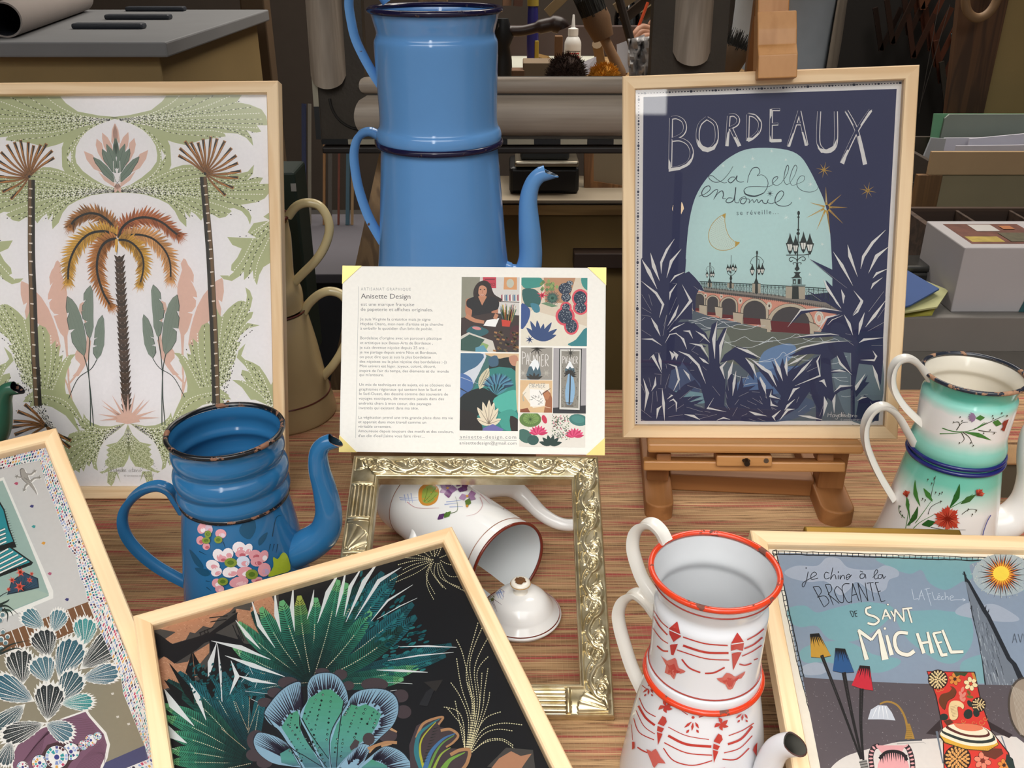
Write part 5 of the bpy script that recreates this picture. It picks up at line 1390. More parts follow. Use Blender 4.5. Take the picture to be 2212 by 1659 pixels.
LET=['212,192 203,660','214,192 265,187 322,220 340,285 310,345 222,388','225,392 300,390 372,432 402,512 372,600 290,645 203,662','540,192 612,245 632,335 618,425 545,485 470,430 457,330 480,245 540,192','742,172 724,448','742,170 790,165 827,200 815,250 745,288','765,292 840,450','920,160 914,398','920,160 980,175 1027,232 1017,312 960,372 914,396','1133,115 1128,402','1133,115 1212,115','1135,250 1195,247','1128,402 1220,398','1391,128 1290,450','1391,128 1456,440','1352,247 1424,247','1572,130 1564,400 1598,478 1642,497 1700,472 1727,390 1726,130','1822,125 1920,315 1995,618','2045,120 1915,315 1778,605']
WL=[26,26,28,26,24,24,26,22,26,22,18,18,20,24,26,16,28,28,26]
for s,w_ in zip(LET,WL):a.line('ece7e2',pp(s),w_+8,None,8)
for s,w_ in zip(LET,WL):
 a.line(NV,[(x-2.5,y-3.5)for x,y in pp(s)],w_-3,None,8)
for s in('450,380 458,450 500,495 548,506 610,480 640,420 648,360 625,420 590,455 545,462 495,445','188,560 190,684 290,668 380,620 415,540 418,490 398,560 350,612 290,640 210,650 205,600','712,450 728,330 742,310 738,452','822,450 790,370 800,360 856,446','908,150 985,165 1036,230 1022,190 975,155','905,404 912,372 960,372 1005,330 1020,300 1000,360 950,395','1118,108 1140,110 1136,170 1122,200','1116,410 1120,350 1132,385 1225,385 1228,408','1280,455 1330,330 1345,330 1300,455','1432,400 1410,320 1425,320 1466,446 1440,446','1556,430 1580,470 1640,480 1700,450 1735,380 1720,480 1680,510 1590,510 1560,470','1765,600 1830,480 1842,490 1800,618','1975,625 1925,360 1945,350 2010,612','2030,130 2058,112 2050,140 1960,270 1950,255','1808,120 1830,150 1890,260 1870,250'):
 a.poly('ece7e2',pp(s))
INKD='36424c'
for s,w_ in(('780,635 740,700 680,765 620,782 570,757 558,728 590,722 640,760 690,786 724,784',7),('800,735 765,735 735,765 760,787 800,752 818,722 812,760 845,780 880,775',9),('912,785 925,720 960,655 1008,648 1027,688 1000,722',8),('1000,722 1050,715 1092,752 1100,810 1060,880 980,910 905,892 880,858 915,826 1000,820 1100,822 1150,800',7),('880,858 900,893 980,910 1060,882',15),('1140,795 1185,752 1188,730 1155,742 1142,785 1180,812 1222,790',7),('1222,790 1270,720 1292,652 1280,625 1258,680 1248,760 1270,802 1302,790',7),('1302,790 1345,720 1367,650 1350,625 1320,680 1302,760 1322,810 1360,800',6),('1360,800 1425,772 1436,730 1402,725 1370,770 1372,822 1420,860 1490,872 1548,852 1560,826',6),('466,910 520,890 568,850 562,816 522,828 492,880 515,915 560,900 612,855 640,858 602,940',9),('604,935 640,885 680,860 692,895 686,930 715,932',9),('775,928 738,926 715,955 740,970 788,940 806,828 796,915 800,965 832,970',10),('832,970 848,930 890,915 902,945 880,978 850,970 860,935 905,935 930,940 926,975',8),('926,975 958,940 972,968 1000,940 1014,970 1045,945 1058,970 1088,975 1104,940 1100,968 1135,978',8),('1135,978 1205,950 1246,890 1226,860 1186,890 1165,950 1190,990 1250,1002 1300,988 1322,962',9)):
 a.line(INKD,pp(s),w_*.55,None,7,mid=w_)
a.burst(INKD,1120,885,34,8,7)
a.text('se réveille...',812,1083,42,'46565e',-1.5,1.35,385)
GD='c49a40'
for x,y,r in((1617,668,76),(2018,858,80)):a.burst(GD,x,y,r,8,10,r*.85,12)
for t in pp('1632,825 1775,895 1830,1012 1790,1160 1672,1250 1548,1220 1455,1108 1488,968'):a.line(GD,[(1640+(t[0]-1640)*.12,1012+(t[1]-1012)*.12),t],20,1)
for t in pp('1632,880 1745,925 1775,1014 1750,1118 1660,1180 1575,1170 1505,1085 1535,985'):a.line('c0dcda' if t[0]<1640 else NV,[(1640+(t[0]-1640)*.35,1012+(t[1]-1012)*.35),t],4,.5)
moon='712,1068 640,1110 580,1180 555,1270 575,1350 640,1400 720,1405 790,1380 840,1335 800,1330 750,1285 720,1220 705,1140'
a.poly('ccdcd2',pp(moon));a.line(GD,pp(moon+' 712,1068'),5,None,4)
for i in range(1,8):
 t=i/8;A=pp('712,1075 640,1115 580,1185 560,1270 580,1345 645,1395 720,1400 790,1375 835,1335');B=pp('712,1075 706,1110 705,1140 710,1180 720,1220 735,1252 750,1285 775,1310 830,1335')
 a.dash(['8f9c96','f0efe6'],[(p[0]+(q[0]-p[0])*t,p[1]+(q[1]-p[1])*t)for p,q in zip(A,B)],9,6,3,3)
a.poly(GD,pp('712,1068 680,1085 705,1115'));a.poly(GD,pp('840,1335 800,1322 800,1372'))
a.view(0,0,1)
a.poly('5d6873',pp('1386,700 1470,652 1530,680 1668,712 1780,716 1906,740 1898,909 1385,909'))
for cc,s in(('6d7166','1540,715 1640,700 1740,722 1800,730 1700,800 1600,790 1520,760'),('7290b8','1650,760 1700,742 1720,755 1690,790 1640,800'),('5a76a2','1590,830 1650,800 1730,790 1770,800 1680,860 1600,870'),('6f7f8a','1800,770 1900,760 1898,900 1830,900'),('48567a','1410,740 1480,720 1530,770 1500,860 1420,860'),('7fa3ac','1455,845 1520,850 1525,870 1470,868'),('4f5f7c','1560,880 1680,850 1760,870 1700,909 1560,905'),('8a9286','1490,735 1560,712 1580,760 1540,790')):
 a.poly(cc,pp(s),5)
a.poly('e29c86',pp('1468,622 1523,630 1670,647 1815,670 1822,716 1780,717 1668,712 1529,682 1468,660'))
ar=((1510,635,671,10.5,'d'),(1539.5,641,680,11,''),(1574,645,687,15,''),(1630,650,699,24,''),(1707,663,716,42,''),(1481,632,668,12,''))
for x,t,b,hw,_ in ar:
 def arch(k,top,d=0):return[(x-hw-k,b+hw*.02)]+[(x+d-(hw+k)*math.cos(PI*i/14),t+hw*.95-(hw*.95+top)*math.sin(PI*i/14))for i in range(15)]+[(x+hw+k,b+hw*.12)]
 a.poly('3a3432',arch(hw*.17+2.6,hw*.12+2.8));a.poly('cdbfa8',arch(hw*.17+1.6,hw*.12+2));a.poly('4a3f36',arch(.6,.6));a.poly('4b4648',arch(0,0))
 a.poly('6d2329',[(x-hw,b-hw*.55),(x+hw,b-hw*.40),(x+hw,b+hw*.14),(x-hw,b)])
for s in('1510.5,658 1527,660 1527.5,681 1510.5,675','1544,662 1561,664 1560,687 1546,681','1583,674 1606,677 1604,699 1584,692','1642,688 1664,690 1667,713 1644,708','1748,695 1762,700 1779,716 1750,715'):
 a.poly('ccbda6',pp(s));P=pp(s);a.line('4a433c',P[:2],1.6,None,0);a.line('4a433c',[P[1],P[2]],.8,None,0)
a.view(1370,480,7.3733)
for x,y,rx,ry in((1135,1172,26,36),(1386,1185,26,36),(1690,1252,34,50),(2150,1332,44,62)):
 a.ell('e6dccb',x,y,rx,ry);a.ell('5a4a40',x,y,rx*.35,ry*.4);a.dash(['4a423c'],[(x+rx*.75*math.cos(q),y+ry*.78*math.sin(q))for q in[i*.5 for i in range(14)]],18,7,6,0)
a.view(1640,640,5.72)
a.ell('e9e0d2',740,270,58,88);a.ell('e29c86',738,272,24,42);a.dash(['3c3632'],[(740+42*math.cos(q),270+66*math.sin(q))for q in[i*.4 for i in range(17)]],17,9,6,0)
a.view(0,0,1)
a.poly('8f867e',pp('1519,620 1670,636 1794,655 1816,671 1670,648 1521,631'));a.poly('5f5a58',pp('1521,626.5 1670,643 1815,668 1670,648.5 1523,631'))
a.up()
for i in range(62):
 t=i/61;x=1523+270*t;a.line('2c2a2c',[(x,626.5+33*t),(x,631+33*t+3*t)],.9,None,0,0)
def pt(x):return 608+(x-1511)*.0545 if x<1690 else 617.8+(x-1690)*.057
a.line('2f4a48',[(1511,608),(1690,617.5),(1790,623.5)],2.0,None,0);a.line('2f4a48',[(1511,611),(1690,621),(1790,628)],1.0,None,0)
a.up()
x=1516
while x<1790:
 t=(x-1511)/280;y0,y1=pt(x),621+32*t;d=5+6*t
 a.line('263634',[(x,y0),(x,y1)],1.2,None,0,0)
 for u,v in(((x,y0+2),(x+d,y1+1)),((x+d,y0+2),(x,y1+1)),((x+d/2,y0+3),(x+d/2,y1))):a.line('3b5050',[u,v],.5,None,0,0)
 x+=d
for x,w_,h0,h1 in((1533,4.5,610,621),(1578,7,611,623),(1634,9,612,634),(1718,21,618,646)):
 a.poly('b8ab98',[(x-w_,h0),(x+w_,h0+.8),(x+w_,h1),(x-w_,h1-2)]);a.poly('2c3230',[(x-w_*.32,h0),(x+w_*.32,h0),(x+w_*.36,h1),(x-w_*.36,h1)]);a.line('2f302c',[(x-w_,h0),(x+w_,h0+.8)],1.2,None,0)
DK='262e2c'
def lantern(x,y,h,w_):
 """spire tip at (x,y), total height h"""
 a.poly(DK,[(x,y),(x+w_*.18,y+h*.2),(x+w_*.5,y+h*.48),(x-w_*.5,y+h*.48),(x-w_*.14,y+h*.2)])
 a.poly(DK,[(x-w_*.66,y+h*.47),(x+w_*.66,y+h*.47),(x+w_*.3,y+h*.86),(x,y+h),(x-w_*.3,y+h*.86)])
 a.poly('ece6de',[(x-w_*.44,y+h*.53),(x+w_*.44,y+h*.53),(x+w_*.2,y+h*.82),(x-w_*.2,y+h*.82)])
 a.line(DK,[(x,y+h*.5),(x,y+h*.85)],w_*.06,None,0)
a.view(1620,440,6.9125)
a.line(DK,pp('725,120 722,350 716,600 704,900 700,1010'),15);a.ell(DK,726,140,20,34);a.ell(DK,719,445,26,24);a.ell(DK,720,390,20,16);a.ell(DK,724,200,20,12)
for x,y,h,w_ in((598,430,330,96),(680,465,300,84),(798,410,330,96),(892,435,330,100)):lantern(x,y,h,w_)
a.line(DK,pp('540,768 800,765 910,748'),13,None,0);a.line(DK,pp('875,745 876,815'),12,2,0)
for s in('704,890 690,830 620,800 585,830 610,865 640,845','704,890 720,830 790,790 828,825 800,852 775,838','704,905 680,880 645,885 650,908','704,905 730,880 765,885 755,905'):a.line(DK,pp(s),11)
a.poly(DK,pp('690,900 720,900 722,935 742,975 716,1000 690,1000 664,975 688,940'));a.poly(DK,pp('650,1020 762,1020 735,1050 745,1085 775,1105 605,1112 660,1085 680,1050'))
a.poly('a7c4c2',pp('640,1112 765,1108 770,1200 635,1202'));a.poly(DK,pp('645,1125 685,1125 685,1200 645,1200'));a.poly(DK,pp('712,1125 755,1125 755,1200 712,1200'));a.poly('a7c4c2',pp('655,1150 675,1150 675,1190 655,1190'));a.line(DK,pp('620,1215 830,1215'),12,None,0);a.line(DK,pp('640,1112 640,1205'),6,None,0);a.line(DK,pp('768,1110 768,1205'),6,None,0)
a.view(1370,480,7.3733)
for x,yt,yb,k in((1955,455,980,1.),(1207,640,950,.62)):
 a.line(DK,[(x,yt),(x-12*k,yb)],17*k,None,0);a.ell(DK,x,yt+30*k,16*k,34*k);a.poly(DK,[(x-45*k,yb-20),(x-12*k,yb-110*k),(x+20*k,yb-20),(x+30*k,yb),(x-50*k,yb)])
 a.line(DK,[(x,yt+80*k),(x-70*k,yt+120*k),(x-105*k,yt+190*k),(x-75*k,yt+220*k)],7*k);a.line(DK,[(x,yt+80*k),(x+60*k,yt+110*k),(x+105*k,yt+170*k),(x+85*k,yt+210*k)],7*k);a.line(DK,[(x,yt+130*k),(x+35*k,yt+150*k),(x+25*k,yt+250*k)],8*k)
 for dx,dy in((-75,200),(30,190),(85,190)):lantern(x+dx*k,yt+dy*k,200*k,62*k)
a.line(DK,pp('1545,525 1540,860'),7,None,0)
for x,y in((1490,660),(1530,665),(1573,645),(1612,660)):lantern(x,y,140,42)
a.line(DK,pp('1485,790 1500,830 1540,850 1580,830 1610,790'),7);a.line(DK,pp('1505,770 1520,800 1540,810 1560,795'),5);a.poly(DK,pp('1528,850 1552,850 1560,900 1548,930 1560,965 1515,965 1530,930 1518,900'))
a.view(1370,680,6.6367)
for s in('780,80 880,78 1010,38 1150,70 1380,50','820,110 960,80 1130,38 1270,100 1470,95','700,130 800,115 860,170 960,200 1090,195 1270,105','820,140 930,120 1040,180 1200,185 1380,170 1500,135 1640,160 1880,158','1280,105 1380,170 1500,205 1650,200 1790,145','860,360 940,320 1060,375 1200,360','1290,400 1440,380 1580,315 1680,370 1850,385 1991,385','1290,370 1440,450 1640,470 1800,420 1991,320','1640,620 1760,670 1900,650 1991,620','1380,830 1480,880 1640,910','1560,1010 1700,980 1870,985','120,160 200,165 280,150','150,185 230,130 270,105'):a.line('e4e9ea',pp(s),6)
a.view(1640,640,5.72)
for s in('0,560 90,565 170,502 260,575 400,600 560,570 720,500 790,555','0,600 110,555 240,545 380,510 460,465 520,500','540,520 660,560 820,555 930,525 1000,560','0,810 150,800 240,750 300,690 380,760 500,720','400,740 500,780 620,790','890,835 960,825 1010,800','1040,740 1085,748','890,1000 990,1005 1085,1000','920,995 1000,1040 1100,1052','1010,1230 1070,1242 1130,1230'):a.line('dfe6e8',pp(s),5)
a.view(0,0,1)
a.poly(NV,pp('1384.5,560 1420,520 1482,560 1480,590 1488,586 1500,598 1512,612 1522,630 1510,625 1503,640 1502,675 1495,665 1495,690 1470,690 1450,712 1500,698 1525,720 1535,745 1505,740 1480,760 1470,790 1450,800 1440,850 1470,870 1500,880 1560,890 1660,880 1660,909 1384.5,909'))
a.view(1370,680,6.6367)
for s in('1075,650 1058,420 1110,140 1190,90 1180,380 1280,200 1330,180 1220,690 1310,900 1290,1300 1380,1400 1000,1500 1010,1250 940,990 840,880 700,690 620,500 420,430 450,240 600,110 770,95 960,200 1080,370 1060,390 900,250 880,300 840,200 690,240 760,360 880,380 1040,460 950,470 1060,620 1075,700','1230,690 1290,570 1460,450 1600,480 1780,640 1680,620 1590,610 1700,700 1720,940 1620,820 1420,640 1330,660','600,1110 720,1000 870,930 980,1080 860,1040 700,1180 980,1160 780,1250 1010,1210 850,1300 1200,1400 1991,1300 1991,1520 400,1520 430,1000','1300,1100 1350,900 1410,830 1420,1000 1470,900 1480,1090 1540,870 1560,1000 1620,850 1560,1040 1740,1010 1640,1080 1991,1060 1991,1330 1350,1420','1700,660 1880,780 1991,900 1991,1040 1900,930 1740,720','1760,900 1830,1000 1880,1180 1790,1130'):a.poly(NV,pp(s))
a.view(1640,640,5.72)
for s in('880,0 1560,0 1530,470 1530,780 1500,1100 1400,850 1230,830 1180,1100 1180,1530 1130,1530 1130,700 1040,690 880,790 900,1040 940,1340 840,1250 760,1540 700,1540 700,1360 620,1180 480,1380 200,1540 0,1540 0,1250 200,1370 270,1230 150,1080 0,920 0,850 190,980 240,1060 150,790 240,920 290,760 330,960 590,720 420,900 760,720 760,990 560,1080 740,1010 760,720 640,710 360,740 600,620 900,565 1150,560 980,490 700,510 400,515 640,470 960,460 760,440 850,260 960,220 700,180 520,220 350,380 500,170 800,150 1010,180','1040,690 1150,960 1070,930 890,950 890,905 1060,900 960,730','1180,1160 1340,970 1310,1060 1360,1060 1190,1250','1160,1130 1000,1170 900,1250 940,1150 1060,1100','1230,1280 1300,1220 1400,1290 1490,1280 1470,1540 1180,1540','0,1160 200,1220 260,1280 180,1290 300,1400 200,1540 60,1400'):a.poly(NV,pp(s))
a.view(1620,440,6.9125)
a.poly(NV,pp('1130,1140 1230,1235 1230,1110 890,825 1230,985 1300,900 1500,1200 1400,1640 830,1290 1040,1380 1210,1480'))
a.view(1370,480,7.3733)
for s,w_ in(('640,265 520,440 430,640 430,820',55),('750,425 590,620 515,885',48),('258,485 310,700 405,935',60),('120,590 230,780 365,1065',62),('570,960 650,860 810,790',30),('110,935 350,1130 460,1310 400,1520',58),('760,990 900,1250 650,1570',52),('950,1020 1085,1130',34),('680,975 575,1120 560,1240',34),('610,972 680,972',16),('120,1150 270,1405',52),('232,1150 285,1330',28),('675,1195 555,1475',42),('710,1310 640,1480 530,1655',44),('930,1290 925,1460',44),('120,1360 275,1450',36),('120,1475 260,1500',24),('515,1475 470,1655',46),('120,1560 165,1515',44)):a.line('eeeae6',pp(s),2,2,0,mid=w_)
a.view(1370,680,6.6367)
for s,w_ in(('240,40 310,160 375,305',44),('465,10 410,300',50),('640,0 480,210',30),('105,215 245,305',36),('105,345 260,350 395,440',28),('500,250 570,190 730,115',22),('440,405 510,280 600,265 700,350',22),('640,290 700,350 755,495',34),('630,520 780,580 920,720 1025,985',50),('700,230 790,235 840,340',34),('880,230 990,300 1085,400',34),('790,405 960,440 1065,610',36),('940,390 1000,330',20),('1190,90 1140,350 1155,630',50),('1330,185 1240,440 1225,690',46),('505,515 560,580 540,645',60),('560,520 610,580 600,650',50),('215,640 260,580 395,835',50),('350,545 370,660 395,800',44),('300,545 380,548',16),('480,700 600,740 640,930 560,1095',44),('455,705 465,770',24),('640,930 655,1075',30),('720,610 690,675',36),('800,700 830,660',34),('700,780 770,860 805,945',36),('805,795 860,795',16),('930,605 1000,660 1070,705',38),('980,740 1040,795',22),('820,510 880,440',18),('830,520 920,570',28),('1330,660 1245,750 1300,920',46),('1420,650 1370,820 1340,930',52),('1335,900 1350,1085',36),('1460,800 1430,980 1410,1160',44),('1450,460 1620,520 1815,620',44),('1590,615 1690,720 1755,895',48),('1680,640 1840,760 1991,880',50),('1640,840 1565,1005',36),('1530,870 1500,1010',22),('1790,890 1850,1000 1890,1140',50),('1120,1020 1230,1160',54),('1140,1190 1050,1335 1320,1390',36),('760,1010 960,1070',26),('650,1205 810,1075',16),('770,1220 860,1150',18),('810,1250 980,1190',18),('750,1320 980,1390',36),('860,1280 980,1320',26),('715,1425 850,1450 945,1505',38),('490,1460 695,1430',24),('870,1420 1060,1440',20),('930,1490 1185,1425',22),('1010,1385 1090,1395',20),('1180,1510 1280,1475 1375,1500',24),('385,860 380,1000',36),('290,845 395,855',14),('400,1050 420,1270 435,1515',40),('340,1055 415,1060',12),('505,850 440,1055',40),('305,885 300,1000 245,1095',36),('130,910 190,1120 145,1380',50),('100,990 165,1140',30),('270,1100 240,1400',36),('320,1090 330,1240',36),('210,900 240,1030',14),('395,1300 340,1350 320,1490',40),('100,1360 245,1470',44),('500,1130 545,1150 470,1210',30),('500,1240 560,1210 605,1260 600,1390',36),('480,1350 590,1270',18),('610,1350 710,1285',10),('1310,1100 1330,1200',36),('1310,1260 1370,1360',44),('1500,1210 1440,1290',34),('1480,1320 1410,1450',40),('1500,1170 1640,1105',26),('1685,1100 1800,1110',36),('1690,1190 1840,1280',34),('1520,1285 1650,1340',44),('1620,1230 1750,1290',20),('1640,1380 1740,1420 1890,1445',40),('1800,1160 1830,1220',24),('1870,1170 1905,1195',24),('1770,1340 1840,1400',26),('1540,1450 1620,1415',16),('1640,1490 1740,1520',26),('1770,1485 1880,1525',26),('100,1500 150,1518',18),('1950,1190 1960,1280',44),('1965,1330 1991,1360',36)):a.line('eeeae6',pp(s),2,2,0,mid=w_)
a.view(1640,640,5.72)
for s,w_ in(('0,850 130,940 215,1115',44),('180,760 240,900 290,1045',44),('340,740 330,870 345,985',40),('590,715 470,790 350,850',34),('355,890 410,880',14),('660,770 540,900 410,1045',36),('640,840 570,910',14),('755,720 715,800 750,980 440,1105',34),('720,870 590,930',12),('735,1050 790,1040 830,1120',44),('960,730 1000,830 1145,970',30),('885,925 990,915 1075,930',26),('1130,700 1132,935',38),('1130,980 1130,1110',40),('1145,1160 1145,1450',44),('1310,955 1200,1120 1190,1165',44),('925,1180 1000,1110 1150,1105',30),('1400,670 1445,740 1420,790 1250,785',36),('1400,850 1440,970 1490,1165',40),('1250,1225 1340,1210',28),('1210,1290 1270,1250 1330,1245',26),('1370,1300 1400,1350',50),('500,1125 430,1150 355,1290',36),('490,1240 460,1310',34),('440,1270 350,1350 310,1410',28),('440,1390 350,1400 250,1530',34),('585,1345 480,1430',20),('480,1470 620,1490 780,1525',32),('690,1365 620,1390',14),('800,1235 820,1320 790,1480',50),('790,1350 745,1480',36),('940,1210 920,1290 925,1440',40),('10,990 60,1110 80,1200',44),('150,1160 135,1230 260,1270',36),('140,1270 150,1340 230,1360',34),('80,1210 90,1260',30),('0,1280 40,1330',24),('150,1370 210,1400',34),('265,1405 170,1490 200,1540',34),('0,1460 95,1480',30),('620,1215 650,1220',14),('350,380 510,170 800,150 1020,185',30),('720,425 830,260 990,225',30),('400,515 620,480 880,465 985,480',22),('305,740 520,630 800,570 1090,550',26),('1040,515 1165,605',18),('1230,575 1290,535 1535,510',30),('1385,605 1520,605',16),('1045,225 1110,340 1155,480',36),('1065,460 1130,475',18),('1300,200 1250,340 1225,475',44),('1560,50 1420,240 1310,380',40),('1540,320 1340,430',32),('1550,140 1460,270',24),('1490,0 1350,190',44),('1215,0 1270,70 1210,190 1155,240',36),('1035,0 1045,85',40),('900,0 960,80 1010,150',24),('840,355 900,290 1030,235',10)):a.line('eeeae6',pp(s),2,2,0,mid=w_)
a.view(1620,440,6.9125)
for s,w_ in(('2025,390 1830,580 1690,790 1650,975',62),('1455,610 1490,780 1605,1090',52),('1240,715 1370,920 1535,1225',48),('2070,640 1890,780 1765,1040',56),('2055,970 1890,1040 1830,1115',36),('1980,1100 1840,1200 1800,1280',36),('1090,1120 1160,1270 1360,1560',46),('880,820 1445,1258',20),('830,1290 1060,1450',10),('1360,1280 1395,1380 1390,1490',46),('1545,1295 1670,1450 1535,1655',44),('1995,1310 1770,1610',40),('2015,1450 1850,1655',32)):a.line('eeeae6',pp(s),2,2,0,mid=w_)
a.view(1640,640,5.72)
for s in('850,1440 845,1490','890,1425 880,1490','845,1465 895,1455','930,1460 905,1465 902,1488 925,1485 935,1460 935,1488','945,1460 955,1485 975,1460 962,1515 935,1510','1005,1455 985,1462 985,1487 1005,1480 1015,1430 1012,1488','1020,1478 1040,1465 1025,1458 1020,1485 1045,1485','1045,1478 1062,1465 1048,1460 1045,1485 1068,1485','1030,1445 1042,1435','1080,1468 1065,1480 1085,1490 1095,1475 1080,1468','1105,1440 1102,1488 1118,1485','1095,1460 1120,1456','1120,1480 1138,1468 1125,1460 1120,1488 1145,1485','1150,1465 1150,1488 1158,1466 1172,1470','1190,1468 1178,1480 1195,1490 1206,1476 1190,1468'):a.line('eeeae6',pp(s),4.5)
a.text('© anisette-design.com',1003,1531,22,'cfcfd4',0,1.05)
finish('bord',a)

# ================================================================ palm print
a=art_for('palm');c=a.clip
a.up();a.face(s2l('e9e5e7'),[(c[0],c[1]),(c[2],c[1]),(c[2],c[3]),(c[0],c[3])])
SYM=(a.q1(247.6,254),a.q1(276,916))
SAGE,BK,WH_='adb287','26281f','f0ede6'
def flow(keys,n=4,gap=26,l=17,w=9,cs=None):
 """rows of dashes between neighbouring key curves"""
 a.up();K=[pp(k)for k in keys];r=0
 K=[[(p.x,p.y)for p in catmull([(x,y,0)for x,y in k],6)]for k in K]
 def res(k,m=24):
  seg=[0]
  for i in range(1,len(k)):seg.append(seg[-1]+math.hypot(k[i][0]-k[i-1][0],k[i][1]-k[i-1][1]))
  out=[]
  for j in range(m+1):
   d=seg[-1]*j/m;i=max(1,next((i for i in range(1,len(seg))if seg[i]>=d),len(seg)-1));t=(d-seg[i-1])/((seg[i]-seg[i-1])or 1)
   out.append((k[i-1][0]+t*(k[i][0]-k[i-1][0]),k[i-1][1]+t*(k[i][1]-k[i-1][1])))
  return out
 K=[res(k)for k in K]
 for A,B in zip(K,K[1:]):
  for i in range(n):
   t=(i+.5)/n;r+=1
   a.dash([[BK,BK,WH_],[WH_],[BK,WH_]][r%3]if not cs else cs,[(p[0]+(q[0]-p[0])*t,p[1]+(q[1]-p[1])*t)for p,q in zip(A,B)],gap*1.12*(1+.15*(r%3)),l*1.3,w*1.35,0,(r*7.7)%gap+gap*(.2+.8*(r%2)),w*1.25,0)
a.sym=SYM;PINK='d9b3a3'
a.view(260,540,6.1444)
for s in('840,110 800,180 820,260 760,460 755,560 775,700 780,900 775,1040 800,1120 810,1300 818,1659 836,1659 840,1300 850,1130 890,1080 920,1000 960,850 890,830 950,820 1000,750 1005,670 960,620 1020,630 1010,560 960,450 930,400 970,440 975,330 940,250 900,200 870,130','1350,370 1270,410 1200,480 1100,600 1020,750 970,900 930,1050 900,1250 940,1390 1000,1300 1160,960 1280,850 1330,880 1340,780 1300,660 1350,690 1375,550 1365,410','545,670 600,700 620,780 560,900 540,1100 560,1280 600,1390 690,1310 720,1360 720,1430 660,1500 720,1600 780,1659 700,1659 610,1540 540,1420 490,1200 520,1150'):a.poly(PINK,pp(s))
a.view(200,780,5.2667)
a.line(PINK,pp('810,-20 920,120 1015,225 1045,250'),26,18);a.line(PINK,pp('1025,-20 1030,230 1000,600'),14,24);a.line(PINK,pp('1090,130 1050,260 1015,420'),18)
a.view(230,195,5.821)
a.poly(SAGE,pp('50,340 300,310 560,250 700,140 780,30 1720,30 1640,150 1800,180 1950,240 2010,330 2030,440 1890,440 1945,520 1870,535 1760,500 1830,600 1845,700 1760,600 1650,545 1480,535 1500,580 1400,595 1300,610 1180,630 1000,690 860,660 770,630 800,700 810,830 815,940 790,1000 860,970 960,940 1060,935 1130,970 1180,1000 1260,1060 1500,1030 1660,1050 1780,1020 1855,935 1840,1050 1780,1120 1880,1090 1970,1100 1920,1180 2050,1175 2060,1270 1990,1360 1880,1410 1690,1440 1790,1520 1825,1600 1805,1690 1770,1600 1700,1520 1600,1480 1540,1490 1575,1520 1500,1590 1420,1610 1330,1560 1240,1560 1190,1640 1120,1560 1060,1520 1050,1605 980,1520 1005,1640 1005,1720 920,1640 860,1520 780,1430 660,1370 480,1310 300,1290 100,1287 100,1255 300,1190 440,1100 560,1000 630,900 640,820 620,700 560,600 460,500 330,430 180,380 50,345'))
a.poly('e9e5e7',pp('685,735 742,830 698,895'))
flow(('150,362 500,300 740,150 830,30','150,364 600,310 1000,200 1300,30','150,366 650,330 1150,260 1640,90','160,368 650,350 1200,300 1900,250','160,370 650,370 1300,390 2000,400','160,372 600,400 1200,450 1900,500','160,374 560,440 1000,490 1450,480 1820,640','160,376 500,440 800,560 1100,600 1400,580'),2,27,17,10)
flow(('150,376 330,440 520,570 630,720 655,860 620,1000 480,1130 300,1200 150,1250','170,376 420,450 640,600 760,760 765,880 700,1000 520,1130 330,1200 150,1255'),2,27,17,10)
flow(('150,1256 460,1160 800,1000 1100,960','150,1258 560,1190 900,1050 1180,1020','160,1260 600,1220 1200,1120 1600,1120 1840,990','160,1262 600,1240 1200,1200 1940,1130','160,1264 620,1260 1300,1260 2030,1210','160,1266 600,1270 1200,1310 1960,1340','160,1268 600,1290 1100,1330 1500,1430 1790,1580','160,1270 560,1290 900,1350 1200,1500 1500,1560','160,1272 540,1300 800,1380 1000,1500 1180,1610','160,1274 500,1305 760,1400 900,1520 980,1660'),2,27,17,10)
a.view(0,0,1)
a.poly(SAGE,pp('590,456 583,458 569,468 583,476 548,482 535,502 555,515 491,512 502,529 522,537 513,556 500,572 499,584 506,587 496,595 475,595 483,603 501,607 517,597 527,586 527,605 538,595 546,584 548,602 555,616 560,594 569,577 590,564'))
flow(('586,470 550,500 520,560 480,598','590,480 560,520 540,560 530,600','592,500 575,540 562,570 556,608'),2,4.6,3,1.7)
flow(('586,466 570,480 555,500','584,500 540,515 498,516'),2,4.6,3,1.7)
a.view(260,540,6.1444)
a.poly(SAGE,pp('1660,495 1720,540 1755,640 1730,760 1690,830 1765,820 1740,900 1670,965 1850,1000 1700,1040 1600,1130 1545,1220 1600,1230 1560,1310 1520,1345 1545,1380 1520,1480 1450,1600 1475,1610 1440,1700 880,1700 830,1540 770,1430 710,1365 800,1370 870,1430 910,1480 880,1370 940,1390 910,1240 970,1270 960,1170 1040,1250 1035,1100 1080,1000 1160,960 1190,1000 1280,780 1310,850 1340,890 1430,780 1500,720 1560,680 1620,670 1670,690 1680,600'))
a.view(200,780,5.2667)
a.poly(SAGE,pp('980,-10 1610,-10 1560,110 1580,120 1560,200 1460,290 1440,345 1530,380 1575,435 1500,440 1250,500 1100,600 1000,740 900,900 960,760 1040,520 1070,400 1080,280 1060,130'))
a.view(260,540,6.1444)
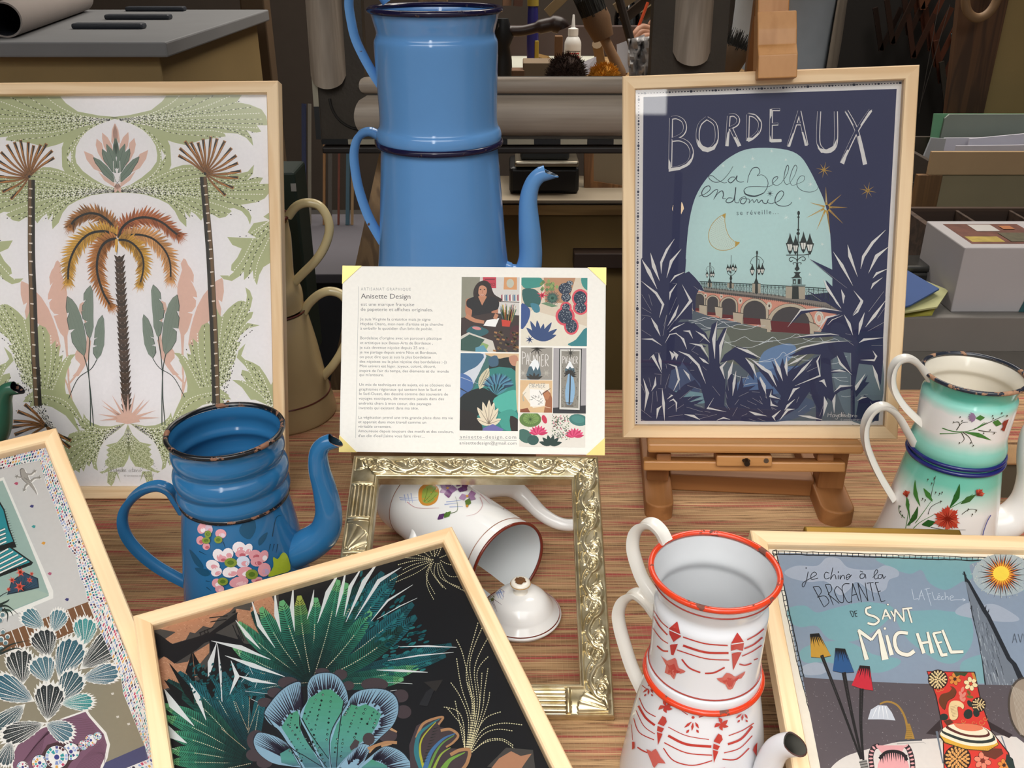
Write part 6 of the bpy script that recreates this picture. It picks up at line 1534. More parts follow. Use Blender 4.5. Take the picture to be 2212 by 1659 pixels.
flow(('960,2500 1150,2100 1000,1750 830,1480 740,1390','970,2500 1180,2100 1060,1750 960,1450 900,1250','980,2500 1200,2100 1120,1700 1060,1350 1060,1020','990,2500 1230,2100 1220,1650 1280,1250 1300,820','1000,2500 1260,2050 1310,1600 1420,1100 1600,700','1000,2500 1280,2050 1380,1500 1560,980 1700,660 1690,540','1000,2500 1290,2050 1420,1550 1560,1100 1740,850','1000,2500 1290,2080 1430,1650 1560,1200 1820,1000','1000,2500 1300,2100 1400,1800 1480,1500 1570,1250','1010,2500 1320,2150 1420,1850 1500,1600 1510,1400'),2,29,19,10)
flow(('1000,2500 1250,2220 1450,2080 1560,1900 1640,1780','1000,2480 1250,2250 1500,2180 1640,2180'),2,29,19,10)
a.view(200,780,5.2667)
a.poly(SAGE,pp('1660,-120 1740,-200 1690,-60 1730,-20 1830,20 1900,60 1970,160 2030,270 2090,170 2140,250 2140,900 2050,800 1990,500 1850,440 1800,440 1700,300 1590,215 1700,220 1750,240 1690,150 1700,100 1780,120 1740,60 1640,-40'))
flow(('2090,800 2000,480 1800,200 1700,-50 1720,-160','2090,780 2020,450 1900,200 1800,40','2090,760 2040,430 1980,250 1920,120'),2,25,16,9)
flow(('2080,700 1960,450 1830,340 1640,230','2080,690 1980,420 1860,260 1710,130'),2,25,16,9)
flow(('2090,760 2060,500 2060,350 2085,230','2110,760 2100,500 2100,300'),2,25,16,9)
a.view(0,780,5.5286)
a.poly(SAGE,pp('830,400 930,580 1010,740 1060,830 970,800 925,700 800,590 560,490 350,550 380,470 290,440 420,340 560,330'))
flow(('1000,760 900,600 760,440 480,390 310,430','990,770 880,640 700,520 500,450 380,510'),2,25,16,9)
a.poly(SAGE,pp('1000,625 1030,680 1100,740 1200,775 1320,780 1500,745 1400,830 1250,940 1210,1010 1170,1120 1150,1220 1170,1310 1120,1280 1090,1180 1070,1260 1030,1230 1000,1320 960,1260 950,1335 900,1300 860,1330 790,1200 740,1100 780,960 830,870 940,830 1020,830 960,760 925,690 990,720'))
flow(('1480,755 1300,800 1150,790 1010,660','1470,758 1250,840 1050,800 940,700','1460,762 1260,850 1040,850 840,900','1450,766 1260,880 1020,930 800,1010','1445,770 1250,900 1020,1010 800,1160','1440,774 1260,910 1080,1040 870,1290','1440,778 1250,930 1120,1080 960,1310','1440,780 1240,950 1150,1100 1040,1220','1440,782 1240,970 1160,1150 1150,1290'),2,25,16,9)
a.poly(SAGE,pp('1524,755 1480,880 1400,970 1260,1005 1310,1030 1270,1060 1300,1090 1270,1120 1300,1150 1255,1190 1260,1240 1300,1265 1240,1310 1185,1325 1220,1345 1290,1320 1420,1270 1480,1260 1530,1170 1552,1050'))
a.poly(SAGE,pp('1290,1320 1280,1450 1330,1495 1360,1450 1390,1350 1440,1450 1400,1320'))
flow(('1518,790 1470,920 1380,980 1290,1015','1522,800 1460,960 1380,1060 1275,1150','1526,810 1480,1000 1400,1120 1280,1230 1210,1330','1532,830 1500,1020 1440,1160 1360,1260 1310,1470','1540,850 1525,1050 1500,1160 1450,1260 1350,1430'),3,17,10,5)
a.view(230,195,5.821)
for s in('110,415 80,520 85,620 120,600 160,680 170,640 150,500','275,525 210,590 165,690 150,900 190,860 270,700 282,600','350,600 290,660 280,720 290,800 240,960 310,860 350,780 370,680','525,750 420,800 330,950 300,1040 420,980 500,860','370,1010 300,1130 150,1240 120,1285 100,1285 100,1200 200,1150'):a.poly(PINK,pp(s))
for s in('105,590 85,680 75,800 85,890 105,880 140,760 145,680','230,670 170,740 130,860 120,960 140,990 200,900 230,800 235,700','290,730 220,790 170,920 140,1040 190,1020 250,920 280,880 297,790','410,830 330,870 250,950 170,1060 150,1150 190,1150 300,1050 350,960 390,900'):
 P=pp(s);a.poly('3f4a42',[(x+(x-200)*.02+3,y+4)for x,y in P]);a.poly('6f7f71',P);a.line('4c584e',[P[0],P[len(P)//2]],3,None,0)
for s in('85,890 90,1000 105,1190','140,990 110,1100 104,1195','150,1045 120,1130 105,1200'):a.line('efe9e4',pp(s),6,4);
a.line('35352f',pp('150,1150 125,1180 105,1215'),5)
OR,DKB='b67a40','2a241d'
a.view(0,0,1)
T=pp('439,382 445,450 453,545 458,640 463,740 467,872');a.line('3a3024',T,15,17.5)
a.line('6b5236',[(x+3.6,y)for x,y in T],6,7);a.line('231f19',[(x-4.5,y)for x,y in T],5,6)
for i,y in enumerate((402,421,442,461,482,500,520,539,559,588,618,651,683,713,740,764,790,812,836,853)):
 x=np.interp(y,[p[1]for p in T],[p[0]for p in T]);a.line('e2d4c6',[(x-2+i%2,y),(x+5+i%2,y-1)],3.2,2.4,0)
a.view(230,195,5.821)
def fan(cx,cy,tips,w_=30):
 for t in tips:
  b=((cx+t[0])/2+(cy-t[1])*.03,(cy+t[1])/2+(t[0]-cx)*.05)
  a.line(DKB,[(cx,cy),b,t],w_*.55,w_*1.35,4);a.line(OR,[(cx,cy),b,t],w_*.35,w_*1.05,4)
  u=(t[0]-cx,t[1]-cy);l=math.hypot(*u);a.line(DKB,[(t[0]-u[0]*.30,t[1]-u[1]*.30),(t[0]-u[0]*.02,t[1]-u[1]*.02)],w_*.3,w_*.75,0)
  a.line(DKB,[(cx,cy),b,(t[0]-u[0]*.3,t[1]-u[1]*.3)],w_*.22,w_*.12,4)
 a.ell(DKB,cx,cy,w_*.6)
fan(1240,1050,pp('905,820 920,730 985,640 1060,650 1150,655 1215,610 1312,580 1392,605 1490,635 1575,725 1635,820 1655,915 1695,1015 1660,1100 1600,1230 1500,1325'))
a.view(0,780,5.5286);fan(550,770,pp('295,515 210,600 160,720 140,790 175,880 300,960 850,950 840,1035 700,1000'),34)
a.view(260,540,6.1444)
for s in('435,460 410,540 420,740 435,900 440,1010 480,1130 505,1160 540,1100 560,960 510,935 570,900 580,800 525,780 570,790 560,720 500,640 540,660 530,570 490,510','750,595 690,640 640,720 600,850 570,1000 555,1200 570,1320 600,1390 680,1310 740,1200 745,1080 690,1030 765,1040 780,900 740,810 775,815 780,740 760,620','310,855 295,920 300,1080 320,1250 370,1380 430,1440 470,1360 465,1280 410,1260 455,1250 440,1180 390,1150 440,1160 420,1040 370,920'):
 P=pp(s);cx=sum(p[0]for p in P)/len(P);cy=sum(p[1]for p in P)/len(P)
 a.poly('2f3933',[(cx+(x-cx)*1.05+3,cy+(y-cy)*1.015)for x,y in P]);a.poly('7b887b',P)
 for q in(-.4,0,.4):
  xs=max(p[0]for p in P)-min(p[0]for p in P);top,bot=min(P,key=lambda p:p[1]),max(P,key=lambda p:p[1])
  a.dash(['56635a'],[(top[0],top[1]+60),(cx+q*xs*.5,cy),(bot[0],bot[1]-60)],14,8,3,6)
a.view(0,0,1)
for s,w_ in(('342,728 350,790 352,860 357,918',2.0),('358,766 352,800 350,860 350,918',2.0),('330,774 345,795 375,815 399,858',1.6)):a.line('38443e',pp(s),w_)
a.sym=None
a.view(0,0,1)
for i in range(29):
 t=i/28;x=258+16*t;y=556+334*t;w_=9+1.5*math.sin(PI*t)
 a.poly(('3a2c22','4a382b')[i%2],[(x-w_-2.5,y-6),(x-w_*.4,y-1),(x,y-4),(x+w_*.4,y-1),(x+w_+3,y-7),(x+w_*.72,y+10),(x-w_*.72,y+10)])
 a.line('6a5240',[(x-w_*.8,y-3),(x,y+3),(x+w_*.8,y-3)],1,None,0)
a.view(110,420,6.9125)
rp=random.Random(4)
def frond(rib,cl,cl2,L,wr,L2=None):
 K=[(p.x,p.y)for p in catmull([(x,y,0)for x,y in pp(rib)],4)];n=len(K)
 for layer in range(2):
  a.up()
  for i in range(1,n):
   t=i/n;dx,dy=K[min(i+1,n-1)][0]-K[i-1][0],K[min(i+1,n-1)][1]-K[i-1][1];l=math.hypot(dx,dy);dx/=l;dy/=l
   for sd in(-1,1):
    ln=L*(.72+.35*math.sin(PI*min(1,t*1.05))+rp.uniform(-.18,.16));f=.35+.8*t+rp.uniform(-.12,.12)
    ux,uy=dx*f-dy*sd,dy*f+dx*sd;q=math.hypot(ux,uy);ux/=q;uy/=q;x,y=K[i];b=25
    tip=(x+ux*ln,y+uy*ln)
    if layer==0:a.face(s2l((cl,cl2)[rp.random()<.3]),a.q([(x-dx*b,y-dy*b),(x+ux*ln*.45-dx*b,y+uy*ln*.45-dy*b),tip,(x+ux*ln*.4+dx*b,y+uy*ln*.4+dy*b),(x+dx*b,y+dy*b)]))
    else:
     a.line('2b2118',[(x,y),(x+ux*ln*.75,y+uy*ln*.75)],4,1.5,0,0);a.line('2b2118',[(x+dx*12,y+dy*12),(x+dx*12+ux*ln*.6,y+dy*12+uy*ln*.6)],3,1.5,0,0)
     if rp.random()<.35:a.line('241e17',[(x+ux*ln*.45,y+uy*ln*.45),(x+ux*ln*.95,y+uy*ln*.95)],3,1,0,0,22)
 a.up()
 for e in range(8):
  an=math.atan2(dy,dx)+(e-3.5)*.16;x,y=K[-1];ln=L*rp.uniform(.8,1.15);w_=12
  a.face(s2l(cl),a.q([(x-math.sin(an)*w_,y+math.cos(an)*w_),(x+math.cos(an)*ln,y+math.sin(an)*ln),(x+math.sin(an)*w_,y-math.cos(an)*w_)]))
 a.line('1f1e1a',[(p.x,p.y)for p in catmull([(x,y,0)for x,y in pp(rib)],8)],wr,wr*.72,0)
frond('985,600 930,480 830,370 700,295 560,285 430,330 340,400 310,450','b37840','8f6238',165,40)
frond('1010,650 1060,510 1180,400 1350,345 1520,360 1680,430 1800,530 1890,600','b86a3c','a05a34',180,40)
frond('980,620 880,570 760,550 600,580 470,670 370,800 300,950 265,1100 260,1270','d6a443','b98d3c',190,40)
frond('1060,640 1200,605 1350,605 1520,660 1650,770 1740,900 1785,1050 1790,1230','d99f62','c08a50',185,34)
frond('980,660 880,680 790,740 730,840 695,980 690,1130 720,1280 790,1480 880,1640','c07e40','a56a36',185,42)
frond('1010,680 1120,685 1230,740 1330,850 1380,980 1380,1130 1340,1310','d3a03c','b98a38',165,34)
a.poly('d6a443',pp('960,670 1000,665 1000,800 985,870 960,850'));a.line('241e17',pp('1000,760 985,900'),6)
a.view(200,780,5.2667)
a.up();tips=pp('75,675 60,602 100,500 100,440 220,385 318,350 405,370 485,362 590,430 657,435 720,560 762,645')
for t in tips:
 u=(t[0]-400,t[1]-650);l=math.hypot(*u);nx,ny=-u[1]/l*17,u[0]/l*17;bx,by=400+u[0]*.28,650+u[1]*.15
 a.face(s2l(PINK),a.q([(bx+nx,by+ny),t,(bx-nx,by-ny)]))
a.poly(PINK,pp('265,690 290,620 350,590 450,590 510,620 540,690 400,716'))
SG='8d8782'
for s in('205,1210 210,1262','235,1205 238,1260','205,1238 240,1232','262,1232 250,1258 268,1258 274,1232 276,1260','285,1235 290,1258 306,1236 300,1280 285,1282','330,1232 318,1240 320,1260 335,1250 338,1200 340,1258','345,1248 358,1238 348,1232 346,1256 362,1258','366,1248 380,1238 368,1232 366,1256 388,1256','425,1238 412,1250 428,1262 440,1248 425,1238','455,1210 455,1258 470,1256','445,1232 470,1228','475,1250 490,1240 478,1232 474,1258 495,1258','500,1236 502,1258 510,1238 520,1240','535,1240 525,1252 540,1262 550,1248 535,1240'):a.line(SG,pp(s),4)
a.text('© anisette-design.com',358,1312,18,'9d9791',0,1.05,340)
finish('palm',a)

# ================================================================ black succulent print
a=art_for('aloe');c=a.clip;rp=random.Random(9)
a.up();a.face(s2l('191a1e'),[(c[0],c[1]),(c[2],c[1]),(c[2],c[3]),(c[0],c[3])])
def grad(x,stops):
 for(p,a_),(q,b_)in zip(stops,stops[1:]):
  if x<=q:
   t=(x-p)/(q-p);A,B=s2l(a_),s2l(b_);return tuple(u+(v-u)*t for u,v in zip(A,B))
 return s2l(stops[-1][1])
def gleaf(root,tip,w_,stops,bend=0,hatch=1,rib='e6d2b0',n=9,blunt=.25):
 """painted leaf: colour runs from root to tip, hatching along both edges, dotted midrib"""
 (x0,y0),(x1,y1)=root,tip;dx,dy=x1-x0,y1-y0;l=math.hypot(dx,dy);ux,uy=dx/l,dy/l
 def at(t,o):q=bend*l*math.sin(PI*t);return(x0+dx*t-uy*(q+o),y0+dy*t+ux*(q+o))
 def hw(t):return w_/2*(.35+.65*math.sin(PI*min(.5,t*.9)))*(1 if t<.72 else(blunt+(1-blunt)*math.cos((t-.72)/.28*PI/2)))
 a.up()
 for i in range(n):
  t0,t1=i/n,(i+1)/n
  a.face(grad((t0+t1)/2,stops),a.q([at(t0,hw(t0)),at(t1,hw(t1)),at(t1,-hw(t1)),at(t0,-hw(t0))]))
 a.up();a.face(grad(.5,[(0,'0d2320'),(1,'0d2320')]),a.q([at(0,hw(0)*.5),at(.75,hw(.75)*.5),at(.75,-hw(.75)*.1),at(0,-hw(0)*.1)]))if hatch==2 else None
 if hatch:
  m=int(l/(w_*.16)+4)
  for i in range(2,m):
   t=i/m*.95
   for sd in(-1,1):a.line('0c1514',[at(t,sd*hw(t)*.12),at(min(1,t+.045),sd*hw(t)*.98)],w_*.05,w_*.02,0,0)
 if rib:a.dash([rib],[at(t/10,0)for t in range(0,8)],w_*.14,w_*.09,w_*.06,0)
G1=[(0,'0e2524'),(.3,'17403c'),(.6,'24685a'),(.85,'3f9170'),(1,'7cbf7c')]
G2=[(0,'0e2226'),(.4,'17434a'),(.8,'24707a'),(1,'1d4a52')]
G3=[(0,'10302c'),(.5,'1f5f52'),(1,'173a3a')]
COP='be8a6a'
a.view(320,1240,2.271)
for s in('-20,262 100,225 200,195 390,130 440,165 400,200 340,250 300,290 230,310 180,340 100,345 60,300','430,165 540,100 640,80 640,290 590,310 540,350 470,340 420,260','30,420 300,330 310,420 250,520 60,580','160,350 340,200 440,190 440,320 330,290'):a.poly('4c4946',pp(s))
for s in('-10,258 100,230 200,200 380,150 420,165 400,185 340,220 310,265 270,255 230,290 205,285 185,322 120,342 78,322 135,285 60,270 10,280','40,430 130,370 105,415 140,440 195,430 220,390 300,340 300,385 255,440 240,500 215,520 190,500 150,545 60,570','430,170 500,180 532,110 600,90 622,150 626,270 600,305 565,260 545,335 500,290 470,300 440,235'):
 P=pp(s);a.poly(COP,P);xs=[p[0]for p in P];ys=[p[1]for p in P];a.up()
 for i in range(300):
  x,y=rp.uniform(min(xs),max(xs)),rp.uniform(min(ys),max(ys));ins=False;j=len(P)-1
  for k in range(len(P)):
   if(P[k][1]>y)!=(P[j][1]>y)and x<(P[j][0]-P[k][0])*(y-P[k][1])/(P[j][1]-P[k][1])+P[k][0]:ins=not ins
   j=k
  if ins:an=rp.uniform(-.9,.9);a.line(('dcb294','d0a082','8e6048','a8785a')[i%4],[(x-6*math.cos(an),y-6*math.sin(an)),(x+6*math.cos(an),y+6*math.sin(an))],2,.6,0,0)
for s in('250,290 320,260','260,305 300,285','300,215 390,205','305,235 385,222','415,250 440,310','430,245 460,320','255,285 262,320','275,275 284,310','290,270 298,300','440,240 470,330'):a.line('1c1c1e',pp(s),5,None,0)
a.poly('1c1c1f',pp('10,275 60,300 120,345 200,320 300,290 440,185 430,230 330,290 240,370 130,440 90,410 40,390'))
rt=(500,930)
a.view(320,1240,2.271)
for t,w_,g,b in(((560,560),60,G2,0),((450,520),66,G2,0),((370,480),70,G2,.02),((300,500),70,G2,.03),((250,470),74,G2,.03),((150,480),74,G2,.04),((95,520),70,G3,.05),((75,640),74,G1,.06),((80,700),70,G1,.05),((95,780),74,G1,.03),((110,865),70,G1,.02),((110,920),60,G1,0),((120,990),64,G1,-.02)):gleaf(rt,t,w_,g,b,1)
for s in('80,520 150,590 160,640','105,440 200,580 225,640','220,385 250,480 300,560','270,460 310,560 320,620','215,385 205,480 230,540'):
 P=pp(s);a.line('141517',P,3,3,0,mid=44)
for s,w_ in(('80,565 120,640 225,745',40),('205,535 240,600 285,718',28),('90,735 120,790 190,830',40),('100,850 140,862',26),('115,930 130,935',14),('335,340 310,440 298,500',22),('340,345 355,480 362,625',12)):a.line('e4e6e6',pp(s),3,3,0,mid=w_)
a.up()
for i in range(120):
 x,y=rp.uniform(210,560),rp.uniform(440,620);a.ell(('1d5a60','246a6c','184a50')[i%3],x,y,9,5,rp.uniform(-70,-20),8,0)
for s in('640,320 700,470','430,630 490,770','500,590 490,770','540,640 490,780','360,760 480,860'):a.dash(['e6c8a4'],pp(s),7,5,3,0)
a.view(300,1100,2.353);rt=(880,880)
for t,w_,g,b in(((480,700),74,G1,-.05),((500,790),70,G2,-.04),((520,870),70,G2,0),((520,940),60,G2,.03),((1590,690),84,G2,.03),((1560,745),70,G2,.02),((1420,805),74,G1,.03),((1345,865),64,G1,.03),((1410,545),92,G2,.04),((1395,480),84,G2,.02),((1340,600),92,G3,.05),((1310,330),96,G2,0),((1240,320),90,G2,0),((505,575),70,G1,-.04),((575,520),74,G3,-.03),((620,500),84,G1,-.05),((725,465),92,G1,-.03),((1150,350),90,G3,0),((1180,520),84,G1,.03),((1055,375),88,G1,.02),((900,450),80,G1,0),((815,440),80,[(0,'0e2524'),(.5,'1d5048'),(.8,'4a8a5a'),(1,'b9b94a')],-.02),((1000,400),88,G1,0),((1015,360),74,G1,.02)):gleaf(rt,t,w_,g,b,1)
a.up()
for i in range(150):
 an=rp.uniform(-1.15,-.1);r=rp.uniform(380,640);a.ell(('1f666c','2a7a7c','1a5058')[i%3],880+r*math.cos(an)*.98,880+r*math.sin(an),17,6,math.degrees(an)+rp.uniform(-15,15),8,0)
for s,w_ in(('570,455 612,590 692,705',22),('492,565 550,640 618,712',22),('690,405 700,540 722,625',24),('785,390 778,500 792,622',22),('890,410 880,480 855,560',16),('1027,305 960,425 908,580',24),('1055,300 1030,420 1000,548',20),('1138,288 1075,395 1042,545',20),('1225,255 1145,370 1052,575',24),('1335,295 1220,365 1098,562',20),('1392,385 1265,465 1180,570',10),('1415,452 1330,492 1210,560',5),('368,670 520,705 670,765',24),('398,675 360,780 352,855',20),('400,690 412,830 424,980',8),('438,745 580,795 742,852',24),('468,770 500,850 462,942',26),('500,845 580,870 702,890',20),('540,925 660,940',18),('570,965 622,990',18),('505,715 515,745',24),('560,800 580,840',20),('600,880 590,910',20),('520,880 560,830',16),('1318,700 1470,697 1615,703',10),('1265,770 1420,745 1600,728',8),('1208,818 1340,822 1468,830',14),('1250,880 1390,888',12),('1225,932 1312,920',8)):a.line('e4e6e6',pp(s),2,2,0,mid=w_)
a.view(540,1430,3.528)
for x,y,rx,ry in((550,75,55,28),(690,98,52,42),(750,182,45,36),(290,160,78,46),(190,235,58,40),(115,310,58,36),(950,172,104,50),(1150,260,58,50),(1170,382,60,52),(1050,560,72,56),(50,600,74,80),(40,710,70,50),(110,770,60,40)):a.ell('4b3f43',x,y,rx,ry,0,20)
for s in('1050,500 1120,535','905,690 960,640 1060,615','1000,640 1080,625'):a.line('c69a70',pp(s),24,12)
def petal(outl,inner,cen,nst,r_in,lo,hi,gcol='4f9b79',rim='8fb2c8',sw=15):
 P=pp(outl);a.poly('20242c',[(cen[0]+(x-cen[0])*1.02,cen[1]+(y-cen[1])*1.02)for x,y in P],4);a.poly(rim,P,4)
 K=[(p.x,p.y)for p in catmull([(x,y,0)for x,y in P],10,True)];a.up()
 i0,i1=int(lo*len(K)),int(hi*len(K))
 for i in range(nst):
  x,y=K[int(i0+(i1-i0)*i/nst)%len(K)];q=r_in+rp.uniform(-.05,.05)
  a.line('2b2738',[(cen[0]+(x-cen[0])*q,cen[1]+(y-cen[1])*q),(cen[0]+(x-cen[0])*.985,cen[1]+(y-cen[1])*.985)],sw,1.5,0,0)
  a.line('4a4a60',[(x,y),(cen[0]+(x-cen[0])*1.03,cen[1]+(y-cen[1])*1.03)],2.5,1,0,0)
 if inner:
  I=pp(inner);ys=[p[1]for p in I];y0,y1=min(ys),max(ys);nb=12
  for k in range(nb):
   ya,yb=y0+(y1-y0)*k/nb,y0+(y1-y0)*(k+1)/nb+1
   Q=clip_rect(I,-9e9,ya,9e9,yb)
   if len(Q)>2:
    if k==0:a.up()
    a.face(grad(k/nb,[(0,gcol),(.55,'5a9f94'),(1,'4a6a80')]),a.q(Q))
petal('30,620 45,560 85,540 200,572 290,630 360,690 430,800 300,795 170,770 70,700','230,700 300,660 350,690 420,790 330,795 240,770',(420,800),17,.42,.0,.5,'4f8f88')
petal('110,400 160,310 240,220 320,168 385,160 385,260 380,420 385,500 450,640 580,808 400,808 300,640 220,520 150,470','240,500 265,455 300,400 360,372 385,430 390,540 480,680 560,808 420,808 330,640',(440,640),24,.60,.0,.36)
petal('745,310 800,240 900,208 1030,215 1110,270 1130,370 1090,480 1000,570 920,640 860,620 720,760 680,808 605,808 605,600 640,480 700,380','740,360 775,325 830,342 880,322 945,352 1000,400 970,480 920,560 840,620 720,740 660,808 612,808 615,620 660,480',(760,560),36,.66,.03,.52)
petal('440,290 440,180 480,110 560,85 640,95 700,150 740,240 745,310 715,370 630,520 605,640 620,808 560,808 450,570 385,440 395,370','420,345 450,280 500,250 560,212 622,212 690,272 716,310 700,380 630,500 600,640 610,808 570,808 470,580 395,440',(580,440),30,.66,.0,.46)
for s in('380,420 385,500 450,630 590,808','745,310 690,400 625,520 605,640 620,808','716,300 690,450 670,620 660,808','395,430 470,560 600,740','110,400 300,640 420,720 560,808','300,640 350,720 400,808'):a.line('20222c',pp(s),9,5)
for(x0,y0,x1,y1,n)in((565,215,490,520,8),(620,260,580,640,9),(540,320,470,640,8),(500,290,420,470,6),(690,480,640,720,7),(810,360,740,560,7),(880,360,780,620,7),(940,390,880,500,5),(980,370,930,540,5),(320,400,300,520,5),(290,480,440,690,8),(340,480,520,700,8),(260,640,420,780,7),(420,400,560,740,9),(770,320,710,430,5),(300,590,420,760,6),(480,620,590,800,6),(710,590,690,760,5)):
 for i in range(n):
  t=(i+rp.uniform(-.2,.2))/n;x,y=x0+(x1-x0)*t,y0+(y1-y0)*t;r=rp.choice((4,7,9));a.ell('15201f',x,y,r,None,0,9)
  if r>6:a.ell(rp.choice(('6fae96','b9c9c4','15201f','4f8a84')),x+1,y+1,r*.5,None,0,7)
petal('690,808 740,730 800,670 850,630 915,650 880,740 840,808',None,(770,830),15,.45,.15,.75)
petal('830,808 900,740 1000,660 1060,650 1140,680 1200,740 1230,830 900,830','850,808 930,745 960,760 1040,790 1060,830 870,830',(900,830),22,.45,.2,.8)
a.poly('4b3f43',pp('760,650 800,590 835,610 820,650 770,680'));a.ell('4b3f43',905,590,46,48)
CRM='e9dfb4'
a.view(800,1160,1.908)
for s in('265,95 200,90 75,85','265,95 180,115 130,140','260,100 180,130 80,182','255,105 190,150 100,190','255,105 230,160 265,235','250,105 232,190 262,262','270,105 265,160 310,215','275,105 290,170 370,210','280,105 310,180 395,228','285,100 320,160 375,165','285,95 310,110 345,120','280,90 320,70 310,40','275,85 290,50 292,25','265,85 262,40 255,20','258,85 240,50 225,30','250,88 215,60 195,50','248,92 190,75 135,62','262,88 275,60 280,35','250,95 180,100 110,118','265,100 250,140 300,212'):a.dash([CRM],pp(s),8.5,6.5,3.6,6,8)
for s in('395,890 420,700 385,500 355,425','398,890 425,720 395,560 445,350','400,890 430,700 410,520 465,365','402,890 440,700 430,540 488,410','405,890 450,700 440,560 490,490','408,890 460,720 470,640 485,540','412,885 480,700 492,640','395,890 415,760 375,620 355,500','393,890 405,760 370,660 330,600','390,890 385,780 360,720 298,702','390,885 380,790 345,740 310,700','405,890 440,800 480,745 540,722','408,890 460,800 540,770 630,777','412,890 460,820 520,795 590,802','415,890 470,850 540,840 600,880','418,890 480,840 545,835 590,862','398,890 430,800 425,680 400,600','396,890 440,760 455,640 460,560','392,890 380,830 350,680'):a.dash([CRM],pp(s),10,7.5,4.4,6,4)
for s in('172,960 170,860 195,790 250,752 300,742 285,780 330,795 365,820 350,850 310,870 300,900 390,880 405,890 360,960'):pass
a.poly('4b3f43',pp('165,960 160,860 190,780 250,748 300,745 285,785 340,795 365,820 345,855 310,870 400,880 420,900 380,960'));a.line('b98a62',pp('190,830 215,775 260,752 300,745 280,775'),12,8);a.line('b98a62',pp('290,800 330,795 362,820 340,850 312,868'),12,8);a.line('b98a62',pp('330,900 370,880 408,882 400,930 380,960'),14);a.line('b98a62',pp('-10,875 60,850 110,850'),12)
for s,cc,w_ in(('215,960 190,890 200,820 240,780 285,752','3a7f8a',26),('222,960 205,890 215,830 270,765','b9b93e',12),('225,960 250,890 300,835 350,812','4a78a8',22),('240,960 270,890 300,850 345,820','6f9a4a',12),('300,960 330,920 390,890','7ba84a',26),('260,960 290,900 330,870','9ab04a',12)):a.line(cc,pp(s),w_,3)
for i in range(12):t=i/12;a.line('14261f',[(215+50*t,930-150*t),(235+50*t,925-150*t)],3,1,0)
a.poly('4c4946',pp('480,950 560,870 670,880 680,960'));a.poly(COP,pp('495,960 530,915 580,885 620,905 665,895 640,930 620,960'))
a.poly('2a2b2f',pp('200,695 230,640 300,590 260,640 235,700'));a.poly('33302f',pp('220,600 300,590 270,640'))
finish('aloe',a)

# ================================================================ mosaic-bordered print
a=art_for('mosa');c=a.clip;rp=random.Random(21)
a.up();a.face(s2l('d0cdca'),[(c[0],c[1]),(c[2],c[1]),(c[2],c[3]),(c[0],c[3])])
TIL=['2f9a9c','8fa6d4','c8486a','e3a94e','3d3f86','5a2a34','a9b8de','4fb0ac','7f93c8','2a2438','d9a0a8','37597c']
def mosaic(inner,outer,du=6.6,dv=6.4):
 """tiles between two edges (photo pixels)"""
 a.poly('ece9e6',inner+outer[::-1])
 def res(P,n):
  s=[0]
  for i in range(1,len(P)):s.append(s[-1]+math.hypot(P[i][0]-P[i-1][0],P[i][1]-P[i-1][1]))
  return[(np.interp(s[-1]*j/n,s,[p[0]for p in P]),np.interp(s[-1]*j/n,s,[p[1]for p in P]))for j in range(n+1)]
 L=sum(math.hypot(outer[i+1][0]-outer[i][0],outer[i+1][1]-outer[i][1])for i in range(len(outer)-1))
 n=int(L/du);I,O=res(inner,n),res(outer,n);a.up()
 m=max(2,int(sum(math.hypot(p[0]-q[0],p[1]-q[1])for p,q in zip(I,O))/len(I)/dv))
 for i in range(n):
  for j in range(m):
   if rp.random()<.03:continue
   def P(u,v):
    k=min(int(u),n-1);f=u-k
    x0,y0=I[k][0]+(I[k+1][0]-I[k][0])*f,I[k][1]+(I[k+1][1]-I[k][1])*f
    x1,y1=O[k][0]+(O[k+1][0]-O[k][0])*f,O[k][1]+(O[k+1][1]-O[k][1])*f
    return(x0+(x1-x0)*v/m,y0+(y1-y0)*v/m)
   r=lambda:rp.uniform(.04,.30)
   off=.4*(j%2)
   u0,u1,v0,v1=i+off*.5,i+1+off*.5,j,j+1
   Q=[P(min(u0+r(),n),v0+r()),P(min(u1-r(),n),v0+r()),P(min(u1-r(),n),v1-r()),P(min(u0+r(),n),v1-r())]
   if rp.random()<.25:Q.pop(rp.randrange(4))
   a.face(s2l(TIL[int(rp.random()**1.25*len(TIL))]),a.q(Q))
def m1(s):return[(x/2.506,930+y/2.506)for x,y in pp(s)]
def m2(s):return[(x/2.447,1270+y/2.447)for x,y in pp(s)]
a.view(0,930,2.506)
a.poly('efece6',pp('-420,420 20,252 150,556 232,740 288,868 288,908 -420,1200'));a.poly('9fb6ad',pp('-420,440 14,270 138,560 214,750 264,882 264,896 -420,1170'))
a.poly('1c1d1c',pp('-300,300 0,385 24,425 52,530 90,632 50,640 -300,760'));a.poly('2f8f98',pp('-300,310 -4,395 18,430 44,532 72,600 -300,720'));a.poly('1c1d1c',pp('-300,760 50,622 180,714 170,728 -300,905'));a.poly('2f939b',pp('-300,770 52,634 164,712 -300,880'))
for s in('-90,580 28,532','-90,605 30,556','-90,630 32,578','-90,655 34,600','-90,716 45,640','-90,740 72,655','-90,768 98,672','-90,792 124,688','-90,812 146,702'):a.line('1c1d1c',pp(s),13,13,0);a.line('f0eee8',pp(s),8,8,0)
for i in range(16):a.line('1c1d1c',[(20+66*i/16,428+205*i/16),(34+66*i/16,424+205*i/16)],3,1,0)
a.poly('26323c',pp('38,890 62,815 130,766 206,800 212,852 130,872'));a.poly('2f4c62',pp('44,882 66,820 130,772 200,804 206,846 130,864'))
for i in range(9):a.line('14181c',[(120,868),(62+i*18,815-34*math.sin(i*.36)+i*3)],3,1,0)
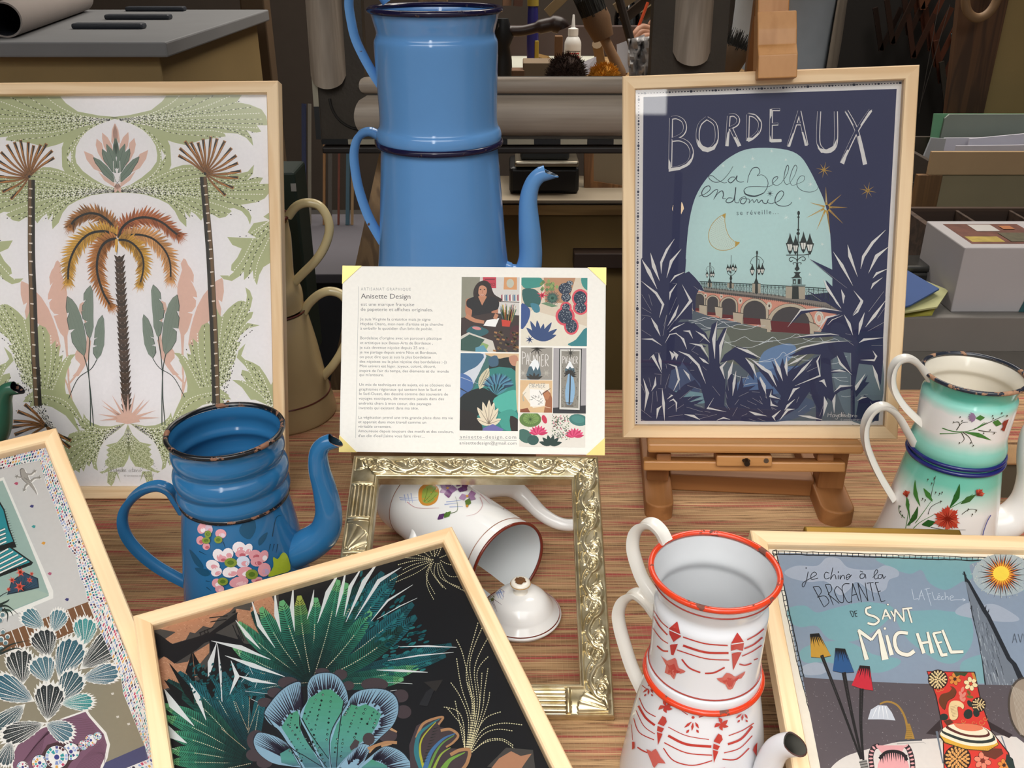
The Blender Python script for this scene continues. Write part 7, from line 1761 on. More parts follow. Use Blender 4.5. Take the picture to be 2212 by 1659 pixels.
for x,y,r in((110,768,28),(66,810,22),(106,846,32),(160,810,20),(172,776,15),(46,860,15)):a.burst('e8604c',x,y,r,12,r*.42,r*.6,x)
a.line('16181a',pp('-10,905 30,880 80,865'),6,1);a.line('2f8f98',pp('0,920 60,895 130,878'),6,2)
a.poly('a9bcae',pp('-420,910 0,905 90,880 200,862 262,886 262,890 -420,1168'))
for dx,dy,cc in((7,4,'f4f1ec'),(0,0,'6f6a64'),(1.5,1,'a8a29a')):
 k=.82 if cc=='a8a29a' else 1
 def G(s):return[(x+dx,y+dy)for x,y in pp(s)]
 a.line(cc,G('120,210 126,235 140,262 160,288'),20*k,18*k,6,mid=40*k);a.ell(cc,122+dx,220+dy,17*k,14*k,55);a.line(cc,G('164,288 180,310 192,330 198,346'),18*k,2)
 for s in('132,242 112,254 94,248','142,236 166,238 182,224','152,288 138,300 132,316','166,276 184,260 206,256'):a.line(cc,G(s),10*k,6*k)
 for x,y in((90,248),(186,220),(130,320),(212,254)):a.burst(cc,x+dx,y+dy,12,5,6,None,x)
for i in range(4):a.line('5c5852',[(132+i*9,256+i*9),(142+i*8,262+i*6),(150+i*7,254+i*8)],2.5,1)
for x,y,cc in((88,288,'b8506a'),(172,411,'3d3b74'),(182,521,'3f9a98'),(235,611,'e2a244'),(269,776,'b8607c'),(362,916,'3d3b74')):a.poly(cc,[(x-12,y),(x-2,y-9),(x+11,y-6),(x+8,y+5),(x+1,y+8)])
a.view(0,1270,2.447)
a.poly('7d5638',pp('-300,360 45,232 470,72 512,182 300,272 60,330 -300,470'))
for i in range(12):x=60+i*37;a.line('efe9e2',[(x,226-i*13.5),(x+40,330-i*14)],5,5,0)
a.line('efe9e2',pp('-300,474 60,334 300,276 516,184'),8,None,0)
a.poly('918873',pp('-300,480 60,334 300,276 516,184 640,470 652,560 705,690 765,835 545,930 300,1000 -300,1100'))
for x,y in((595,560),(622,682),(680,720)):a.poly('d6d0c6',[(x-9,y-4),(x+6,y-7),(x+8,y+3),(x-4,y+7)])
a.poly('4b4b70',pp('530,935 765,832 800,900 600,1000 480,1010'))
a.poly('f0ece6',pp('70,1000 48,900 90,812 220,735 340,685 460,643 480,674 562,765 582,828 568,900 520,1000'));a.poly('7d566b',pp('80,1000 60,900 100,820 220,745 340,695 452,655 470,682 548,772 566,830 552,900 505,1000'))
a.up()
for i in range(22):a.line('5c3a4c',[(90+i*6,960-i*4),(150+i*5,880-i*6),(240+i*6,760-i*2)],2,1,4,0)
for i in range(16):a.line('5c3a4c',[(290+i*4,700+i*9),(400,690+i*10),(480+i*4,700+i*9)],2,1,4,0)
for i in range(18):a.line('5c3a4c',[(380+i*8,990),(440+i*7,900-i*2),(552,800+i*8)],2,1,4,0)
a.poly('47282e',pp('150,1000 190,930 250,830 300,815 400,830 520,765 545,775 500,810 420,870 370,930 330,1000'))
for x,y,r in((210,925,42),(120,948,32),(440,832,26),(480,806,32),(516,784,22),(375,866,46),(300,895,62)):
 a.ell('2c1c20',x,y,r*1.04,None,0,24);a.ell('efece8',x,y,r*.98,None,0,24);a.up()
 for q0,q1,nn in((.72,.95,18),(.34,.66,10)):
  for i in range(nn):
   t0,t1=2*PI*(i+.12)/nn,2*PI*(i+.88)/nn
   if rp.random()<.9:a.face(s2l(rp.choice(TIL[:9]+['f2efec','e8e4e0'])),a.q([(x+r*q0*math.cos(t0),y+r*q0*math.sin(t0)),(x+r*q1*math.cos(t0),y+r*q1*math.sin(t0)),(x+r*q1*math.cos(t1),y+r*q1*math.sin(t1)),(x+r*q0*math.cos(t1),y+r*q0*math.sin(t1))]))
 a.ell('3d3f86',x,y,r*.22)
def pad(x0,y0,x1,y1,w_,cc,nr=11):
 l=math.hypot(x1-x0,y1-y0);ux,uy=(x1-x0)/l,(y1-y0)/l
 def P(t,o):return(x0+ux*l*t-uy*w_*.5*o,y0+uy*l*t+ux*w_*.5*o)
 def rim(s):
  """s -1..1 around the rim"""
  an=s*2.55;r=.5+.5*math.cos(an);return(r**.8*1.0,math.sin(an)*(.35+.65*r**.45)*1.25)
 J=[]
 for i in range(41):
  s=-1+2*i/40;t,o=rim(s);k=1.13 if i%2 else 1.0
  J.append(P(.06+(t-.06)*(k if t>.3 else 1),o*k))
 a.poly('f2eee8',J+[P(-.03,0)]);a.up()
 C=s2l(cc);D=tuple(x*.55 for x in C);Lg=tuple(min(1,x*1.25+.01)for x in C)
 for i in range(nr):
  s0,s1=-1+2*(i+.06)/nr,-1+2*(i+.94)/nr;sm=(s0+s1)/2
  A,B,M_=rim(s0),rim(s1),rim(sm)
  pts=[P(.03,0),P(A[0]*.55+.03,A[1]*.6),P(A[0]*.93,A[1]*.93),P(M_[0]*.985,M_[1]*.985),P(B[0]*.93,B[1]*.93),P(B[0]*.55+.03,B[1]*.6)]
  a.face(Lg if i%2 else C,a.q(pts))
 a.up()
 for i in range(1,nr):
  s=-1+2*i/nr;t,o=rim(s);a.line('e8e6e0',[P(.03,0),P(t*.5,o*.58),P(t*.92,o*.92)],1.2,2.2,4,0)
  t,o=rim(s+1/nr);a.dash(['dfe4e0'],[P(t*.35,o*.42),P(t*.88,o*.88)],9,5,2,0,0,None,0)
for q in((235,215,122,128,96,'3f6f7c'),(280,238,326,116,88,'4a7682'),(445,312,452,158,116,'3f8a8a'),(260,368,214,222,128,'262c2e'),(120,512,96,326,138,'282e2e'),(255,502,204,366,130,'4a6e7a'),(310,480,406,272,142,'2f5a68'),(425,428,660,232,140,'20282a'),(430,482,630,440,100,'456a7a'),(180,598,-40,490,130,'2f5f70'),(130,618,-20,760,105,'2f4a52'),(315,606,412,446,124,'2f4f58'),(250,704,268,506,146,'22282a'),(320,612,494,600,84,'3a8a8a'),(235,716,10,796,104,'22282a'),(60,812,15,940,84,'3a4a50'),(240,716,384,784,104,'456a78')):pad(*q)
for x,y,r in((4,108,16),(14,140,14),(0,170,16),(16,232,14),(40,258,13),(6,272,16),(30,290,14),(8,320,15)):a.ell('1c1f20',x,y,r*1.1);a.ell('efece6',x,y,r);a.ell('5f8088',x,y+3,r*.75)
for s in('-5,100 30,95 60,110 95,140','0,90 40,70 50,60','10,120 50,120 70,150','20,110 40,140 38,180','-5,340 60,300 150,280','0,350 80,320 120,330'):a.line('23302a',pp(s),14,1)
a.view(0,0,1)
mosaic(m1('-360,330 0,214 100,188 215,165'),m1('-360,262 0,138 246,68'),6.2,6.0)
mosaic(m1('215,165 232,230 250,300 292,400 320,480 352,560 366,630 410,682 430,790 460,850 470,905')+m2('458,52 492,130 516,196 640,478 652,560 705,690 765,835 800,960 840,1060'),m1('246,68 420,495 600,938')+m2('590,10 700,300 760,560 840,1000'),6.4,6.2)
mosaic(m2('400,1040 600,980 800,900'),m2('440,1090 640,1030 850,960'),7,7)
finish('mosa',a)
a=art_for('mich');c=a.clip
a.up();a.face(s2l('ece4d4'),[(c[0],c[1]),(c[2],c[1]),(c[2],c[3]),(c[0],c[3])])
a.view(1660,1170,2.3007)
a.poly('8b98a9',pp('44,54 1700,110 2000,1500 420,1500 300,1100 160,680'))
for s in('560,75 1060,85 1000,115 1012,180 960,200 880,240 800,205 760,142 700,160 600,125','95,335 180,318 240,352 330,330 480,300 620,330 560,420 420,495 300,482 240,420 160,425 110,400','640,362 800,340 880,345 1000,372 1012,500 940,595 860,600 760,540 680,470','160,540 260,500 400,500 520,560 640,580 650,610 560,650 420,640 300,600 180,600','960,600 1100,560 1200,640 1100,700 980,690','1240,120 1500,150 1600,260 1400,300 1250,230'):a.poly('7da6ac',pp(s),5)
for s in('80,150 140,120 240,120 290,80 350,85 400,130 520,140 580,118 640,140 645,172 600,190 580,240 520,252 440,200 400,240 350,265 290,200 200,200 110,180','930,342 990,305 1040,330 1090,310 1150,320 1240,375 1230,396 1130,396 960,370','170,620 240,600 300,630 260,660 180,660'):a.poly('a6adba',pp(s),5)
for A,B,n in(((22,45),(1270,86),44),((22,45),(152,645),24),((152,645),(480,1900),50)):
 dx,dy=B[0]-A[0],B[1]-A[1];l=math.hypot(dx,dy);nx,ny=(-dy/l,dx/l)if A[0]+300<B[0]and n==44 else(dy/l,-dx/l)
 W_=16;L0,L1=[],[]
 for i in range(n+1):
  t=i/n;j=rp.uniform(-1.6,1.6);x,y=A[0]+dx*t,A[1]+dy*t;L0.append((x+nx*j,y+ny*j));L1.append((x+nx*(W_+rp.uniform(-1.6,1.6)),y+ny*(W_+rp.uniform(-1.6,1.6))))
 a.line('15161a',L0,4,None,0);a.line('15161a',L1,5.5,None,0);a.up()
 for p,q in zip(L0,L1):a.line('15161a',[p,(q[0]+dx/l*rp.uniform(-3,3),q[1]+dy/l*rp.uniform(-3,3))],3.5,None,0,0)
a.ell('a9b4b8',1165,165,150,105,0,30)
for q in range(160):an=rp.uniform(0,6.3);r=rp.uniform(.7,1.12);a.ell('d2cfae' if q%2 else '8b98a9',1165+150*r*math.cos(an),165+105*r*math.sin(an),2.2,None,0,5,q==0)
a.burst('1c1614',1160,165,122,46,12,96);a.burst('c4622a',1160,163,96,34,15,80,4);a.burst('f2b93c',1158,160,66,26,16,60,2);a.ell('f6d84e',1156,158,40,36,0,20)
a.poly('1f232a',pp('968,150 976,150 986,180 1002,200 1080,335 1100,365 1205,578 1232,605 1290,720 1300,760 1080,760 1060,590 1040,480 1012,370 1005,330 978,200'));a.poly('747b85',pp('976,195 990,205 1062,345 1085,380 1185,585 1210,612 1262,735 1085,735 1064,590 1044,480 1016,370 1010,330'))
a.line('1f232a',pp('964,160 984,168'),4,None,0);a.line('1f232a',pp('972,148 978,200'),4,None,0)
a.up()
for i in range(80):
 t=rp.random()**.6;y=210+520*t;xl,xr=980+100*t,992+255*t;x=rp.uniform(xl,xr);a.line(rp.choice(('aab0b6','4a505a','9299a2','3a4048')),[(x,y),(x+6+8*t,y+20+34*t)],2+2.5*t,1.5,0,0)
for x,y in((1078,335),(1092,352),(1006,335)):a.line('1f232a',[(x,y),(x+4,y-18)],7,2,0)
a.view(1680,1360,3.1857)
a.poly('5b5256',pp('172,328 500,352 892,370 1720,385 1720,1500 400,1500'))
a.up()
for i in range(420):
 x,y=rp.uniform(180,1700),rp.uniform(345,1000)
 if x>172+(y-328)*.24:a.line('a39ea0',[(x,y),(x+5,y+4)],2.4,1.2,0,0)
a.poly('d9d2cb',pp('360,960 450,882 560,840 700,803 820,775 1000,755 1300,745 1720,800 1720,1500 420,1500 300,1100'),4)
for s,cc in(('225,34 280,28 366,180 300,194 228,188','c9983a'),('400,130 460,136 525,292 450,298 378,284','2c5688'),('568,250 630,256 656,420 580,408 508,384','cb2a3a')):
 P=pp(s);a.poly('2a2420',[(P[0][0]-4,P[0][1]-4),(P[1][0]+4,P[1][1]-4)]+[(x+2,y+4)for x,y in P[2:]]);a.poly(cc,P);a.up()
 for i in range(6):
  t=(i+.5)/6;x0,y0=P[0][0]+(P[1][0]-P[0][0])*t,P[0][1]+(P[1][1]-P[0][1])*t;x1,y1=P[-1][0]+(P[2][0]-P[-1][0])*t,P[-1][1]+(P[2][1]-P[-1][1])*t;f=.42+.14*(i%2);a.line('191514',[(x0,y0),(x0+(x1-x0)*f,y0+(y1-y0)*f)],13,1,0,0)
for s,w0 in(('302,176 420,480 572,892',24),('454,294 505,560 580,892',30),('577,406 572,650 590,905',30)):a.line('1d1a1a',pp(s),w0,14);a.dash(['6a6262'],pp(s)[:2],10,5,3,0)
a.poly('8f8d88',pp('560,905 612,895 628,960 580,980'));a.lines('33302e',[pp('560,915 615,905'),pp('565,932 618,922'),pp('570,950 622,940')],5,None,0)
a.line('a9823a',pp('703,512 760,496 830,528 880,620 900,760'),11,16);a.poly('ccd0d8',pp('620,618 640,552 690,520 750,524 785,570 810,626 720,618'));a.lines('f2f2f4',[pp('720,525 730,615'),pp('700,530 690,612'),pp('740,530 760,615'),pp('680,540 650,610')],6,2,0)
for s in('655,990 640,880 660,815 700,800','885,800 905,830 925,900 930,1000'):a.line('2a2024',pp(s),36);a.dash(['e0a4a4'],[(p.x,p.y)for p in catmull([(x,y,0)for x,y in pp(s)],6)],26,14,32,0)
a.poly('e0a3a4',pp('672,797 880,797 850,850 715,850'));a.ell('e0a3a4',795,960,110,118,0,24);a.line('1d181a',pp('700,890 740,848 800,838 860,855 890,900'),22)
for i in range(13):x=706+i*15;y=862-22*math.sin(PI*i/12);a.line('1d181a',[(x,y),(x+4,y+52+14*(i%2))],12,1,0,i==0)
a.view(1932,1400,3.675)
a.poly('a9823a',pp('82,722 104,600 122,600 162,722'));a.lines('6a5020',[pp('95,%d 140,%d'%(y,y))for y in range(620,720,16)],3,None,0);a.line('4a4a50',pp('14,738 220,728'),14,None,0);a.line('b0aaa4',pp('20,760 230,748 250,760'),10,2,0)
for s in('360,570 250,680 330,690 372,640','745,580 940,690 910,715 770,650'):a.poly('33282a',pp(s))
a.line('6a7480',pp('335,660 385,915'),16,10,0);a.line('6a7480',pp('850,700 905,850'),10,8,0)
a.poly('2a1a18',pp('254,182 640,188 690,420 775,660 910,830 985,1120 395,1120 380,640 326,380'));a.poly('d43a30',pp('262,188 632,194 682,420 766,660 898,830 970,1120 404,1120 388,640 334,380'))
def mum(x,y,r,cc,n=16):
 a.ell('2a1a14',x,y,r*1.05,None,0,20)
 for k,q in enumerate((1,.75,.5,.28)):
  a.up();m=max(5,int(n*q))
  for i in range(m):an=2*PI*(i+k*.5)/m;a.ell('3a2418',x+r*q*.8*math.cos(an),y+r*q*.8*math.sin(an),r*.2,r*.12,math.degrees(an),8,0)
  a.up()
  for i in range(m):an=2*PI*(i+k*.5)/m;a.ell(cc,x+r*q*.8*math.cos(an),y+r*q*.8*math.sin(an),r*.17,r*.09,math.degrees(an),8,0)
def daisy(x,y,r,cc,cen):
 a.up()
 for i in range(6):an=2*PI*i/6+.3;a.ell('2a1a14',x+r*.6*math.cos(an),y+r*.6*math.sin(an),r*.42,r*.33,math.degrees(an),10,0)
 a.up()
 for i in range(6):an=2*PI*i/6+.3;a.ell(cc,x+r*.6*math.cos(an),y+r*.6*math.sin(an),r*.37,r*.28,math.degrees(an),10,0)
 a.ell(cen,x,y,r*.22)
mum(345,250,76,'e6d098');daisy(480,246,52,'d98a3c','3a2014');daisy(606,284,58,'ecdca8','c84a34');a.poly('3a4a2a',pp('470,192 585,194 560,225 520,215 490,228'));a.poly('c98a3c',pp('610,195 632,196 655,262 625,240'));mum(668,450,56,'e6d098',12);mum(500,880,104,'e0a860',18);daisy(700,895,72,'e08a70','7a3020');daisy(870,930,54,'d98a3c','3a2014')
for s,cc in(('395,490 352,430 370,370 430,350 455,320 440,305 470,310 490,345 470,390 420,420','6a3a20'),('440,560 430,480 450,425 510,420 550,450 545,485 525,470 500,470 505,540 480,570','e6cf9a')):a.poly('2a1a14',[(x+3,y+3)for x,y in pp(s)],3);a.poly(cc,pp(s),3)
for i in range(8):a.line('7a5a34',[(440+i*3,470+i*11),(500,455+i*12)],3,1,0)
for x,y,rx,ry,ro in((540,330,12,24,20),(525,365,12,24,-30),(552,372,12,24,30),(530,400,12,22,-20),(552,410,11,20,30)):a.ell('d98a78',x,y,rx,ry,ro)
for x,y,rx,ry,ro,cc in((598,442,18,30,-30,'20302c'),(585,525,36,40,20,'20302c'),(650,515,26,34,-10,'20302c'),(392,548,34,28,0,'20302c'),(600,388,28,12,10,'6a6a30'),(590,355,12,22,-30,'6a5a28')):a.ell(cc,x,y,rx,ry,ro)
for x,y,r in((345,330,22),(375,325,16),(545,580,20),(690,590,28),(720,560,20),(630,595,22)):a.line('c98a4a',[(x+r*math.cos(t)*(1-t/8),y+r*math.sin(t)*(1-t/8))for t in[i*.6 for i in range(11)]],5,3,0)
a.poly('6a3424',pp('690,815 760,795 850,800 865,840 800,885 720,860'));a.poly('5a3020',pp('390,580 440,565 470,590 420,620'));a.poly('20302c',pp('890,840 940,880 960,960 930,1000 880,900'))
a.poly('2a1a14',pp('352,700 415,620 500,596 650,605 765,655 832,765 745,822 560,806 395,755'));a.poly('d9a93c',pp('360,690 420,640 800,720 826,765 742,816 560,800 400,748'))
for s,cc in(('362,680 420,622 500,600 650,610 760,660 815,750 700,780 560,770 420,720','ece6cc'),('372,662 425,618 500,600 650,610 755,660 800,730 700,758 560,745 430,700','2a3430'),('380,650 430,615 500,600 650,610 750,655 780,712 690,735 560,722 440,682','efe8d0'),('405,630 440,612 500,600 650,610 735,650 755,695 680,712 560,700 460,665','5a2a22'),('425,620 450,610 500,600 650,610 722,645 740,680 670,694 560,682 475,650','efe4c8'),('470,602 500,599 650,608 705,640 640,660 560,655 500,635','df7c5a')):a.poly(cc,pp(s),3)
for i in range(30):x=370+i*15.5;y=715+88*math.sin(PI*(i+2)/40);a.line('8a6420',[(x,y),(x-2,y+22)],3,2,0,i==0)
a.ell('4a4038',1052,480,150,250,-8,30);a.ell('9d8d7c',1056,480,138,236,-8,30)
for i in range(16):a.line('c4b8a8',[(930+i*9,300+i*4),(960+i*10,480),(1000+i*8,690)],2.5,2.5,4,i==0)
a.view(1660,1170,2.3007);LI='26282e'
for s in('197,150 188,195 176,224 168,222 172,205 205,185','205,185 238,165 228,152 212,165 214,188 246,182','302,158 285,153 277,170 284,186 304,180','320,130 308,188 318,170 330,166 336,188','346,168 346,188','356,168 356,188 365,170 375,170 379,188','386,180 406,172 398,162 386,174 392,190 414,165','478,162 458,163 456,182 474,180 480,163 484,184','454,146 470,153','518,180 542,152 536,140 525,160 530,186 545,180','562,164 546,168 548,184 562,180 566,164 572,184 582,172'):a.line(LI,pp(s),3.6)
for x,y in((187,132),(347,152)):a.ell(LI,x,y,3.4)
for s in('222,225 275,325','222,226 252,226 262,252 242,278','244,276 282,272 300,302 276,326','282,215 322,316','282,215 306,214 314,240 296,262','296,262 352,308','340,222 328,248 350,296 372,300 368,250 342,222','402,210 376,212 366,240 392,300 416,296','418,208 412,306','418,208 450,296','414,268 440,262','444,206 462,302','444,206 494,296','494,296 480,204','488,208 522,203','505,206 524,296','530,204 560,300','530,204 548,202','542,250 558,246','560,300 580,294'):a.line(LI,pp(s),4.2,3.2)
for s in('404,346 418,376','404,346 418,348 424,366 418,376','426,346 434,374','424,348 440,344','428,360 440,357','434,374 442,372'):a.line(LI,pp(s),3.4)
for s in('712,236 722,288','722,288 744,284','760,240 746,292','758,242 776,292','748,272 770,270','784,238 808,320','776,238 802,232','790,262 806,258','812,250 824,290','824,290 838,286','840,282 852,274 846,268 840,278 844,290 856,286','842,262 850,258','868,274 858,278 862,290 874,284','876,252 880,290','880,278 890,274 894,290','900,284 918,276 910,270 902,278 906,292 930,290 976,290','964,284 978,290 966,296'):a.line('d4d8de',pp(s),2.4)
for s,w_ in(('510,326 486,335 490,360 530,375 548,394 526,412 492,406',11),('581,338 566,388',8),('581,338 606,386',9),('570,372 600,369',6),('608,346 624,374',8),('626,398 629,338',8),('629,338 674,398',9),('674,398 668,332',8),('664,336 714,331',9),('692,335 712,404',9)):a.line('3a3a40',pp(s),w_+4)
for s,w_ in(('510,326 486,335 490,360 530,375 548,394 526,412 492,406',11),('581,338 566,388',8),('581,338 606,386',9),('570,372 600,369',6),('608,346 624,374',8),('626,398 629,338',8),('629,338 674,398',9),('674,398 668,332',8),('664,336 714,331',9),('692,335 712,404',9)):a.line('f2ead8',pp(s),w_)
MI=(('446,438 488,588',8,22),('446,442 512,490',18,14),('512,490 548,440',12,12),('548,436 580,588',14,34),('587,466 612,565',14,22),('692,456 645,455 626,490 642,545 690,564 724,544',16,20),('738,456 772,556',14,18),('790,450 814,556',12,20),('752,506 800,500',12,12),('818,456 862,568',12,16),('818,458 858,450',12,10),('834,506 862,500',10,9),('858,566 888,562',16,16),('864,440 908,552',12,16),('904,550 968,548',16,14))
for s,w0,w1 in MI:a.line('3a3a40',pp(s),w0+4,w1+4)
for s,w0,w1 in MI:a.line('f2ead8',pp(s),w0,w1)
a.ell('3a3a40',593,314,6);a.ell('f2ead8',593,314,4.5);a.ell('3a3a40',578,433,8);a.ell('f2ead8',578,433,6.5)
for s in('1212,505 1222,458','1222,458 1234,504','1216,486 1230,485','1240,460 1252,502','1252,502 1262,458','1270,460 1272,502','1270,460 1285,458','1272,480 1284,479','1272,502 1288,500'):a.line('5a616c',pp(s),3)
finish('mich',a)

# ================================================================ the printed card
a=Art(Ms,.0002,(.002,-CH+.002,CW-.002,-.002));a.view(700,560,3.456);TG='6e6e6e';rp=random.Random(8)
a.up();a.face(s2l('f6f2ea'),[(.0,-CH),(CW,-CH),(CW,0),(0,0)])
a.line('9a9a98',pp('258,203 236,1335'),2.2,None,0)
a.text('ARTISANAT GRAPHIQUE',275,232,21,'9c9a98',.4,1.35,372);a.text('Anisette Design',275,293,37,'4f4f4f',.4,1,370)
a.text('est une marque française',273,347,24,TG,.4,1,400);a.text('de papeterie et affiches originales.',272,385,24,TG,.4,1,540)
for x,y,t,w_ in((271,456,"Je suis Virginie la créatrice mais je signe",524),(270,492,"Haydée Otero, mon nom d'artiste et je cherche",619),(270,525,"à embellir le quotidien d'un brin de poésie.",540),(268,597,"Bordelaise d'origine avec un parcours plastique",610),(268,633,"et artistique aux Beaux-Arts de Bordeaux ,",543),(266,668,"je suis devenue niçoise depuis 25 ans ...",512),(266,703,"je me partage depuis entre Nice et Bordeaux,",576),(265,738,"on peut dire que je suis la plus bordelaise",533),(264,773,"des niçoises ou la plus niçoise des bordelaises :-))",650),(264,806,"Mon univers est léger, joyeux, coloré, décoré,",570),(263,842,"inspiré de l'air du temps, des éléments et du  monde",668),(263,872,"qui m'entoure.",182),(261,945,"Un mix de techniques et de sujets, où se côtoient des",684),(260,980,"graphismes régionaux qui sentent bon le Sud et",615),(260,1013,"le Sud-Ouest, des dessins comme des souvenirs de",665),(259,1048,"voyages exotiques, de moments passés dans des",637),(258,1085,"endroits chers à mon coeur, des paysages",542),(258,1119,"inventés qui existent dans ma tête.",448),(255,1190,"La végétation prend une trés grande place dans ma vie",707),(254,1224,"et apparait dans mon travail comme un",508),(254,1257,"véritable ornement.",248),(254,1292,"Amoureuse depuis toujours des motifs et des couleurs,",712),(253,1327,"d'un clin d'oeil j'aime vous faire rêver....",500)):
 a.text(t,x,y,20,TG,.4,1,w_)
a.text('anisette-design.com',1012,1338,25,'7c7c7a',.3,1.2,422);a.line('8a8a88',pp('1008,1348 1438,1352'),3,None,0);a.text('anisettedesign@gmail.com',1010,1382,23,'7c7c7a',.3,1.05,427)
SH=(0,0,1e9,1e9)
def photo(x0,y0,x1,y1,bgc):
 """a printed snapshot: later shapes are trimmed to it"""
 global a
 P=a.q([(x0,y0),(x1,y0),(x1-1,y1),(x0-8*(y1-y0)/560,y1)])
 a.clip=(min(P[0][0],P[3][0]),min(p[1]for p in P),max(P[1][0],P[2][0]),max(p[1]for p in P));a.poly(bgc,[(x0-20,y0-20),(x1+20,y0-20),(x1+20,y1+20),(x0-20,y1+20)])
photo(1028,135,1455,690,'d5d0cb')
a.poly('8f8d7d',pp('1010,120 1165,120 1150,420 1010,460'));a.poly('c23a4c',pp('1185,130 1285,130 1285,216 1190,216'));a.line('5a1f2a',pp('1200,150 1275,150'),6,None,0);a.text('ZERO',1205,200,24,'5a1f2a',0,1,72);a.poly('d69a68',pp('1345,130 1440,135 1440,228 1340,226'));a.ell('c0c0b0',1390,180,28,34);a.line('5a5048',pp('1300,315 1460,322'),6,None,0)
for i in range(12):a.poly(('d8d2c8','a04858','e6e2dc','8a8c96','4a7a9a')[i%5],[(1310+i*12,268),(1320+i*12,262),(1321+i*12,312),(1310+i*12,310)])
a.poly('2f2320',pp('1150,175 1200,158 1240,185 1270,260 1330,300 1300,320 1250,310 1140,320 1115,270 1120,220'),4)
a.poly('b97b5e',pp('1058,330 1085,290 1290,300 1300,360 1290,440 1240,440 1200,470 1140,470 1062,420'),3)
a.poly('1e1d20',pp('1072,300 1150,275 1180,300 1220,275 1300,300 1300,370 1250,390 1245,430 1110,440 1105,380 1065,350'),3)
a.poly('c08566',pp('1150,280 1180,345 1215,280 1200,268 1165,268'));a.ell('c98e70',1182,235,34,46,0,18);a.poly('2a1f1c',pp('1140,240 1150,190 1200,172 1232,200 1240,290 1222,262 1215,215 1180,195 1155,215 1148,290 1120,300'),3)
for x in(1168,1198):a.ell('2a1c18',x,226,6,4)
a.line('9a5a4a',pp('1180,232 1183,250 1178,252'),3);a.line('f0e4dc',pp('1168,264 1183,270 1198,263'),6,3);a.line('a04a40',pp('1166,262 1183,272 1200,261'),3)
a.poly('3a2c2a',pp('1010,440 1250,400 1460,420 1460,710 1010,710'));a.poly('f2f0ee',pp('1190,495 1215,455 1308,440 1280,505'));a.line('c08566',pp('1060,420 1120,455 1195,470'),34,24);a.line('c08566',pp('1290,410 1275,445'),28);a.poly('2f5f66',pp('1065,530 1120,495 1210,520 1225,550 1150,580 1080,560'),3);a.ell('d58a8a',1140,515,34,12,10);a.poly('cfcabf',pp('1010,580 1080,545 1260,610 1290,710 1010,710'));a.poly('35564e',pp('1020,600 1085,560 1200,600 1130,690 1020,680'));a.poly('8aa86a',pp('1180,620 1230,640 1210,680 1150,680'));a.poly('5f9ab0',pp('1130,660 1190,640 1230,700 1130,700'))
a.up()
for i in range(60):x=rp.uniform(1310,1440);a.line(rp.choice(('1c1a1c','2a2a30','c84a3a','d9b86a','3a6a4a','8aa0b8')),[(1370+(x-1375)*.5,470),(x,rp.uniform(330,420))],6,3,0,0)
a.poly('c9402f',pp('1325,450 1395,460 1385,505 1330,500'));a.poly('4a2028',pp('1400,510 1460,500 1460,600 1390,590'),3)
a.up()
for i in range(60):x,y=rp.uniform(1250,1450),rp.uniform(530,690);a.poly(rp.choice(('241a1c','5a2f2a','6a5a3a','2a3a2f','a8784a')),[(x,y),(x+22,y+5),(x+18,y+18),(x-3,y+12)],0,0)
photo(1475,140,1963,645,'d9c9b4')
a.poly('b98a68',pp('1640,130 1880,130 1820,330 1650,320'));a.poly('e4dccb',pp('1470,420 1560,380 1960,500 1960,660 1460,660'));
for s,cc in(('1470,140 1620,140 1620,200 1560,215 1490,212','3a8f84'),('1480,230 1560,220 1610,260 1615,330 1570,360 1500,340','2f5f5c'),('1540,330 1600,340 1610,390 1570,395','3f7f92'),('1470,340 1510,345 1540,390 1520,470 1470,520','35508a'),('1820,640 1880,600 1960,510 1970,660','2f7f86'),('1920,140 1970,140 1970,230 1930,200','3a8f88')):a.poly(cc,pp(s),3)
for i in range(16):x,y=rp.uniform(1620,1740),rp.uniform(150,230);a.poly(('6f8a52','8aa05f','5a7a4f')[i%3],[(x,y-18),(x+14,y),(x,y+16),(x-14,y)])
a.burst('2f4a48',1705,290,66,30,14,58);a.burst('4f7a6a',1705,290,50,22,8,40,5);a.poly('6a8a6a',pp('1620,330 1660,320 1750,350 1700,358'));a.burst('d9405a',1628,270,44,7,16,30)
for x,y,rx,ry,red in((1834,180,26,20,0),(1800,220,50,44,0),(1806,285,36,34,0),(1912,290,52,58,1),(1915,362,48,46,1),(1806,360,36,36,1),(1800,425,60,62,1),(1846,500,46,56,1)):
 if red:a.ell('d8505e',x,y,rx*1.2,ry*1.16,0,18)
for x,y,rx,ry in((1834,180,26,20),(1800,220,50,44),(1806,285,36,34),(1912,290,48,52),(1915,362,42,40),(1806,360,30,30),(1800,425,54,56),(1846,500,42,50)):
 a.ell('1f3048',x,y,rx,ry,0,18);a.up()
 for i in range(40):t,r=rp.uniform(0,6.3),rp.random()**.5*.9;a.ell('cfd8d8',x+rx*r*math.cos(t),y+ry*r*math.sin(t),2.2,None,0,5,0)
for x1,y1 in((1510,510),(1540,460),(1590,455),(1640,480),(1700,470),(1740,520),(1735,565)):a.leaf('2f4878',1610,610,x1,y1,38)
a.burst('2f4878',1535,600,34,7,12)
photo(1020,705,1448,1278,'3d6a68')
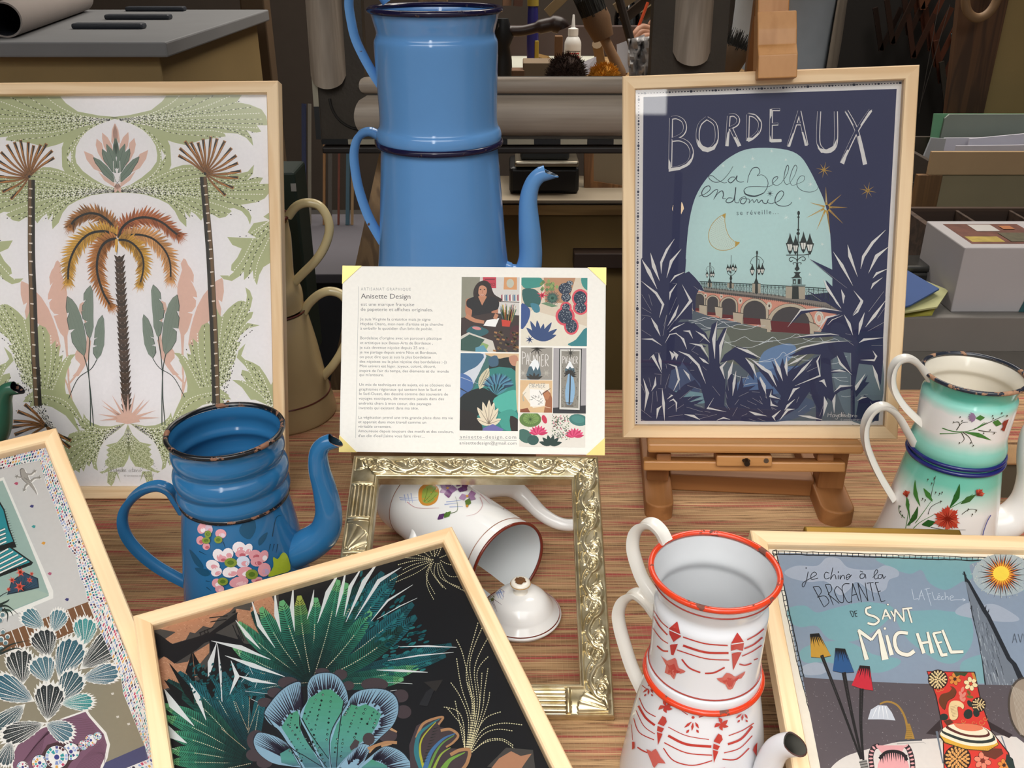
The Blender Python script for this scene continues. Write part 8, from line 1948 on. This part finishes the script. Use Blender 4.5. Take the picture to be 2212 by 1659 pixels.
for s,cc in(('1000,690 1200,700 1180,800 1100,960 1040,1080 1000,1060','cfd4dc'),('1010,700 1190,710 1150,790 1080,830 1000,860','3f6a8a'),('1000,860 1090,880 1110,960 1020,1040 1000,1030','4a6ea8'),('1200,700 1460,700 1460,760 1300,740','d8b890'),('1250,770 1390,730 1460,790 1430,900 1250,840','14201f'),('1380,730 1440,720 1450,790 1400,790','c08a70'),('1230,740 1290,720 1300,790 1240,800','3f5f78'),('1100,1000 1230,820 1460,860 1460,1270 1300,1280 1010,1200','2f7f78'),('1000,1050 1160,960 1260,1000 1340,1060 1180,1130 1080,1260 1000,1250','121c1c'),('1260,1060 1340,1000 1440,980 1460,1100 1350,1160','4fb0a0'),('1300,1160 1400,1120 1450,1180 1420,1280 1330,1260','3f9a8c'),('1000,1130 1130,1160 1180,1290 1000,1290','1c1614'),('1390,1170 1460,1210 1460,1290 1400,1290','2a1c18'),('1430,800 1460,790 1460,1100 1440,1120','d8c4a0')):a.poly(cc,pp(s),3)
a.leaf('cfc6a8',1160,970,1230,810,70);a.lines('4a4a3a',[pp('1170,950 1235,830'),pp('1160,940 1215,830')],3,None,0)
for i in range(22):an=-2.9+2.7*i/21;a.leaf(('1d3c58','3f7494','5a90a8')[i%3],1300,960,1300+125*math.cos(an),960+112*math.sin(an),22)
for i in range(12):an=-2.6+2.1*i/11;a.leaf(('14303f','4a8a9a')[i%2],1290,1010,1290+90*math.cos(an),1000+80*math.sin(an),18)
for i in range(7):an=-2.75+2.4*i/6;a.leaf('e4d6bc',1230,1240,1230+(118 if i in(1,2,3)else 92)*math.cos(an)*1.05,1240+190*math.sin(an)*(.75 if i in(0,6)else 1),44)
for i in range(7):an=-2.75+2.4*i/6;a.line('7a6a58',[(1230,1230),(1230+100*math.cos(an),1240+165*math.sin(an)*(.75 if i in(0,6)else 1))],5,2,0)
a.poly('6a68a8',pp('1190,1260 1260,1230 1340,1270 1320,1290 1180,1290'));a.line('a8b4c8',pp('1020,880 1150,930'),6,3,0);a.line('23262c',pp('1010,960 1080,1000'),10,4,0)
photo(1470,660,1703,898,'9b958c');a.burst('3a3632',1590,665,70,10,14,50)
PAL=('P',(0,0,0,1),(0,0,.5,.1,.5,.4,0,.5))
def palmier(x,y,w_,h,cc,lw,rot=0):
 L=['0,1 0,0','0,0 .55,.12 .5,.42 0,.5','.75,1 1.0,.08 1.25,1','.82,.7 1.15,.66','1.5,0 1.4,.62 1.9,.72','2.0,1 2.1,.2 2.4,.65 2.75,.1 2.9,1','3.2,.25 3.22,1','3.6,.1 3.55,1 4.0,.96','3.6,.12 4.0,.1','3.58,.55 3.9,.52','4.3,1 4.3,.1 4.8,.22 4.7,.5 4.3,.55 4.85,1']
 for s in L:
  P=[(x+u*w_/4.85,y+v*h+u*rot)for u,v in pp(s)];a.line(cc,P,lw,None,3)
palmier(1480,690,195,95,'e2deda',5,3);a.poly('4a6572',pp('1510,860 1530,800 1575,748 1605,770 1620,860 1600,900 1520,900'));a.poly('eef0f2',pp('1530,800 1555,760 1575,745 1600,765 1606,800 1595,830 1580,800 1565,835 1550,800'))
for an in(-2.6,-2.2,-1.6,-1,-.5):a.leaf('33302c',1570,900,1570+70*math.cos(an),900+55*math.sin(an),20)
for x in(1485,1660):a.burst('c8c2b8',x,850,36,12,4,22)
photo(1465,905,1703,1143,'ddb98c');a.poly('efe4d2',pp('1480,1000 1530,930 1680,930 1690,1090 1560,1110'));palmier(1535,925,115,36,'8d8a84',3);a.poly('f4f0ea',pp('1535,970 1640,975 1645,1090 1540,1100'))
for i in range(14):x,y=rp.uniform(1545,1630),rp.uniform(990,1090);a.line('8a8680',[(x,y),(x+rp.uniform(-15,15),y+rp.uniform(-15,15)),(x+rp.uniform(-20,20),y+rp.uniform(-20,20))],3)
a.line('b5b0a0',pp('1490,1060 1485,1020 1510,990'),10,3);a.poly('a0623f',pp('1630,1000 1665,975 1690,1000 1703,1040 1703,1145 1640,1145 1655,1060'));a.poly('b87850',pp('1640,1000 1670,985 1688,1015 1670,1050 1645,1040'));a.line('e8c8a8',pp('1645,1100 1690,1110'),5,None,0);a.line('2a2a2a',pp('1625,1010 1690,965'),4,None,0);a.poly('8a4a2c',pp('1465,1120 1520,1110 1540,1145 1465,1145'))
photo(1715,665,1955,1150,'a9a4a6');a.poly('2b2b30',pp('1700,1110 1960,1090 1960,1160 1700,1160'));a.poly('1a1a1c',pp('1755,668 1925,668 1915,1132 1750,1128'));a.poly('d9d6d0',pp('1762,672 1918,674 1908,1126 1757,1120'));a.poly('8f8a80',pp('1772,684 1908,686 1898,1112 1768,1106'));palmier(1782,722,112,56,'e2deda',3.5);a.burst('3c3832',1840,700,50,8,8,34);a.poly('8cb2d2',pp('1815,900 1835,800 1865,900 1872,1000 1850,1080 1810,1080 1800,990'),3);a.poly('eef0f2',pp('1805,810 1835,756 1865,810 1850,815 1835,800 1822,820'));a.poly('4a6572',pp('1800,815 1822,820 1835,800 1850,815 1868,815 1872,850 1800,850'))
for an in(-3.0,-2.6,-2.1,-1.5,-1.0,-.5,-.1,.3,2.8):a.leaf('2f2c28',1838,850,1838+48*math.cos(an),850+46*math.sin(an)+14,14,.15)
a.line('2a2622',pp('1838,850 1836,960 1830,1085'),8,11)
for y in range(1070,1105,9):a.line('4a4038',[(1800,y),(1862,y+2)],4,None,0)
a.up()
for i in range(60):x=rp.choice((rp.uniform(1775,1800),rp.uniform(1872,1900)));a.ell('6f6a60',x,rp.uniform(790,1100),5,3,rp.uniform(0,180),6,0)
photo(1460,1155,1950,1398,'e6e0d6')
a.ell('5f7f3f',1540,1195,82,58,0,24);a.ell('7a9a52',1545,1190,60,40,0,20);a.burst('4a6a34',1540,1195,74,14,4,70);a.ell('3f7a74',1900,1200,72,44,10,18);a.ell('4a8a82',1895,1195,50,28,10,14);a.ell('3f6a60',1500,1320,62,46,40,16);a.ell('2f5650',1560,1350,44,38,0,14);a.ell('c8304f',1645,1195,18,34,-20,12)
for x,y in((1600,1280),(1870,1300)):
 for i in range(9):an=-3.0+2.9*i/8;a.leaf(('c8305f','e0507f')[i%2],x,y+28,x+72*math.cos(an),y+20+62*math.sin(an),24)
a.up()
for i in range(170):x,y=rp.uniform(1700,1830),rp.uniform(1165,1340);a.line(rp.choice(('2f4f3a','4a6a48','1f3a30','6a8a5a','d0607a')),[(x,y),(x+rp.uniform(-16,16),y+rp.uniform(-14,14))],7,2,0,0)
for an in(-2.8,-2.3,-1.8,-1.3,-.8,-.3):a.leaf('1f3a34',1690,1390,1690+90*math.cos(an),1390+80*math.sin(an),32)
a.build('print',cd)

# ================================================================ painted motifs on the enamel
d=Decal([flower_low]);d.view(0,1000,2.5176)
for s in('1365,290 1392,350 1360,412 1315,395 1303,352','1030,470 1065,500 1105,555 1100,575 1060,545','1060,570 1130,580 1140,610 1100,612','1430,390 1455,378 1440,420 1410,450 1405,420'):d.poly('1f4f6e',pp(s),3)
for s in('1480,400 1500,300 1530,285','1470,440 1460,480','1490,440 1480,480','1510,440 1500,490','1120,640 1145,645','1125,675 1150,695','1085,480 1125,500','1215,430 1225,460'):d.line('1c3c52',pp(s),5,1)
WP,PK,RD='e6dfe2','d99aa2','b8606c'
def pet(x,y,rx,ry,ro,c1,c2):d.ell(c1,x,y,rx,ry,ro,14);d.ell(c2,x+rx*.25*math.cos(R(ro)),y+ry*.3,rx*.55,ry*.45,ro,10)
for q in((1100,355,24,30,20,PK,WP),(1138,358,20,28,-10,'c9b4c4',PK),(1202,384,30,26,10,PK,'d8c8d4'),(1092,420,22,24,0,PK,RD),(1124,452,20,20,0,PK,RD),(1190,500,30,36,-30,WP,PK),(1240,492,30,32,20,WP,PK),(1210,520,26,18,0,PK,RD),(1300,460,36,34,0,WP,PK),(1345,470,24,36,30,WP,PK),(1310,492,30,22,0,PK,RD),(1160,555,38,30,20,WP,PK),(1180,590,30,24,-20,WP,PK),(1385,500,34,30,0,PK,RD),(1432,505,24,34,20,PK,WP),(1395,535,34,26,0,PK,RD),(1322,535,36,32,0,'cfd4e4',PK),(1435,578,34,38,20,PK,'b8a0c0'),(1255,590,44,30,-10,WP,PK),(1330,590,44,30,-10,PK,WP),(1300,645,52,30,-10,PK,'e4b8bc'),(1395,632,30,16,-10,PK,RD),(1182,650,26,26,0,PK,WP),(1198,682,24,20,0,PK,'e4b8bc')):pet(*q)
for q in((1135,384,18,20),(1190,414,22,20),(1126,418,22,18),(1256,538,34,26),(1368,602,34,28),(1215,640,28,22)):d.ell('7d8f3a',*q,0,12);d.ell('56702c',q[0],q[1],q[2]*.55,q[3]*.5,0,8)
d.poly('a3b535',pp('1480,510 1505,520 1530,486 1556,502 1572,578 1520,600 1455,614 1482,560'),3)
d.join(flower_low)
d=Decal([carn_low]);d.view(1800,720,3.607)
GRN1,GRN2,TW='3f7a34','2c5f2a','4a4a40'
for s in('565,1520 585,1400 590,1290','625,1520 680,1470 790,1410','640,1480 720,1370 775,1290','760,1300 770,1230 800,1110','740,1410 765,1350 850,1305','910,1360 1000,1310 1090,1250','1000,1410 1060,1370 1120,1375','560,1440 520,1400 510,1340','760,1510 880,1530 1030,1530','590,1500 660,1350'):d.line(TW if s[0]in '71' else GRN1,pp(s),6,3)
for q in((575,1500,662,1345,44,.1),(680,1350,640,1140,34,-.08),(605,1500,580,1280,10,0),(905,1360,985,1170,46,.08),(990,1330,1110,1255,46,0),(690,1490,800,1470,60,0),(775,1310,705,1205,40,0),(590,1400,575,1270,30,0)):d.leaf(GRN2 if q[4]>40 else GRN1,*q)
for x,y in((740,1140),(790,1130),(770,1170),(800,1240),(830,1250),(850,1240),(700,1290),(720,1300),(840,1310),(530,1390),(525,1350),(545,1420),(1050,1370),(1080,1410),(1110,1380)):d.line(TW,[(x-8,y+14),(x,y)],4,2);d.ell(TW,x,y-3,5,7)
def carn(x,y,r,n,c1='b8402e',c2='7d2418',a0=0,a1=6.283):
 for k in range(n):
  an=a0+(a1-a0)*k/n;rr=r*(.82+.25*((k*7)%5)/4);w_=r*.26
  d.poly((c1,'c85a44',c1)[k%3],[(x,y),(x+rr*.8*math.cos(an-.2),y+rr*.75*math.sin(an-.2)),(x+rr*.78*math.cos(an-.07),y+rr*.7*math.sin(an-.07)),(x+rr*math.cos(an),y+rr*.9*math.sin(an)),(x+rr*.8*math.cos(an+.1),y+rr*.72*math.sin(an+.1)),(x+rr*.82*math.cos(an+.22),y+rr*.76*math.sin(an+.22))])
 for k in range(n):an=a0+(a1-a0)*(k+.5)/n;d.line(c2,[(x,y),(x+r*.62*math.cos(an),y+r*.55*math.sin(an))],8,1,0)
carn(890,1440,112,16);carn(1110,1255,66,6,'a8342a','6a1c16',-1.5,.35);carn(585,1275,62,5,'b8402e','7d2418',-2.3,-1.0)
d.line('4a58a0',pp('1212,1410 1185,1460 1160,1530 1150,1580'),7,7)
d.join(carn_low)
d=Decal([carn_up]);d.view(1800,720,3.607)
for s in('850,738 930,762 1030,765 1110,740 1180,690','830,782 920,780 1010,770','1010,770 1060,810 1085,865','1100,745 1200,700 1330,640','1130,755 1200,765 1270,770','960,755 1000,700 1050,690','985,720 975,690 935,695','1000,775 1020,820 1000,850'):d.line(TW if s[0]!='8' else GRN1,pp(s),8,3)
for q in((1020,770,1230,832,34,-.05),(1090,755,1200,690,12,0),(1110,660,1180,655,44,0),(1240,690,1310,705,54,0)):d.leaf(GRN1,*q)
for x,y in((990,650),(1005,680),(940,690),(1240,640),(1245,660),(1310,620),(1350,640),(1170,775),(1220,750),(1250,775),(1070,850),(1090,870),(985,850)):d.line(TW,[(x-8,y+10),(x,y)],4,2);d.ell(TW,x,y,5,6)
for k in range(6):an=2.2+k*.35;d.leaf('8f7394',1110,650,1110+62*math.cos(an),650+50*math.sin(an),22)
d.poly('8f3328',pp('1360,665 1325,680 1310,700 1320,720 1300,745 1325,762 1340,720'))
d.join(carn_up)
RS,RL='b83a34','d08078'
for part,nm in((garl_up,0),(garl_low,1)):
 d=Decal([part]);d.view(1240,1100,2.9685)
 if nm==0:
  for s,w_ in(('512,650 560,720 605,760',6),('512,685 550,750 600,805',9),('505,760 560,830 605,860',6),('535,875 570,905 605,910',10),('700,818 840,860 985,872',8),('700,872 840,915 990,920',14),('660,900 840,955 995,965',7),('692,960 740,1015 810,1045',10),('840,1050 900,1045 965,1012',10),('1108,835 1165,805 1215,765',8),('1090,892 1150,865 1205,820',10),('1075,940 1140,910 1200,870',7),('1058,990 1095,998 1135,985',9),('1150,965 1175,955',6)):d.line(RS,pp(s),w_)
  for s in('665,718 612,762 615,800 640,850 665,830 688,815','648,855 618,870 625,930 640,935 668,862','1045,788 1010,850 1005,870 1005,905 1040,895 1080,905 1088,850','1010,922 1050,912 1072,915 1018,1030'):d.poly(RS,pp(s))
  for s in('612,770 690,805','1008,862 1088,850','620,862 665,858','1005,910 1080,908'):d.line('dfe0e4',pp(s),6)
  for s in('560,935 600,970 650,950 665,985 675,1015 718,1035 685,1052 660,1045 645,1088 620,1060 585,1045 595,1000','912,1080 950,1075 975,1045 1010,1055 1035,1070 1095,1035 1070,1080 1040,1090 1015,1145 985,1150 970,1120 940,1105'):d.poly('c9655c',pp(s),2);d.poly(RS,[(sum(p[0]for p in pp(s))/len(pp(s))+(x-sum(p[0]for p in pp(s))/len(pp(s)))*.6,sum(p[1]for p in pp(s))/len(pp(s))+(y-sum(p[1]for p in pp(s))/len(pp(s)))*.6+12)for x,y in pp(s)])
 else:
  for s,w_ in(('500,1155 560,1200 612,1225',8),('640,1250 690,1290 730,1318',5),('800,1332 920,1305 1055,1300',8),('420,1210 460,1290 525,1330',6),('415,1260 460,1335 520,1385',14),('400,1290 450,1390 520,1440',5),('385,1340 420,1430 515,1478',6),('605,1395 720,1450 865,1475',5),('605,1450 720,1505 880,1520',16),('580,1495 720,1560 885,1575',7),('575,1530 640,1610 760,1640 885,1610',7),('990,1450 1080,1415 1150,1370',6),('985,1505 1070,1470 1140,1390',14),('960,1560 1060,1530 1140,1450',6),('950,1600 1040,1600 1120,1530',8),('410,1525 440,1545 475,1560',8),('1060,1240 1130,1210 1160,1170',6),('370,1380 380,1480',3),('480,1160 440,1130',5)):d.line(RS,pp(s),w_)
  for x,y,k in((770,1290,1),(490,1100,.7),(1083,1250,.8)):
   d.ell(RS,x,y,21*k,19*k);d.ell(RS,x-6*k,y+42*k,10*k,9*k)
   for u,v,tx,ty in((-14,70,-62,108),(-6,74,-14,128),(8,72,30,112),(-30,120,-50,142),(14,120,30,140)):d.leaf(RS,x+u*k,y+v*k,x+tx*k,y+ty*k,17*k)
  for x,y in((590,1260),(940,1370)):
   for an in(-1.9,-.6,.4,1.4,2.6):d.leaf(RS,x,y,x+50*math.cos(an),y+44*math.sin(an),26,.12)
   d.poly(RS,[(x-18,y+62),(x-48,y+112),(x-10,y+128),(x+10,y+100),(x+2,y+72)]);d.poly(RS,[(x-48,y+126),(x-8,y+142),(x-22,y+168),(x-52,y+158)]);d.poly(RS,[(x-52,y+166),(x-18,y+176),(x-46,y+250)])
  for s in('472,1535 505,1550 530,1532 560,1585 592,1625 545,1622 520,1655 500,1610 488,1580','900,1680 960,1650 1000,1690 940,1720'):d.poly('c9655c',pp(s),2)
  d.poly(RS,pp('382,1490 398,1490 398,1530 382,1540'));d.poly(RS,pp('1165,1490 1150,1510 1138,1540 1160,1580'))
 d.join(part)
d=Decal([tip_body]);d.view(700,960,2.765)
for s in('450,318 500,322 560,318','455,330 520,334 565,332','480,300 490,350','500,296 512,352','520,292 530,350','720,360 800,352','730,345 820,335','750,375 830,372','860,250 940,240'):d.line('a8b4d8',pp(s),6,2)
d.poly('c98a3a',pp('565,320 568,270 600,240 650,236 682,260 686,300 670,345 630,366 590,362 570,340'),3);d.poly('8ea04a',pp('585,318 590,275 615,250 650,246 672,265 662,280 684,292 664,330 630,352 596,348'),3)
for s in('600,345 640,300 665,262','600,340 615,290 620,262','620,345 650,325 672,300'):d.line('6a7a34',pp(s),4,2)
for x0,y0,x1,y1,w_,cc in((735,262,695,240,44,'a888a8'),(735,262,745,222,44,'8a5f8a'),(740,268,795,270,46,'9a6f98'),(738,270,745,322,50,'7a4a78'),(735,265,692,290,36,'b090b0'),(822,250,862,232,50,'6f3f70'),(820,255,855,275,46,'7a4a7a'),(818,258,812,288,40,'6a3a6a'),(815,248,790,228,40,'8a5f8a'),(860,305,906,295,46,'9a7098'),(858,310,905,330,40,'a07a9c'),(855,310,806,325,42,'b08cae'),(680,450,722,415,34,'5f3a6a'),(1110,390,1055,345,40,'6a4a6a'),(1095,395,1060,370,26,'7a5a7a')):d.leaf(cc,x0,y0,x1,y1,w_)
for x,y in((738,264),(855,312)):d.ell('d9a03c',x,y,8,7)
for q in((720,440,760,402,30,'5a7a3a'),(735,405,720,440,18,'4f7034'),(925,250,990,305,40,'7d8f3a'),(850,372,870,325,40,'5f7a3a'),(990,290,1050,300,12,'6a8040'),(690,235,640,222,16,'6a8040')):d.leaf(q[5],*q[:5])
for s,cc in(('500,345 560,380 690,382','c98a94'),('755,415 795,400 798,360 785,315','6a7a5a'),('930,320 945,370 910,415 850,432','d0a0a4'),('900,240 980,280 1040,310','d0a0a4'),('930,300 990,360','d0a0a4'),('960,300 1000,345','d0a0a4')):d.line(cc,pp(s),4,1)
d.ell('c08a3a',855,372,8,8);d.ell('d0742c',968,290,16,10,40)
d.join(tip_body)
d=Decal([dome]);d.view(700,960,2.765)
for q in((975,935,1005,868,52,'8f8436'),(985,940,1018,905,36,'6f7a34'),(1075,805,1100,796,12,'6a8040')):d.leaf(q[5],*q[:5])
for s in('1020,860 1045,920','1035,862 1060,925','1050,870 1072,915','1030,890 1080,880'):d.line('98a8d4',pp(s),8,2)
for s in('1015,925 1050,950 1062,960','1005,940 1025,985','1010,930 1035,1000','1040,860 1075,880 1068,930','1220,798 1245,808'):d.line('7a5a6a',pp(s),3,1)
d.join(dome)

bpy.context.view_layer.update()
